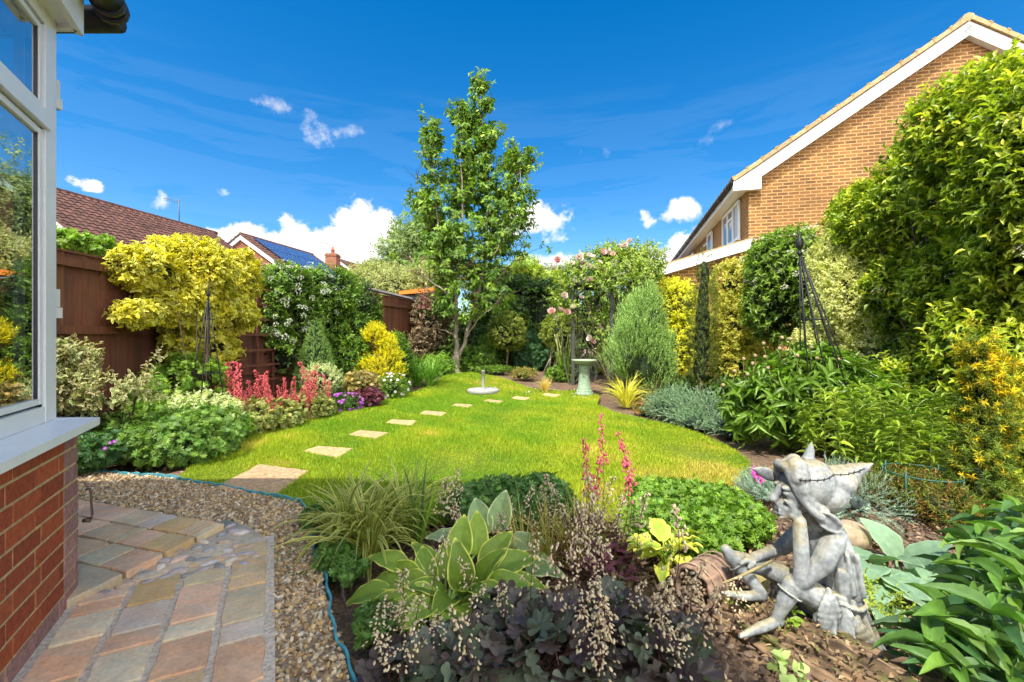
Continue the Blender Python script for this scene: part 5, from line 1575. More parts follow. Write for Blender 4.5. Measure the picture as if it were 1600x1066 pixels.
# ================================================================== RIGHT BORDER
bp = G(1006, 627)
root = thing('upright_juniper', 'large blue green oval juniper to the right of the bird bath', 'conifer', bp)
el_ = [E(1006, 560, 8.55, 45, 60, .5), E(1010, 510, 8.55, 32, 48, .38), E(1012, 480, 8.55, 17, 28, .2), E(985, 560, 8.4, 25, 55, .3), E(1032, 565, 8.5, 24, 50, .3)]
p, q = shell(el_, 3900, .34, .32, 6)
mb = MB(); shoots(mb, p, q * .45 + UP * 1.1 + rng.normal(0, .24, p.shape), 12, .21, .04, NEED, [[.11, .19, .06], [.15, .24, .07], [.09, .15, .05]], None, 32, 0, .34, tipcols=[[.24, .36, .13], [.20, .32, .10], [.27, .38, .14]]); mb.build('foliage', M_NEED, root)
mb = MB(); core(mb, el_, .62, (.04, .07, .025)); mb.build('branches', M_BARK, root)
bush('golden_privet', 'bright yellow shrub between the blue green juniper and the dark column', 'shrub', [E(1062, 490, 10.2, 34, 46, .5), E(1075, 540, 9.9, 36, 48, .4), E(1050, 465, 10.4, 22, 26, .3)], 2000, 6, .09, .05, OVAL, [[.34, .36, .015], [.44, .43, .02], [.26, .29, .02]], width=.55, tipcols=[[.52, .50, .02], [.46, .46, .03]], cor=.72, corC=(.1, .09, .01))
bush('pale_flowered_shrub', 'pale flowered and purple leaved twigs behind the juniper top', 'shrub', [E(1030, 447, 11.2, 22, 22, .3)], 300, 5, .1, .05, OVAL, [[.30, .28, .2], [.12, .05, .06], [.22, .25, .08]], width=.5)
bp = GY(1095, 7.9)
root = thing('column_yew', 'slim dark green column of yew with a bare brown foot', 'conifer', bp)
el_ = [E(1095, 570, 7.9, 19, 46, .21), E(1096, 535, 7.9, 19, 52, .21), E(1098, 500, 7.9, 18, 52, .2), E(1099, 465, 7.9, 16, 50, .18), E(1101, 435, 7.9, 12, 42, .13)]
p, q = shell(el_, 1500, .25, .22, 6)
mb = MB(); shoots(mb, p, q * .7 + UP * .8, 10, .08, .036, NEED, [[.035, .06, .015], [.05, .085, .02], [.07, .10, .025]], None, 60, 0, .24, tipcols=[[.09, .13, .03], [.12, .13, .03]]); mb.build('foliage', M_NEED, root)
mb = MB(); core(mb, el_, .6); tube(mb, [bp, bp + UP * .3, bp + UP * 2.3], [.06, .045, .015], 8, (.20, .10, .05)); mb.build('trunk', M_BARK, root)


def clipR(p): return p[:, 0] < 5.6


bush('variegated_euonymus', 'tall yellow and green variegated shrub right of the dark column', 'shrub', [E(1160, 445, 8.7, 44, 44, .5), E(1162, 520, 8.5, 46, 60, .5), E(1142, 570, 8.4, 36, 40, .4), E(1185, 500, 8.3, 30, 50, .4), E(1172, 420, 8.7, 26, 22, .35)], 3000, 7, .09, .05, OVAL, [[.10, .13, .02], [.16, .18, .025], [.07, .10, .02]], edge=[[.50, .45, .06], [.58, .50, .12], [.40, .40, .06]], width=.6, cor=.72, lump=.16, gap=-1.1)
root = bush('laurustinus', 'green shrub topped with white flower heads behind the right obelisk', 'shrub', [E(1240, 425, 7.4, 58, 50, .5), E(1215, 480, 7.4, 42, 50, .42), E(1285, 470, 7.1, 40, 70, .42), E(1205, 405, 7.7, 26, 26, .35)], 2300, 7, .13, .078, LANCE, DG + MG, mat=M_GLOSS, tipcols=[[.14, .22, .03], [.18, .26, .04]], width=.38, cor=.72, lump=.16, gap=-1.0)
p, q = shell([E(1215, 412, 7.5, 48, 36, .45), E(1260, 415, 7.2, 45, 40, .45), E(1240, 440, 7.3, 50, 50, .5)], 75, .06, .2, front=.2)
heads(root, 'flower_head', p + q * .05, q + UP * .8, lambda m: corymbs(m, O1, Z1, .06, 24, .02, [[.72, .70, .52], [.64, .62, .44]]))
root = bush('white_variegated_shrub', 'creamy white variegated shrub behind the right obelisk legs', 'shrub', [E(1325, 470, 5.7, 52, 90, .36), E(1305, 420, 5.9, 34, 50, .3), E(1372, 560, 5.4, 55, 80, .36), E(1330, 590, 5.6, 60, 60, .36), E(1275, 560, 6.0, 40, 60, .32), E(1345, 400, 5.7, 22, 40, .26)], 5600, 7, .09, .042, OVAL, [[.22, .26, .08], [.30, .32, .12], [.14, .19, .05]], edge=[[.62, .60, .34], [.68, .66, .42], [.5, .5, .22]], width=.5, cor=.5, corC=(.10, .12, .05), lump=.18, gap=-1.5)
# the big hedge shrub at the right edge
el_ = [E(1405, 365, 5.5, 64, 70, .55), E(1362, 350, 5.9, 40, 46, .4), E(1470, 310, 4.9, 95, 92, .6), E(1560, 255, 4.1, 105, 118, .6), E(1525, 470, 4.5, 108, 120, .5), E(1655, 330, 3.5, 150, 210, .6), E(1475, 560, 4.7, 62, 100, .45), E(1590, 560, 3.75, 120, 150, .5), E(1455, 450, 4.9, 58, 90, .45), E(1520, 690, 4.0, 90, 70, .4), E(1435, 525, 5.0, 66, 70, .4), E(1396, 470, 5.05, 44, 62, .35), E(1425, 610, 4.8, 66, 50, .4), E(1420, 250, 5.2, 25, 18, .2), E(1520, 185, 4.4, 30, 16, .2)]
root = bush('viburnum_hedge', 'huge glossy leaved evergreen hedge filling the right edge before the yellow brick house', 'hedge', el_, 14500, 8, .13, .066, LANCE, [[.07, .115, .012], [.11, .165, .016], [.15, .21, .022]], mat=M_GLOSS, tipcols=[[.32, .38, .035], [.45, .46, .06], [.22, .29, .03], [.13, .20, .02]], width=.42, incl=58, cor=.55, lump=.15, fr=3.6, gap=-1.25, front=.45, base=(4.3, 4.3, 0), upn=.8, tr=.012, corC=(.012, .02, .006), ntw=24, upb=.7, rndb=.45)
p, q = shell(el_, 220, .03, .1, front=.5)
top_ = rng.random(len(p)) < np.clip((p[:, 2] - 1.2) / 1.6, .12, 1)
p, q = p[top_], q[top_]
p, q = p[:98], q[:98]
heads(root, 'flower_head', p + q * .10, q + UP, lambda m: corymbs(m, O1, Z1, .055, 26, .016, [[.46, .44, .24], [.38, .36, .18], [.58, .55, .38]]))
# golden yew
bp = G(1545, 822); bp = np.array([3.17, 3.0, 0.])
root = thing('golden_yew', 'golden tipped upright yew in front of the right hedge', 'conifer', bp)
el_ = [E(1545, 700, 2.95, 22, 92, .11), E(1532, 610, 2.95, 11, 60, .06), E(1522, 560, 2.95, 6, 32, .035), E(1562, 640, 2.95, 10, 60, .06), E(1566, 775, 2.9, 34, 50, .16), E(1526, 755, 2.9, 16, 48, .09)]
p, q = shell(el_, 1250, .35, .3, 9)
hz = np.clip((p[:, 2] - .25) / .7, 0, 1)
sel = rng.random(len(p)) < .06 + hz * .62
mb = MB()
for mk, tipc in ((sel, [[.64, .50, .02], [.58, .42, .018], [.46, .45, .03]]), (~sel, [[.12, .19, .03], [.24, .26, .03], [.09, .14, .03]])):
    shoots(mb, p[mk], q[mk] * .8 + UP * .7 + rng.normal(0, .3, p[mk].shape), 26, .09, .033, DIA, [[.05, .09, .02], [.07, .12, .024], [.11, .15, .025]], None, 66, 0, .15, tipcols=tipc, upn=.1)
mb.build('foliage', M_NEED, root)
mb = MB(); core(mb, el_, .5, (.02, .03, .01)); twigs(mb, bp, p[rng.choice(len(p), 14)], .004, (.16, .09, .04), .03); tube(mb, [bp, bp + UP * .5, bp + [-.04, 0, 1.1]], [.03, .022, .01], 8, (.22, .11, .05)); mb.build('branches', M_BARK, root)
# blue prostrate junipers
for lab, el_, n in (('flat blue grey juniper nearest the russet cushion', [E(1045, 638, 6.75, 34, 20, .32), E(1075, 645, 6.4, 30, 20, .3)], 620), ('spreading blue green juniper in front of the peony', [E(1110, 655, 6.1, 42, 24, .34), E(1150, 672, 5.6, 42, 24, .34), E(1085, 660, 6.0, 26, 16, .25)], 820)):
    c = np.mean([e[0] for e in el_], 0); root = thing('prostrate_juniper', lab, 'conifer', [c[0], c[1], 0], 'spreading blue junipers')
    p, q = shell(el_, n, .3, .25, 5); mb = MB()
    shoots(mb, p, q * .7 + np.array([-.5, -.25, .45]) + rng.normal(0, .35, p.shape), 14, .17, .032, NEED, [[.08, .14, .10], [.12, .19, .13]], None, 38, 0, .3, tipcols=[[.20, .29, .21], [.16, .25, .17]]); mb.build('foliage', M_NEED, root)
    mb = MB(); core(mb, el_, .7, (.03, .045, .03)); mb.build('branches', M_BARK, root)
# yellow grass clump + russet cushion
root = thing('golden_sedge', 'arching clump of yellow striped grass at the foot of the blue green juniper', 'grass clump', G(975, 640))
mb = MB(); gpc = G(978, 636); blades(mb, gpc, 170, .55, .3, .022, [[.40, .40, .05], [.30, .34, .04]], [[.62, .55, .14], [.55, .5, .1]], 7, 1.45, .09); mb.build('leaf', M_LEAF, root)
bush('russet_cushion', 'small russet red cushion plant right of the yellow grass clump', 'plant', [E(1008, 643, 7.05, 18, 13, .2)], 300, 6, .06, .03, LANCE, [[.28, .10, .03], [.20, .14, .03], [.14, .18, .03]], width=.4)
# green leaves under the euonymus
bush('leafy_plant', 'dark leafy ground plants below the tall variegated shrub', 'plant', [E(1085, 605, 8.5, 40, 16, .3), E(1150, 615, 7.8, 50, 16, .35), E(1060, 612, 8.3, 30, 10, .25)], 480, 5, .12, .09, LANCE, MG + DG, width=.4, group='leafy plants of the right border')
# peony
gp = G(1292, 704); root = thing('peony', 'large green peony with round pinkish buds at the right obelisk foot', 'flowering plant', gp)
el_ = [E(1275, 620, 4.85, 95, 48, .5), E(1330, 640, 4.75, 70, 48, .45), E(1215, 635, 4.95, 70, 34, .42), E(1260, 585, 5.0, 50, 26, .32), E(1185, 622, 5.1, 40, 18, .28)]
p, q = shell(el_, 620, .5, .25, 3)
mb = MB(); shoots(mb, p, q + UP * .25 + rng.normal(0, .25, p.shape), 9, .17, .155, LANCE, [[.055, .115, .018], [.085, .16, .022], [.12, .20, .03]], None, 62, .22, .25, upn=1.0, tipcols=[[.13, .22, .03], [.10, .18, .025]]); mb.build('foliage', M_GLOSS, root)
mb = MB(); twigs(mb, gp, p[rng.choice(len(p), 60)], .008, (.14, .20, .05), .1, 5); mb.build('stems', M_STEM, root)
for px, py in ((1148, 580), (1162, 561), (1176, 568), (1200, 575), (1195, 558), (1218, 545), (1235, 530), (1168, 585), (1193, 537), (1246, 556), (1268, 543), (1277, 560), (1310, 562), (1130, 602), (1222, 528), (1218, 600), (1180, 556), (1337, 655)):
    c = P(px, py, 4.62 if py < 650 else 4.4); m = MB()
    ellipsoid(m, c, [.019, .019, .021], C=np.array([.50, .36, .20]) * rng.uniform(.85, 1.15), lump=.05); 
    for k in range(4): leaves(m, OVAL, (c - UP * .028)[None], np.array([[math.cos(k * 1.57), math.sin(k * 1.57), .9]]), UP[None], .04, np.array([[.16, .22, .05]]), None, .5)
    tube(m, [c - UP * .2 + rng.normal(0, .03, 3), c - UP * .02], [.004, .0035], 5, (.20, .20, .07)); m.build('bud', M_PETAL, root)
# willow leaved phlox
root = thing('phlox', 'light green narrow leaved stems between the peony and the golden yew', 'plant', G(1440, 790))
mb = MB(); st = MB()
for _ in range(46):
    b_ = np.array([rng.uniform(2.75, 3.7), rng.uniform(3.2, 4.3), 0]); hgt = rng.uniform(.4, .75); tp = b_ + [rng.normal(0, .06), rng.normal(0, .06), hgt]
    tube(st, [b_, (b_ + tp) / 2, tp], [.005, .004, .003], 5, (.15, .2, .05), cap=False)
    q = np.linspace(.25, 1, 9)[:, None]; pts = b_ * (1 - q) + tp * q
    shoots(mb, pts, np.tile(norm(tp - b_), (9, 1)), 5, .06, .105, LANCE, [[.14, .22, .035], [.20, .28, .045], [.25, .32, .06]], None, 68, .12, .17)
mb.build('foliage', M_LEAF, root); st.build('stems', M_STEM, root)
bush('heather', 'low reddish green heathery plant between the blue spruce and the golden yew', 'plant', [E(1415, 775, 3.15, 50, 26, .24), E(1460, 790, 2.9, 30, 24, .2)], 520, 8, .1, .028, LANCE, [[.09, .14, .025], [.14, .16, .03], [.22, .12, .04]], width=.22, incl=40, upb=1.4)
for lab, el_ in (('steel blue dwarf spruce right of the statue head', [E(1335, 785, 3.0, 42, 30, .22), E(1310, 765, 3.2, 30, 22, .18)]), ('steel blue dwarf spruce left of the statue chin', [E(1195, 772, 3.35, 30, 22, .2)])):
    c = np.mean([e[0] for e in el_], 0); root = thing('blue_spruce', lab, 'conifer', [c[0], c[1], 0], 'dwarf blue spruces by the statue')
    p, q = shell(el_, 420, .45, .25, 6); mb = MB()
    shoots(mb, p, q + UP * .3 + rng.normal(0, .3, p.shape), 22, .09, .017, NEED, [[.12, .19, .17], [.17, .25, .23]], None, 60, 0, .2, tipcols=[[.27, .36, .33], [.22, .31, .28]]); mb.build('foliage', M_NEED, root)
    mb = MB(); core(mb, el_, .42, (.06, .08, .07)); mb.build('branches', M_BARK, root)
root = bush('pink_cranesbill', 'magenta flower cluster at the lawn edge just left of the statue hat', 'flowering plant', [E(1190, 757, 3.65, 24, 10, .18)], 120, 4, .05, .05, GERAN, MG + BG, width=1.0)
mb = MB(); pf = np.array([P(px, py, 3.3) for px, py in ((1178, 740), (1186, 737), (1186, 743), (1191, 748), (1194, 739), (1188, 750), (1183, 746), (1180, 735))]); heads(root, 'flower', pf, np.tile([0, -1, .5], (len(pf), 1)) + rng.normal(0, .3, (len(pf), 3)), lambda m: daisies(m, O1, Z1, .032, 5, (.66, .07, .45), (.7, .5, .5), .85))
for q in pf: tube(mb, [q - UP * .12, q], .0015, 4, (.12, .15, .04), cap=False)
mb.build('stems', M_STEM, root)
# green wire plant support
root = thing('plant_support_ring', 'green plastic coated wire hoop on legs right of the statue hat', 'plant support', P(1430, 770, 3.4))
GW = (.03, .12, .09)
m = MB(); a = np.linspace(0, 6.283, 33); c = P(1440, 738, 3.05); tube(m, np.stack([c[0] + .21 * np.cos(a), c[1] + .21 * np.sin(a), np.full(33, c[2])], -1), .005, 6, GW); m.build('hoop', M_PLAST, root)
for a in (.4, 2.0, 3.6, 5.2):
    m = MB(); q = c + [.21 * math.cos(a), .21 * math.sin(a), 0]; tube(m, [q + UP * .03, q * [1, 1, 0]], .005, 6, GW); m.build('leg', M_PLAST, root)

# ================================================================== FOREGROUND BED
# leaf litter and bark chips on the soil
n = 9000
lx = rng.uniform(-.6, 2.9, n); ly = rng.uniform(1.2, 4.2, n); k_ = ~in_poly(lx, ly, LAWN) & ((lx - (-.75)) > (ly - 1.4) * -.25); lx, ly = lx[k_], ly[k_]
lx2 = rng.uniform(-4.4, -2.4, 1600); ly2 = rng.uniform(3.75, 9, 1600); k_ = ~in_poly(lx2, ly2, LAWN) & (lx2 > fence_x(ly2)); lx, ly = np.concatenate([lx, lx2[k_]]), np.concatenate([ly, ly2[k_]])
lp = np.stack([lx, ly, zg(lx, ly) + rng.uniform(-.012, .014, len(lx))], -1)
mb = MB(); m_ = len(lp)
leaves(mb, OVAL, lp, rdir(m_) * [1, 1, .35], UP + rng.normal(0, .5, (m_, 3)), rng.uniform(.012, .05, m_), pal([[.20, .12, .06], [.30, .19, .10], [.36, .25, .14], [.12, .075, .045], [.42, .30, .17]], m_, .2), None, rng.uniform(.3, .7, m_))
tag(mb.build('leaf_litter', M_STEM, origin=(0, 0, 0)), kind='stuff')
px_ = np.stack([rng.uniform(-.5, 2.9, 2600), rng.uniform(1.25, 4.0, 2600), np.zeros(2600)], -1); px_ = px_[~in_poly(px_[:, 0], px_[:, 1], LAWN) & ((px_[:, 0] + .72) > (px_[:, 1] - 1.4) * -.25)]
mb = MB(); pebbles(mb, px_, .005, .02, [[.13, .09, .06], [.18, .12, .08], [.24, .18, .12], [.09, .06, .04]], .6); tag(mb.build('soil_crumbs', M_PEB, origin=(0, 0, 0), smooth=False), kind='stuff')


def logmesh(p0, p1, r, seed, C=(.20, .135, .09)):
    """bark covered log lying half sunk in the soil"""
    p0, p1 = np.asarray(p0, float), np.asarray(p1, float); d = norm(p1 - p0); x = norm(np.cross(d, UP)); z = np.cross(x, d); L = np.linalg.norm(p1 - p0)
    m, k = 220, 130
    s = np.linspace(0, 1, m); a = np.arange(k) * 2 * math.pi / k
    S, A = np.meshgrid(s, a, indexing='ij')
    u = np.stack([S.ravel() * L * 3, np.cos(A).ravel() * 3 + seed, np.sin(A).ravel() * 3], -1)
    rr = r * (1 + .10 * n3(u * [.6, 1.5, 1.5], 1.6) + .06 * n3(u * [.8, 5, 5], 2.2) + .05 * np.abs(n3(u * [1.6, 11, 11], 2.0)) + .035 * n3(u * [9, 14, 14], 2.6))
    ends = np.minimum(1, np.minimum(S, 1 - S).ravel() * 14) ** .5
    rr = rr * (.35 + .65 * ends)
    V = p0 + d * (S.ravel() * L)[:, None] + x * (rr * np.cos(A.ravel()))[:, None] + z * (rr * np.sin(A.ravel()))[:, None]
    i = np.arange(m - 1)[:, None] * k; j = np.arange(k)[None, :]; j2 = (j + 1) % k
    moss = np.clip(n3(u * [3, 1.7, 1.7], 1.5) * 1.3 + .35 * n3(u * [14, 9, 9], 2.2) - .35, 0, .9)[:, None] * np.clip(np.sin(A.ravel()) + .2, 0, 1)[:, None]
    t = np.clip(.5 + .32 * n3(u * [1.2, 7, 7], 2) + .25 * n3(u * [8, 12, 12], 2.5), .0, 1)[:, None]
    col = np.array(C) * (.35 + 1.25 * t); col = col * (1 - moss) + np.array([.10, .125, .018]) * moss
    mb = MB(); mb.add(V, Q=np.stack([i + j, i + j2, i + k + j2, i + k + j], -1).reshape(-1, 4), C=col); return mb


lg = logmesh([.84, 2.22, -.075], [1.52, 1.16, -.075], .15, 2.0, (.21, .135, .075))
tag(lg.build('fallen_log', M_BARK, origin=(1.15, 1.7, 0)), 'broad rotting mossy log half sunk in the soil under the statue feet', 'log')
# crumbs and dead leaves lying on the log
nl = 1500; t_ = rng.random((nl, 1)); q = np.array([.84, 2.22, 0]) * (1 - t_) + np.array([1.52, 1.16, 0]) * t_; off = rng.uniform(-.13, .13, (nl, 1)); q = q + off * norm(np.array([1.06, .68, 0])); q[:, 2] = -.075 + np.sqrt(np.maximum(.0001, .158 ** 2 - off[:, 0] ** 2)) + rng.uniform(.0, .012, nl)
mb = MB(); leaves(mb, OVAL, q, rdir(nl) * [1, 1, .3], UP + rng.normal(0, .4, (nl, 3)), rng.uniform(.006, .03, nl), pal([[.16, .10, .05], [.26, .17, .09], [.34, .24, .13], [.09, .06, .035], [.14, .15, .03]], nl, .2), None, rng.uniform(.3, .7, nl)); tag(mb.build('leaf_crumbs', M_STEM, origin=(0, 0, 0)), kind='stuff')
# bark pot on its side
c0 = P(1128, 878, 2.12); c1 = P(1078, 912, 1.98); c0[2] = .085; c1[2] = .083
root = thing('bark_pot', 'small bark covered pot lying on its side left of the statue', 'pot', (c0 + c1) / 2 * [1, 1, 0])
d = norm(c1 - c0); x = norm(np.cross(d, UP)); z = np.cross(x, d); L = .235; m, k = 12, 48
mb = MB(); a = np.arange(k) * 2 * math.pi / k
rings = []
prof = [(0, .055), (.002, .083), (.2, .088), (.4, .092), (.6, .094), (.8, .095), (1.0, .096), (1.0, .080), (.85, .078), (.7, .05), (.68, .001)]
for s, r in prof:
    rj = r * (1 + (.035 * np.sin(a * 11 + s) + .03 * rng.normal(size=k)) * (r > .08))
    rings.append(c0 + d * (s * L + .004 * np.sin(a * 7)[:, None]) + x * (rj * np.cos(a))[:, None] + z * (rj * np.sin(a))[:, None])
V = np.concatenate(rings); i = np.arange(len(prof) - 1)[:, None] * k; j = np.arange(k)[None, :]; j2 = (j + 1) % k
st = np.tile(.75 + .4 * rng.random(k), len(prof))[:, None]; inn = np.repeat(np.array([1] * 8 + [.45] * 3), k)[:, None]
mb.add(V, Q=np.stack([i + j, i + j2, i + k + j2, i + k + j], -1).reshape(-1, 4), C=np.array([.34, .22, .15]) * st * inn); mb.build('pot_wall', M_BARK, root)
mb = MB()
for s in (.10, .14, .30, .52, .56, .86, .90):
    rr = .099 + .003 * rng.random(); aa = np.linspace(0, 6.283, 40); wv = .006 * np.sin(aa * 2 + s * 20)
    tube(mb, c0 + d * (s * L + wv)[:, None] + x * (rr * np.cos(aa))[:, None] + z * (rr * np.sin(aa))[:, None], .0035, 5, (.38, .27, .17))
mb.build('binding', M_BARK, root)
mb = MB(); q = c0 + d * L * .86 + x * (rng.uniform(-.06, .06, 260))[:, None] + z * (rng.uniform(-.07, .05, 260))[:, None] + d * rng.uniform(-.03, .03, 260)[:, None]
q = q[np.linalg.norm(q - (c0 + d * L * .86) - np.outer((q - c0 - d * L * .86) @ d, d), axis=1) < .075]; pebbles(mb, q, .005, .010, [[.30, .21, .12], [.20, .13, .08], [.42, .33, .2]]); mb.build('dry_filling', M_PEB, root, smooth=False)
# rock behind the statue, yellow stone by the knee
for lab, px, py, Yd, r, C in (('sandy boulder between the statue back and the blue hosta', 1325, 845, 2.62, (.13, .11, .085), (.42, .32, .20)), ('yellow lichened stone behind the statue knee', 1184, 872, 2.12, (.055, .05, .075), (.46, .38, .16))):
    mb = MB(); S = sphere_tpl(22, 14); c = P(px, py, Yd); c[2] = max(r[2] * .55, 0)
    ellipsoid(mb, c, r, C=C, S=S, lump=.12, fr=2.6); tag(mb.build('rock', M_STONE), lab, 'rock', 'stones around the statue')

# ------------------------------------------------------------------ cranesbill, liriope, hostas
bush('cranesbill', 'sunlit cranesbill mound left of the statue and above the bark pot', 'plant', [E(1095, 814, 3.0, 96, 28, .4), E(1150, 832, 2.75, 56, 30, .28), E(1040, 805, 3.1, 52, 22, .32), E(1085, 848, 2.6, 70, 22, .24)], 2600, 5, .09, .046, GERAN, [[.07, .15, .018], [.11, .20, .024], [.15, .25, .03]], width=1.0, incl=70, lump=.38, cor=.72, group='cranesbill mounds')
bush('cranesbill', 'shaded bluish cranesbill mound behind the white edged hosta', 'plant', [E(775, 808, 3.1, 88, 26, .36), E(845, 795, 3.2, 28, 22, .28), E(720, 815, 3.0, 38, 20, .28)], 1900, 5, .09, .048, GERAN, [[.05, .115, .035], [.07, .15, .04], [.09, .17, .04]], width=1.0, incl=70, lump=.38, cor=.72, group='cranesbill mounds')
bush('cranesbill', 'small cranesbill sprigs against the turquoise edging strip', 'plant', [E(525, 880, 2.35, 30, 34, .14), E(545, 905, 2.2, 26, 20, .12), E(492, 812, 2.85, 14, 14, .1), E(590, 990, 1.8, 30, 28, .12)], 420, 4, .045, .045, GERAN, [[.06, .13, .03], [.09, .17, .04]], width=1.05, incl=72, lump=.2, cor=.6, group='cranesbill mounds')
gp = G(572, 850); root = thing('lilyturf', 'arching clump of yellow striped grassy leaves by the bend of the turquoise edging', 'grass clump', gp)
mb = MB()
for dx, dy, n in ((0, 0, 120), (.18, .14, 80), (-.14, .05, 80), (.06, -.12, 60)): blades(mb, gp + [dx, dy, 0], n, .43, .55, .026, [[.07, .12, .018], [.10, .16, .024], [.055, .09, .016]], [[.40, .39, .11], [.46, .43, .16]], 8, 1.9, .07)
mb.build('leaf', M_LEAF, root)
gp = G(655, 850); root = thing('bulb_leaves', 'few tall upright green bulb leaves right of the striped grass clump', 'plant', gp)
mb = MB(); blades(mb, gp, 16, .42, .16, .022, MG + BG, None, 7, .35, .05)
blades(mb, gp + [.0, 0, 0], 2, .55, .05, .02, MG, None, 7, .1, .02); mb.build('leaf', M_LEAF, root)
gp = G(860, 880); root = thing('dry_grass', 'tuft of dry straw and green grass blades among the pale bell flowers', 'grass clump', gp)
mb = MB()
for dx in (-.14, 0, .12, .22): blades(mb, gp + [dx, rng.normal(0, .07), 0], 60, .34, .42, .007, [[.48, .33, .12], [.40, .26, .10], [.30, .30, .08], [.16, .22, .04]], None, 7, .9, .06)
mb.build('leaf', M_LEAF, root)
# variegated hosta: leaves with a yellow margin
HG = [[.135, .21, .028], [.16, .24, .032], [.11, .18, .026]]; HEDG = [[.52, .52, .11], [.58, .57, .15], [.48, .50, .08]]
gp = G(692, 968); root = thing('variegated_hosta', 'yellow edged hosta spreading over the front bed beside the gravel', 'hosta', gp)
spots = []
for px, py, Yd, dx, dy, dz, s in ((612, 872, 2.1, -.5, .1, .35, .26), (575, 925, 1.95, -1, -.1, .05, .25), (600, 950, 1.85, -.95, -.25, -.05, .27), (640, 905, 2.0, -.75, .1, .25, .25), (665, 890, 2.05, -.15, .3, .75, .26), (700, 870, 2.1, .05, .3, .9, .27), (718, 845, 2.15, .1, .2, 1, .26), (745, 835, 2.2, .1, .3, .95, .26), (770, 860, 2.15, .35, .2, .75, .27), (795, 875, 2.1, .7, .1, .45, .28), (700, 930, 1.9, -.1, -.6, .55, .25), (735, 915, 1.92, .3, -.4, .6, .26), (765, 925, 1.9, .7, -.3, .35, .25), (650, 945, 1.85, -.45, -.6, .3, .24), (690, 965, 1.78, .0, -.9, .1, .22), (640, 1000, 1.72, -.35, -.8, -.2, .22), (705, 985, 1.72, .15, -.9, -.25, .22), (625, 965, 1.8, -.6, -.6, .0, .2), (755, 890, 2.0, .2, -.1, .9, .26), (680, 915, 1.95, -.4, -.3, .7, .25), (812, 905, 2.02, .8, .0, .3, .25), (730, 950, 1.85, .35, -.7, .2, .22), (630, 890, 2.05, -.8, .2, .3, .24), (655, 925, 1.9, -.6, -.3, .45, .24), (785, 905, 1.95, .75, -.1, .4, .25), (720, 890, 2.0, .0, -.2, .95, .26), (670, 870, 2.12, -.4, .3, .8, .25), (775, 945, 1.82, .6, -.6, .15, .23), (665, 945, 1.82, -.3, -.7, .35, .22), (605, 905, 2.02, -.9, .15, .2, .24)):
    spots.append((P(px, py, Yd) - norm(np.array([dx, dy, dz])) * s * .35, (dx, dy, dz * .8), s * .86))
mb = MB(); leafset(mb, HOSTA, gp, spots, 1.0, HG, HEDG, .53, (.20, .30, .07), .006, .8, nadd=(0, -.55, .2)); mb.build('leaf', M_BIG, root)
gp = G(770, 905); root = thing('variegated_hosta', 'paler grey green hosta behind the yellow edged one', 'hosta', gp)
spots = [(P(px, py, Yd) - norm(np.array(d_)) * s * .3, np.array(d_) * [1, 1, .7], s * .82) for px, py, Yd, d_, s in ((752, 812, 2.45, (-.2, .2, .9), .27), (780, 805, 2.45, (.1, .1, 1), .28), (735, 840, 2.4, (-.7, .0, .6), .25), (812, 845, 2.35, (.6, 0, .5), .26), (830, 870, 2.3, (.9, -.2, .3), .25), (700, 835, 2.35, (-.8, .1, .5), .24), (840, 885, 2.2, (.7, -.3, .5), .26))]
mb = MB(); leafset(mb, HOSTA, gp, spots, 1.0, [[.16, .24, .12], [.20, .28, .15]], [[.52, .55, .34], [.58, .6, .4]], .6, (.2, .28, .1), .006, .8, nadd=(0, -.5, .2)); mb.build('leaf', M_BIG, root)
gp = G(1042, 890); root = thing('wavy_hosta', 'small chartreuse hosta with wavy leaves left of the bark pot', 'hosta', gp)
WAVY = tpl_grid(11, 9, lambda s: math.sin(math.pi * min(1, s * .94 + .04) ** .8) ** .7, fold=.12, bend=.35, wave=.07, edge=.7, wn=2.5)
spots = []
for _ in range(20):
    a = rng.uniform(0, 6.283); dz = rng.uniform(.1, 1.0); d_ = np.array([math.cos(a), math.sin(a), dz]); s = rng.uniform(.13, .19)
    spots.append((gp + [math.cos(a) * .05, math.sin(a) * .05, .04 + .09 * dz], d_, s))
spots.append((P(1062, 838, 2.4), (.9, .1, .35), .15))
mb = MB(); leafset(mb, WAVY, gp, spots, 1.0, [[.30, .36, .05], [.36, .40, .06], [.24, .33, .05]], [[.50, .48, .10]], .55, (.3, .36, .08), .004, .8); mb.build('leaf', M_BIG, root)
# blue hosta
gp = G(1400, 912); root = thing('blue_hosta', 'blue grey hosta with broad smooth leaves right of the statue', 'hosta', gp)
spots = [(P(px, py, Yd) - norm(np.array(d_)) * s * .4, d_, s * .95) for px, py, Yd, d_, s in ((1385, 842, 2.45, (-.3, .2, .75), .25), (1345, 865, 2.35, (-1, .0, .35), .27), (1330, 888, 2.25, (-1, -.1, .2), .27), (1335, 905, 2.15, (-1, -.2, .05), .27), (1395, 870, 2.2, (.1, -.5, .55), .27), (1440, 868, 2.2, (.25, -.25, .9), .26), (1360, 880, 2.15, (-.5, -.7, .4), .26), (1405, 905, 2.05, (.1, -.9, .25), .26), (1465, 895, 2.2, (.8, .0, .4), .26), (1490, 905, 2.1, (.9, -.3, .2), .26), (1370, 915, 2.05, (-.6, -.8, .15), .24), (1425, 920, 2.0, (.3, -.9, .1), .25), (1390, 965, 1.9, (-.3, -.9, -.1), .22), (1520, 910, 2.2, (1, .2, .2), .24), (1440, 900, 2.1, (.5, -.6, .5), .26))]
mb = MB(); leafset(mb, HOSTA, gp, spots, 1.0, [[.16, .26, .20], [.19, .30, .22], [.14, .23, .17]], [[.24, .34, .26]], .66, (.2, .3, .16), .007, .7, nadd=(0, -.35, .2)); mb.build('leaf', M_BIG, root)
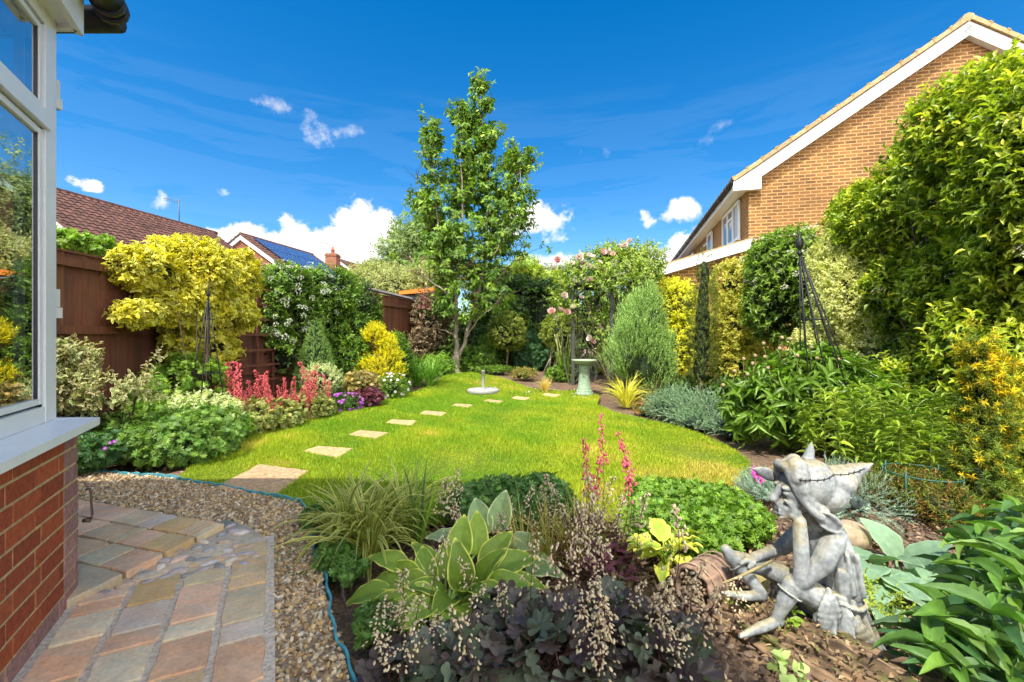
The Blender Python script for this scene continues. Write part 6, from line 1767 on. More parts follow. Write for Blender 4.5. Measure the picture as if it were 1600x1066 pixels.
# tall leafy perennial at the right front
root = thing('leafy_perennial', 'large leafy green perennial filling the bottom right corner', 'plant', (1.95, 1.55, 0))
mb = MB(); st = MB()
PER = tpl_grid(9, 5, lambda s: math.sin(math.pi * min(1, s * .95 + .04) ** .75) ** .9, fold=.18, bend=.38, wave=.02, edge=.7, wn=3)
tops = [(1520, 845, 2.05), (1540, 830, 2.05), (1595, 800, 2.0), (1520, 895, 1.8), (1460, 975, 1.65), (1560, 870, 1.75), (1600, 880, 1.7), (1480, 960, 1.55), (1530, 930, 1.6), (1590, 960, 1.5), (1540, 1010, 1.42), (1480, 1040, 1.42), (1600, 1030, 1.4), (1650, 850, 1.8), (1680, 950, 1.55), (1520, 850, 1.95), (1580, 840, 1.85), (1490, 935, 1.75), (1500, 1000, 1.5), (1570, 910, 1.6), (1610, 920, 1.55), (1575, 795, 2.2), (1540, 805, 2.2), (1450, 1010, 1.48), (1500, 1050, 1.38), (1550, 960, 1.48), (1580, 1060, 1.35)]
for px, py, Yd in tops:
    tp = P(px, py, Yd); b_ = np.array([tp[0] + rng.normal(.04, .05), tp[1] + rng.normal(.02, .05), 0])
    if tp[2] < .12: tp[2] = .12
    tube(st, [b_, (b_ + tp) / 2 + rng.normal(0, .01, 3), tp], [.006, .005, .004], 6, (.16, .25, .06), cap=False)
    nn_ = max(4, int(tp[2] / .055)); q = np.linspace(.3, 1, nn_)[:, None]; pts = b_ * (1 - q) + tp * q
    ph = rng.uniform(0, 6)
    for i, pt in enumerate(pts):
        for s_ in (0, 1, 2) if i == nn_ - 1 else (0, 1):
            a = ph + i * 1.6 + s_ * (3.14 if i < nn_ - 1 else 2.1); up_ = .25 + .5 * i / nn_
            leaves(mb, PER, pt[None], np.array([[math.cos(a), math.sin(a), up_ + rng.normal(-.1, .25)]]), (UP - .35 * np.array([math.cos(a), math.sin(a), 0]) + rng.normal(0, .28, 3))[None], rng.uniform(.11, .20), pal([[.035, .09, .028], [.055, .125, .034], [.03, .08, .038], [.04, .095, .05]] if i < nn_ - 1 else [[.07, .155, .028], [.11, .20, .034], [.055, .12, .034]], 1, .14), None, rng.uniform(.22, .34))
mb.build('foliage', M_BIG, root); st.build('stems', M_STEM, root)
bush('fern', 'small yellowish fern fronds at the foot of the statue tunic', 'plant', [E(1372, 945, 1.88, 28, 24, .1)], 34, 9, .10, .022, OVAL, [[.20, .28, .03], [.24, .30, .04]], width=.55, cor=0, ntw=0)
bush('weed_seedling', 'small bright green seedling between the statue legs', 'plant', [E(1228, 968, 1.78, 10, 12, .03)], 7, 4, .03, .028, OVAL, [[.16, .25, .03]], width=.9, cor=0, ntw=0)
bush('weed_seedling', 'pale seedling on the soil at the bottom edge in front of the logs', 'plant', [E(1232, 1052, 1.5, 9, 9, .03)], 10, 4, .03, .035, OVAL, [[.26, .34, .14]], width=.9, cor=0, ntw=0)
# ------------------------------------------------------------------ dark heucheras with pale bells
CREAMB = [[.80, .68, .40], [.74, .58, .36], [.82, .74, .50]]
spro = [spike_mesh(.50, 50, .0125, CREAMB, (.13, .06, .055), .36, .058, cap=(.62, .44, .28)) for _ in range(4)]
spo = {}


def heuchera(label, bp, el_, n, cols, spots, edge=None, leaf=.10, nm='heuchera'):
    root = thing(nm, label, 'flowering plant', bp, 'dark leaved heucheras in the front bed')
    p, q = shell(el_, n, .35, .2, 6); mb = MB()
    leaves(mb, HEUCH, p, q * [1, 1, .4] + rng.normal(0, .4, p.shape), q * .8 + UP * .9 + rng.normal(0, .3, p.shape), leaf * rng.uniform(.6, 1.25, len(p)), pal(cols, len(p), .15), edge, 1.0)
    for pp_ in p[::8]:
        b_ = np.array([bp[0], bp[1], 0]) + rng.normal(0, .04, 3) * [1, 1, 0]; tube(mb, [b_, (b_ + pp_) / 2 + UP * .03, pp_], .0025, 4, (.14, .07, .07), cap=False)
    mb.build('foliage', M_LEAF, root)
    for i, (px, py, Yd) in enumerate(spots):
        top = P(px, py, Yd); g0 = np.array([top[0] + rng.normal(0, .05), top[1] + rng.normal(0, .05), 0.02]); h = max(top[2], .12); sc = h / .5
        k = i % 4
        if k not in spo:
            o = spro[k].build('flower_spike', M_PETAL, root); WL[o.name] = g0; o.location = g0 - WL[root.name]; prot_fix(o); spo[k] = o
        else: o = child_copy(spo[k], root, g0, (rng.normal(0, .09), rng.normal(0, .09), rng.uniform(0, 6.28)))
        w_ = .55 + .45 * sc; o.scale = (w_, w_, sc)
    return root


DK = [[.075, .10, .08], [.06, .05, .06], [.115, .145, .115], [.05, .035, .045], [.085, .07, .075]]
def sp2(n, x0, x1, y0, y1, d0, d1):
    return [(rng.uniform(x0, x1), rng.uniform(y0, y1), rng.uniform(d0, d1)) for _ in range(n)]


heuchera('dark silver leaved heuchera in the middle of the bottom edge', np.array([.12, 1.55, 0]), [E(860, 1010, 1.62, 110, 50, .2), E(800, 960, 1.8, 60, 30, .12), E(930, 960, 1.75, 70, 36, .14)], 230, DK,
         sp2(7, 780, 1010, 745, 830, 1.9, 2.3) + sp2(9, 800, 1000, 840, 930, 1.6, 1.8) + sp2(6, 830, 1000, 900, 980, 1.45, 1.55))
heuchera('dark silver leaved heuchera under the yellow edged hosta', np.array([-.22, 1.55, 0]), [E(720, 1035, 1.58, 90, 36, .16), E(640, 1050, 1.55, 60, 30, .14)], 150, DK,
         sp2(5, 640, 780, 850, 920, 1.7, 1.9) + sp2(6, 690, 800, 745, 840, 2.3, 2.7) + sp2(5, 600, 760, 930, 1000, 1.45, 1.55) + sp2(4, 560, 640, 930, 1000, 1.55, 1.7))
heuchera('dark silver leaved heuchera beside the rotting log', np.array([.52, 1.52, 0]), [E(1020, 1035, 1.55, 75, 40, .16), E(1060, 1020, 1.62, 40, 34, .1)], 130, DK,
         sp2(6, 930, 1060, 740, 840, 1.9, 2.3) + sp2(3, 1060, 1170, 880, 950, 1.6, 1.7) + sp2(5, 960, 1090, 900, 1000, 1.45, 1.5))
heuchera('plum purple heuchera behind the pale bell flowers', np.array([.33, 2.35, 0]), [E(925, 860, 2.4, 34, 34, .14), E(955, 885, 2.3, 30, 22, .12)], 90, [[.15, .05, .09], [.10, .035, .065], [.20, .08, .13]], sp2(6, 880, 980, 745, 800, 2.35, 2.5) + sp2(6, 820, 900, 740, 800, 2.5, 2.8), leaf=.085)
# pink spikes in the middle
gp = np.array([.46, 2.45, 0]); root = thing('coral_bells', 'lone coral flowered plant with a few tall pink spikes before the lawn', 'flowering plant', gp)
PK = [[.88, .15, .22], [.92, .24, .30], [.82, .12, .18]]
for i, (px, py, h0) in enumerate(((933, 655, .7), (966, 676, .66), (908, 688, .62), (950, 715, .55), (922, 712, .55))):
    t_ = P(px, py, 2.42); m = spike_mesh(t_[2], 46, .013, PK, (.26, .08, .07), .55, .024, cap=(.84, .16, .22))
    o = m.build('flower_spike', M_PETAL, root); prot_fix(o); loc = np.array([t_[0] + rng.normal(0, .02), 2.43, .0]); o.location = loc - WL[root.name]; WL[o.name] = loc
mb = MB(); p, q = shell([(gp + [0, 0, .06], np.array([.14, .14, .1]))], 50, .3, .1); leaves(mb, HEUCH, p, q, q + UP, .06, pal([[.16, .2, .05], [.22, .18, .06]], len(p), .1), None, 1.0); mb.build('foliage', M_LEAF, root)

# ------------------------------------------------------------------ STATUE
YS = 1.85
def S(px, py, dy=0.0): return np.array([(px - 800) / F * YS, YS + dy, H - (py - HY) / F * YS])
px2 = YS / F


def stonemat():
    m, nt, b, o = nmat('weathered_statue_stone')
    n = noise(nt, 9, 7); n2 = noise(nt, 55, 6); n4 = noise(nt, 4.5, 5)
    base = ramp(nt, n.outputs[0], [(.3, (.15, .165, .175)), (.5, (.33, .355, .355)), (.7, (.52, .54, .51))])
    lich = ramp(nt, n4.outputs[0], [(.56, (0, 0, 0)), (.68, (1, 1, 1))])
    c = mixc(nt, base.outputs[0], (.36, .29, .11), lich.outputs[0])
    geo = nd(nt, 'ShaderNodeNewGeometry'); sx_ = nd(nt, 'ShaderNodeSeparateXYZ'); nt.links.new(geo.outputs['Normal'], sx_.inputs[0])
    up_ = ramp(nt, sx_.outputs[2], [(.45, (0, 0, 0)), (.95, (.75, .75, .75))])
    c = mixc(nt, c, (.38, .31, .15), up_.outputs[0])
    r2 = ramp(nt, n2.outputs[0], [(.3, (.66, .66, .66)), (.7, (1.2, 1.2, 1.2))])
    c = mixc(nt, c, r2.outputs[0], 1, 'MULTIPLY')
    crease_tone = ramp(nt, geo.outputs['Pointiness'], [(.45, (.16, .15, .14)), (.50, (.82, .82, .82)), (.56, (1.2, 1.2, 1.15))])  # darker in creases, paler on raised edges
    c = mixc(nt, c, crease_tone.outputs[0], 1, 'MULTIPLY')
    nt.links.new(c, b.inputs['Base Color']); b.inputs['Roughness'].default_value = .7; b.inputs['Specular IOR Level'].default_value = .35
    bump(nt, b, n2.outputs[0], .35, .004)
    return m


M_STATUE = stonemat()


def fuse(mb, name, parent, vox=.005, sm=6, mat=None, disp=0.0):
    """fuse the overlapping solids of MB into one continuous skin"""
    o = mb.build('tmp', None, parent)
    r = o.modifiers.new('r', 'REMESH'); r.mode = 'VOXEL'; r.voxel_size = vox
    s = o.modifiers.new('s', 'SMOOTH'); s.iterations = sm; s.factor = .5
    dg = bpy.context.evaluated_depsgraph_get(); me = bpy.data.meshes.new_from_object(o.evaluated_get(dg))
    me.name = name; old = o.data
    o2 = bpy.data.objects.new(name, me); COL.objects.link(o2); o2.parent = parent; WL[o2.name] = WL[parent.name]
    bpy.data.objects.remove(o); bpy.data.meshes.remove(old)
    me.materials.clear(); me.materials.append(mat or M_STATUE)
    n = len(me.vertices); c = np.empty(n * 3, np.float32); me.vertices.foreach_get('co', c); c = c.reshape(-1, 3)
    if disp:
        nn = np.empty(n * 3, np.float32); me.vertices.foreach_get('normal', nn); c = c + nn.reshape(-1, 3) * (n3(c, 38) * disp)[:, None]
        me.vertices.foreach_set('co', c.astype(np.float32).ravel()); me.update()
    me.polygons.foreach_set('use_smooth', np.ones(len(me.polygons), bool))
    return o2


root = thing('pixie_statue', 'weathered grey stone pixie in a floppy stitched hat, chin on hand, sitting on the log', 'statue', S(1280, 985) * [1, 1, 0])
b = MB(); r_ = px2
def cap_(a, c, ra, rc): capsule(b, a, c, ra * r_, rc * r_)
# head and face
ellipsoid(b, S(1246, 770, 0), [28 * r_, 26 * r_, 31 * r_], S=SPH_HI)
ellipsoid(b, S(1226, 790, 0), [17 * r_, 20 * r_, 15 * r_], S=SPH_HI)      # jaw
cap_(S(1219, 762, 0), S(1207, 779, 0), 6, 6.5)                            # nose
for dy in (-.030, .030):
    ellipsoid(b, S(1222, 759, dy), [8 * r_, 6 * r_, 4.5 * r_], S=SPH)     # brow
    ellipsoid(b, S(1221, 767, dy), [5 * r_, 5 * r_, 4 * r_], S=SPH)       # eye
    ellipsoid(b, S(1228, 783, dy * 1.3), [10 * r_, 8 * r_, 9 * r_], S=SPH)  # cheek
cap_(S(1213, 787, -.015), S(1213, 787, .015), 4, 4); cap_(S(1214, 793, -.012), S(1214, 793, .012), 4, 4)   # lips
ellipsoid(b, S(1219, 800, 0), [9 * r_, 10 * r_, 7 * r_], S=SPH)           # chin
# near ear: long pointed leaf with a raised rim
for t in np.linspace(0, 1, 14):
    c = S(1256 + 36 * t, 794 + 19 * t, -.078 - .010 * math.sin(t * 3)); w_ = 12.5 * math.sin(math.pi * min(1, .2 + t * .79)) + 1.2
    ellipsoid(b, c, [5.5 * r_, 3.2 * r_, w_ * r_], S=SPH)
    if .1 < t < .9:
        for sg in (-1, 1): ellipsoid(b, c + np.array([0, -.006, sg * w_ * .86 * r_]), [5.5 * r_, 3.4 * r_, 2.2 * r_], S=SPH)
# far ear sticking forward of the hat
for t in np.linspace(0, 1, 8): ellipsoid(b, S(1226 - 30 * t, 754 - 12 * t, .07 + .015 * t), [6 * r_, 4 * r_, (11 * math.sin(math.pi * min(1, .25 + t * .74)) + 1) * r_], S=SPH)
# neck, torso, hips
cap_(S(1262, 796, 0), S(1285, 838, 0), 17, 22)
for dy in (-.045, .045): cap_(S(1283, 838, dy), S(1296, 905, dy * .8), 19, 21)
cap_(S(1284, 840, 0), S(1298, 905, 0), 26, 28)
cap_(S(1296, 905, 0), S(1292, 945, 0), 27, 36)
# near arm
cap_(S(1282, 832, -.075), S(1258, 862, -.10), 16, 14.5); cap_(S(1258, 862, -.10), S(1230, 889, -.095), 14.5, 12)
cap_(S(1229, 889, -.095), S(1231, 845, -.085), 12, 11); cap_(S(1231, 845, -.085), S(1235, 806, -.06), 11, 9.5)
ellipsoid(b, S(1231, 797, -.045), [11 * r_, 8 * r_, 10 * r_], S=SPH)
for k, (fx, fy_) in enumerate(((1213, 788), (1211, 793), (1211, 798), (1213, 804))):
    m1 = S(1221 - k * .3, 789 + k * 4.4, -.045 + .004 * k); cap_(S(1229, 792 + k * 3, -.047), m1, 3.8, 3.4); cap_(m1, S(fx, fy_, -.028), 3.4, 2.6)
cap_(S(1230, 792, -.055), S(1222, 781, -.05), 4.2, 3.4); cap_(S(1222, 781, -.05), S(1216, 776, -.042), 3.4, 2.8)   # thumb
# far arm resting on the far knee
cap_(S(1278, 836, .075), S(1246, 876, .11), 15, 12.5); cap_(S(1246, 876, .11), S(1198, 886, .085), 11.5, 8.5)
ellipsoid(b, S(1188, 888, .08), [12 * r_, 9 * r_, 6.5 * r_], S=SPH)
for k in range(4):
    m1 = S(1176 - k * .8, 887 + k * 1.5, .058 + k * .014); cap_(S(1187, 888, .062 + k * .012), m1, 3.6, 3.2); cap_(m1, S(1168 + k, 893 + k * 1.2, .058 + k * .014), 3.2, 2.5)
cap_(S(1188, 890, .055), S(1180, 896, .045), 3.8, 2.8)
# near leg: thigh to knee, shin, long pointed foot
cap_(S(1282, 938, -.065), S(1250, 912, -.075), 25, 20); cap_(S(1250, 912, -.075), S(1223, 899, -.075), 20, 16)
cap_(S(1222, 900, -.075), S(1208, 924, -.075), 14.5, 12); cap_(S(1208, 924, -.075), S(1198, 950, -.07), 11.5, 8)
cap_(S(1199, 953, -.07), S(1170, 959, -.088), 8.5, 7.5); cap_(S(1170, 959, -.088), S(1136, 968, -.105), 7.5, 2.5)
ellipsoid(b, S(1202, 953, -.07), [8.5 * r_, 8.5 * r_, 8.5 * r_], S=SPH)
# far leg: knee, shin running back, foot forward
cap_(S(1280, 935, .06), S(1215, 905, .10), 22, 15); cap_(S(1215, 905, .10), S(1166, 892, .10), 15, 13)
cap_(S(1166, 894, .10), S(1182, 914, .075), 12, 10); cap_(S(1182, 914, .075), S(1199, 936, .04), 10, 8)
cap_(S(1199, 940, .04), S(1168, 938, .03), 8.5, 7.5); cap_(S(1168, 938, .03), S(1132, 930, .02), 7.5, 3)
cap_(S(1160, 888, .10), S(1152, 876, .10), 11, 8)   # folded trouser cuff above the knee
fuse(b, 'body', root, .0042, 5, disp=.0012)
# hat
b = MB()
ellipsoid(b, S(1262, 755, 0), [40 * r_, 37 * r_, 36 * r_], S=SPH_HI); ellipsoid(b, S(1286, 768, 0), [34 * r_, 33 * r_, 33 * r_], S=SPH_HI)
ellipsoid(b, S(1300, 752, 0), [34 * r_, 28 * r_, 24 * r_], S=SPH_HI); ellipsoid(b, S(1320, 747, 0), [24 * r_, 16 * r_, 19 * r_], S=SPH_HI)
cap_(S(1300, 748, 0), S(1330, 738, 0), 22, 14); cap_(S(1330, 738, 0), S(1350, 731, 0), 13, 8); cap_(S(1350, 731, 0), S(1362, 725, 0), 7, 3)
pts = [(1224, 727), (1227, 742), (1233, 758), (1239, 771), (1246, 782), (1253, 790), (1259, 795)]
for sg in (-1, 1):
    for k in range(6): cap_(S(*pts[k], sg * (.035 + .009 * k)), S(*pts[k + 1], sg * (.035 + .009 * (k + 1))), 7.5, 7.5)
for k in range(6): cap_(S(pts[k][0] + 10, pts[k][1] - 3, -.042), S(pts[k + 1][0] + 8, pts[k + 1][1] - 3, -.052), 14, 14)
cap_(S(1224, 727, -.03), S(1224, 727, .03), 8, 8); cap_(S(1226, 728, 0), S(1240, 720, 0), 10, 12)
ellipsoid(b, S(1258, 730, 0), [32 * r_, 26 * r_, 14 * r_], S=SPH_HI)
cap_(S(1262, 718, 0), S(1266, 705, 0), 9, 6.5); cap_(S(1266, 705, 0), S(1268, 692, 0), 6.5, 2.5)
hat = fuse(b, 'hat', root, .0042, 5, disp=.002)
# stitched seam
m = MB(); sm_ = [(1228, 739), (1240, 741), (1255, 740), (1270, 738), (1290, 736), (1310, 735), (1330, 733), (1348, 729)]; sd_ = [-.062, -.088, -.1, -.107, -.1, -.083, -.058, -.03]
# lay the seam on the hat surface by casting it towards the hat
from mathutils.bvhtree import BVHTree
bv_ = BVHTree.FromPolygons([v.co[:] for v in hat.data.vertices], [p.vertices[:] for p in hat.data.polygons])
sq = []
for (x0, y0), (x1, y1) in zip(sm_[:-1], sm_[1:]):
    for t in np.linspace(0, 1, 6)[:-1]:
        p = S(x0 * (1 - t) + x1 * t, y0 * (1 - t) + y1 * t, -.4) - WL[root.name]
        h_ = bv_.ray_cast(Vector(p), Vector((0, 1, 0)))
        if h_[0] is not None: sq.append(np.array(h_[0]) + WL[root.name] + [0, -.0015, 0])
sq = np.array(sq); tube(m, sq, .0022, 5, (.05, .045, .04))
for i in range(1, len(sq) - 1, 3): tube(m, [sq[i] + [.002, -.001, .008], sq[i] + [0, -.003, 0], sq[i] + [-.002, -.001, -.008]], .0016, 4, (.05, .045, .04))
m.build('seam', M_IRON, hat)
# tunic: pleated skirt behind, leaf shaped flaps
b = MB()
def flap(pts_top, pts_bot, dy0, dy1, th, pl=5, amp=.006):
    n_, k_ = 24, 20; u = np.linspace(0, 1, n_); v = np.linspace(0, 1, k_)
    T_a = np.array([S(x, y, d) for x, y, d in pts_top]); B_a = np.array([S(x, y, d) for x, y, d in pts_bot])
    def itp(A): s = np.linspace(0, 1, len(A)); return np.stack([np.interp(u, s, A[:, q]) for q in range(3)], -1)
    A_, B_ = itp(T_a), itp(B_a)
    Gd = A_[None] * (1 - v[:, None, None]) + B_[None] * v[:, None, None]
    Gd = Gd + np.array([.15, -1, .1]) * (amp * (.3 + v[:, None]) * np.sin(u[None] * math.pi * 2 * pl + v[:, None] * 1.5))[..., None]
    fr_ = Gd.reshape(-1, 3); bk = fr_ + np.array([0, th, 0]); m_ = len(fr_)
    i = np.arange(k_ - 1)[:, None] * n_; j = np.arange(n_ - 1)[None]
    q = np.stack([i + j, i + j + 1, i + n_ + j + 1, i + n_ + j], -1).reshape(-1, 4)
    rim = np.concatenate([np.arange(n_), np.arange(1, k_) * n_ + n_ - 1, (k_ - 1) * n_ + np.arange(n_ - 2, -1, -1), np.arange(k_ - 2, 0, -1) * n_]); r2 = np.roll(rim, -1)
    b.add(np.vstack([fr_, bk]), Q=np.vstack([q, q[:, ::-1] + m_, np.stack([rim, rim + m_, r2 + m_, r2], -1)]))
flap([(1252, 912, -.10), (1268, 900, -.125), (1290, 908, -.12), (1308, 917, -.11), (1330, 922, -.07)], [(1244, 946, -.125), (1262, 970, -.16), (1298, 992, -.175), (1330, 999, -.155), (1349, 988, -.10)], 0, 0, .045, 5, .016)
flap([(1322, 918, -.07), (1331, 916, 0), (1328, 914, .07)], [(1344, 986, -.09), (1346, 984, 0), (1340, 980, .09)], 0, 0, .03, 3, .004)
ellipsoid(b, S(1294, 945, 0), [33 * r_, 40 * r_, 34 * r_], S=SPH_HI)
ellipsoid(b, S(1306, 962, .0), [24 * r_, 38 * r_, 22 * r_], S=SPH_HI)
for t in np.linspace(0, 1, 8): ellipsoid(b, S(1261 - 4 * t, 900 + 52 * t, -.125 - .01 * math.sin(3 * t)), [(3 + 15 * math.sin(math.pi * min(1, t * .8 + .05))) * r_, 6 * r_, 10 * r_], S=SPH)
for t in np.linspace(0, 1, 8): ellipsoid(b, S(1288 + 40 * t, 932 + 55 * t, -.135 - .01 * math.sin(3 * t)), [(4 + 10 * math.sin(math.pi * min(1, t + .05))) * r_, 6 * r_, 9 * r_], S=SPH)
fuse(b, 'tunic_skirt', root, .004, 2, disp=.0016)
# bodice drape on the back
b = MB()
for x0, y0, x1, y1, dy, ra, rb in ((1292, 822, 1312, 880, -.05, 13, 17), (1298, 824, 1322, 905, 0, 15, 16), (1292, 826, 1310, 890, .05, 13, 16), (1300, 870, 1310, 912, -.075, 12, 14), (1316, 880, 1326, 912, -.05, 10, 9), (1290, 880, 1292, 912, -.09, 10, 11)): cap_(S(x0, y0, dy), S(x1, y1, dy), ra, rb)
for x0, y0, x1, y1 in ((1296, 850, 1302, 905), (1310, 850, 1318, 908), (1284, 872, 1286, 908)): cap_(S(x0, y0, -.098), S(x1, y1, -.108), 3, 4)
fuse(b, 'tunic_back', root, .0046, 4, disp=.0014)
m = MB(); tt = np.linspace(0, 1, 90)
for ph in (0, math.pi):
    base_ = np.stack([np.interp(tt, [0, .25, .5, .75, 1], [1278, 1292, 1308, 1324, 1333]), np.interp(tt, [0, .25, .5, .75, 1], [914, 920, 925, 926, 922]), np.interp(tt, [0, .25, .5, .75, 1], [-.125, -.135, -.128, -.10, -.03])], -1)
    w3 = np.array([S(x, y, d) for x, y, d in base_]); w3 += np.stack([0 * tt, .0055 * np.sin(tt * 80 + ph), .0055 * np.cos(tt * 80 + ph)], -1); tube(m, w3, .0058, 8)
m.build('rope_belt', M_STATUE, root)
m = MB()
for c_, ax_, rr in ((S(1216, 910, -.075), S(1222, 900, -.075) - S(1208, 922, -.075), 16.5), (S(1170, 900, .095), S(1166, 894, .10) - S(1182, 914, .075), 14)):
    d = norm(ax_); x = norm(np.cross(d, UP)); z = np.cross(x, d); a = np.linspace(0, 6.283, 30); tube(m, c_ + x * (rr * r_ * np.cos(a))[:, None] + z * (rr * r_ * np.sin(a))[:, None], .0035, 6)
m.build('trouser_cuff', M_STATUE, root)
# fishing rod like twig held across the knees
tw = MB(); tube(tw, [S(1128, 912, .0), S(1160, 902, .01), S(1190, 893, .03), S(1215, 884, .04)], [.004, .006, .007, .006], 7, (.34, .28, .13)); tag(tw.build('twig', M_BARK), 'thin dry stick lying across the statue knees towards the bark pot', 'stick')
SKY_SAT, SKY_VAL, SKY_HUE, CLOUD, BACK_FILL, SUN_E, EXPO, BACK_FILL_AMT = 1.43, .66, .5, 4.8, 18.5, 2.65, 1.3, .95

# ================================================================== SKY, SUN, CAMERA
SUN_EL, SUN_AZ = 60.0, 207.0
w = bpy.data.worlds.new('World'); SC.world = w; w.use_nodes = True
nt = w.node_tree; nt.nodes.clear()
out = nt.nodes.new('ShaderNodeOutputWorld'); bg = nt.nodes.new('ShaderNodeBackground'); nt.links.new(bg.outputs[0], out.inputs[0])
sky = nt.nodes.new('ShaderNodeTexSky'); sky.sky_type = 'NISHITA'; sky.sun_disc = False
sky.sun_elevation = math.radians(SUN_EL); sky.sun_rotation = math.radians(SUN_AZ); sky.air_density = 1.0; sky.dust_density = .25; sky.ozone_density = 3.0
bg.inputs['Strength'].default_value = .13
hs = nt.nodes.new('ShaderNodeHueSaturation'); hs.inputs['Saturation'].default_value = SKY_SAT; hs.inputs['Value'].default_value = SKY_VAL; hs.inputs['Hue'].default_value = SKY_HUE
nt.links.new(sky.outputs[0], hs.inputs['Color'])
tc = nt.nodes.new('ShaderNodeTexCoord')
sep = nt.nodes.new('ShaderNodeSeparateXYZ'); nt.links.new(tc.outputs['Generated'], sep.inputs[0])


def M(op, a, b=None, c=None, clamp=False):
    n = nt.nodes.new('ShaderNodeMath'); n.operation = op; n.use_clamp = clamp
    for i, v in enumerate((a, b, c)):
        if v is None: continue
        if hasattr(v, 'links'): nt.links.new(v, n.inputs[i])
        else: n.inputs[i].default_value = v
    return n.outputs[0]


az = M('ARCTAN2', sep.outputs[0], sep.outputs[1])
el = M('ARCSINE', sep.outputs[2])


def wnoise(scale, detail, rough, vec, dist=0.0):
    n = nt.nodes.new('ShaderNodeTexNoise'); n.inputs['Scale'].default_value = scale; n.inputs['Detail'].default_value = detail; n.inputs['Roughness'].default_value = rough
    n.inputs['Distortion'].default_value = dist
    nt.links.new(vec, n.inputs['Vector']); return n.outputs[0]


def azel(px, py):
    x, z = (px - 800) / F, -(py - HY) / F
    return math.atan2(x, 1), math.atan2(z, math.hypot(x, 1))


n1 = wnoise(17, 9, .62, tc.outputs['Generated'])
n2 = wnoise(5, 3, .5, tc.outputs['Generated'])
nsum = M('ADD', M('MULTIPLY', M('SUBTRACT', n1, .5), 6.5), M('MULTIPLY', M('SUBTRACT', n2, .5), 1.6))
# cumulus: (px, py, half-width px, half-height px, amount of break-up, softness, opacity)
CL = [(572, 366, 50, 52, .26, .4, 1), (515, 395, 85, 44, .26, .4, 1), (452, 376, 58, 36, .28, .4, 1), (392, 382, 66, 32, .28, .4, 1), (360, 362, 22, 12, .7, .8, .7), (588, 348, 30, 26, .3, .5, 1),
      (600, 430, 90, 40, .4, .6, 1), (832, 346, 58, 28, .28, .5, 1), (860, 375, 26, 8, .8, 1, .7), (790, 360, 30, 24, .5, .7, .9), (1012, 342, 15, 16, .7, .9, .8), (1062, 332, 32, 22, .3, .6, 1), (1030, 368, 14, 9, .7, .9, .8),
      (1075, 375, 36, 20, .35, .6, 1), (1040, 405, 66, 26, .3, .6, 1), (860, 418, 66, 24, .3, .7, .9), (132, 286, 28, 9, .7, .8, .95), (252, 312, 17, 17, .8, 1.1, .65), (345, 300, 12, 7, .9, 1.2, .4),
      (425, 170, 30, 12, 1.2, 1.4, .55), (495, 205, 34, 16, 1.2, 1.4, .6), (540, 204, 18, 9, 1.1, 1.4, .5), (478, 190, 22, 12, 1.1, 1.4, .6), (940, 240, 26, 11, 1.0, 1.6, .45), (1100, 225, 30, 10, 1.0, 1.6, .5), (1135, 200, 26, 10, 1.0, 1.6, .4), (1120, 238, 18, 6, 1.0, 1.4, .4)]
cum = None
for px, py, wx, wy, br, so, op in CL:
    a0, e0 = azel(px, py); a1, _ = azel(px + wx, py); _, e1 = azel(px, py - wy)
    da = M('DIVIDE', M('SUBTRACT', az, a0), abs(a1 - a0)); de = M('DIVIDE', M('SUBTRACT', el, e0), abs(e1 - e0))
    d2 = M('ADD', M('MULTIPLY', da, da), M('MULTIPLY', de, de))
    f = M('MULTIPLY_ADD', d2, -.55, .72 if br < .4 else .48)
    f = M('MULTIPLY_ADD', nsum, br * 1.5, f)
    f = M('DIVIDE', f, so if br < 1 else 3.2, clamp=True)
    f = M('MULTIPLY', M('MULTIPLY', f, f), M('MULTIPLY_ADD', f, -2, 3))
    f = M('MULTIPLY', f, op)
    cum = f if cum is None else M('MAXIMUM', cum, f)
# unseen bright broken cloud added behind the camera as fill light
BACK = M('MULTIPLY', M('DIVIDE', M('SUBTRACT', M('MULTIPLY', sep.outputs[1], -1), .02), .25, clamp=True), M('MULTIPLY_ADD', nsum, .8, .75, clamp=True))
cum = M('MAXIMUM', cum, M('MULTIPLY', BACK, BACK_FILL_AMT))
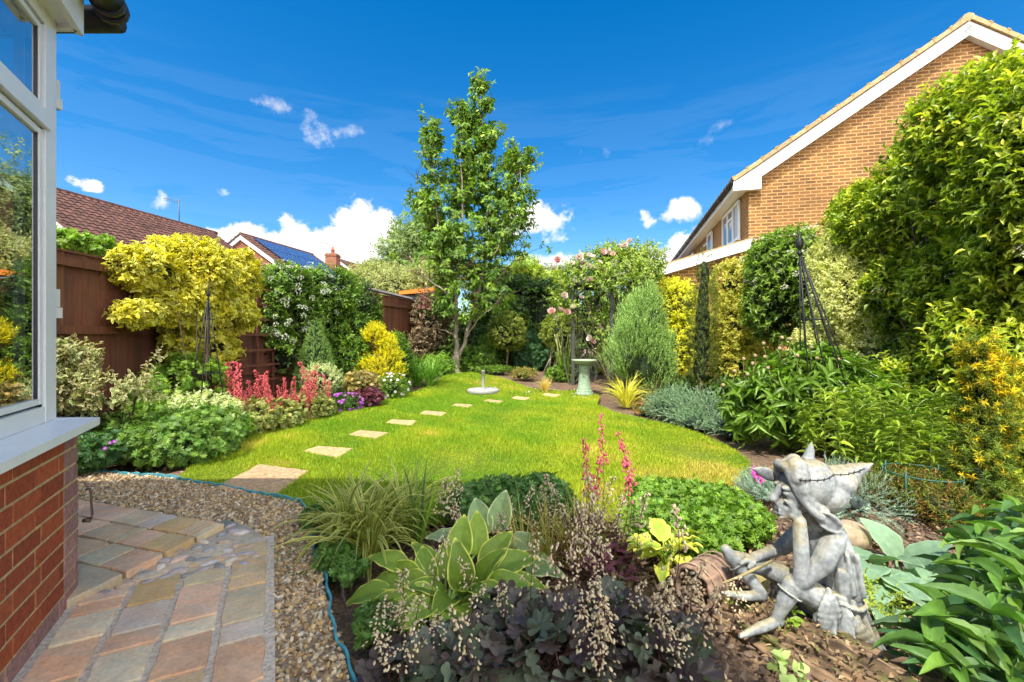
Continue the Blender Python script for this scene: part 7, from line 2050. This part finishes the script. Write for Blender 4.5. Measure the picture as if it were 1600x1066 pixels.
# thin high streaks
mp = nt.nodes.new('ShaderNodeMapping'); mp.inputs['Scale'].default_value = (1.2, 1.2, 9); mp.inputs['Rotation'].default_value = (0, .16, 0)
nt.links.new(tc.outputs['Generated'], mp.inputs[0])
n3_ = wnoise(2.6, 7, .62, mp.outputs[0], .5)
lowm = M('SUBTRACT', 1, M('DIVIDE', M('ABSOLUTE', M('SUBTRACT', el, .28)), .22), clamp=True)
cir = M('MULTIPLY', M('MULTIPLY', M('SUBTRACT', n3_, .46, clamp=True), 2.4), lowm)
cir = M('MINIMUM', M('MULTIPLY', cir, .35), .022)
shade = M('MULTIPLY_ADD', M('SUBTRACT', wnoise(22, 5, .55, tc.outputs['Generated']), .5), .75, .88)
cc = nt.nodes.new('ShaderNodeCombineColor')
cv = M('MULTIPLY', shade, M('MULTIPLY_ADD', BACK, BACK_FILL - CLOUD, CLOUD))  # added rear cloud is brighter than the visible ones, for fill
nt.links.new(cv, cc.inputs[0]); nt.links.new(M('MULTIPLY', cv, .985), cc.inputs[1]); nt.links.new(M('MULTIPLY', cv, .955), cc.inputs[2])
m1 = nt.nodes.new('ShaderNodeMix'); m1.data_type = 'RGBA'; nt.links.new(hs.outputs[0], m1.inputs[6]); m1.inputs[7].default_value = (CLOUD * .8, CLOUD * .88, CLOUD, 1); nt.links.new(cir, m1.inputs[0])
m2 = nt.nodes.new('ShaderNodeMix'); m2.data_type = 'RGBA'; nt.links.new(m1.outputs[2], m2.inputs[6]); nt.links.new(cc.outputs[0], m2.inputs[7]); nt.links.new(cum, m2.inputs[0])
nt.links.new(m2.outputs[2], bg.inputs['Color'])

sl = bpy.data.lights.new('sun', 'SUN'); sl.energy = SUN_E; sl.angle = math.radians(.55); sl.color = (1.0, .955, .87)
so = bpy.data.objects.new('sun', sl); COL.objects.link(so)
rr = math.radians(SUN_AZ); e_ = math.radians(SUN_EL)
sd = Vector((math.sin(rr) * math.cos(e_), math.cos(rr) * math.cos(e_), math.sin(e_)))
so.rotation_euler = sd.to_track_quat('Z', 'Y').to_euler(); so.location = (0, -5, 12)

cam = bpy.data.cameras.new('camera'); co = bpy.data.objects.new('camera', cam); COL.objects.link(co)
co.location = (0, 0, H); co.rotation_euler = (math.radians(90), 0, 0)
cam.sensor_width = 36; cam.lens = F / 1600 * 36; cam.shift_y = -(533 - HY) / 1600; cam.clip_start = .05; cam.clip_end = 2000
SC.camera = co
SC.view_settings.view_transform = 'Standard'; SC.view_settings.look = 'None'; SC.view_settings.exposure = EXPO; SC.view_settings.gamma = 1
SC.cycles.max_bounces = 6; SC.cycles.diffuse_bounces = 3; SC.cycles.transmission_bounces = 4; SC.cycles.transparent_max_bounces = 8; SC.cycles.glossy_bounces = 3
SC.cycles.use_adaptive_sampling = True; SC.cycles.adaptive_threshold = .03; SC.cycles.use_denoising = True
SC.cycles.sample_clamp_indirect = 6
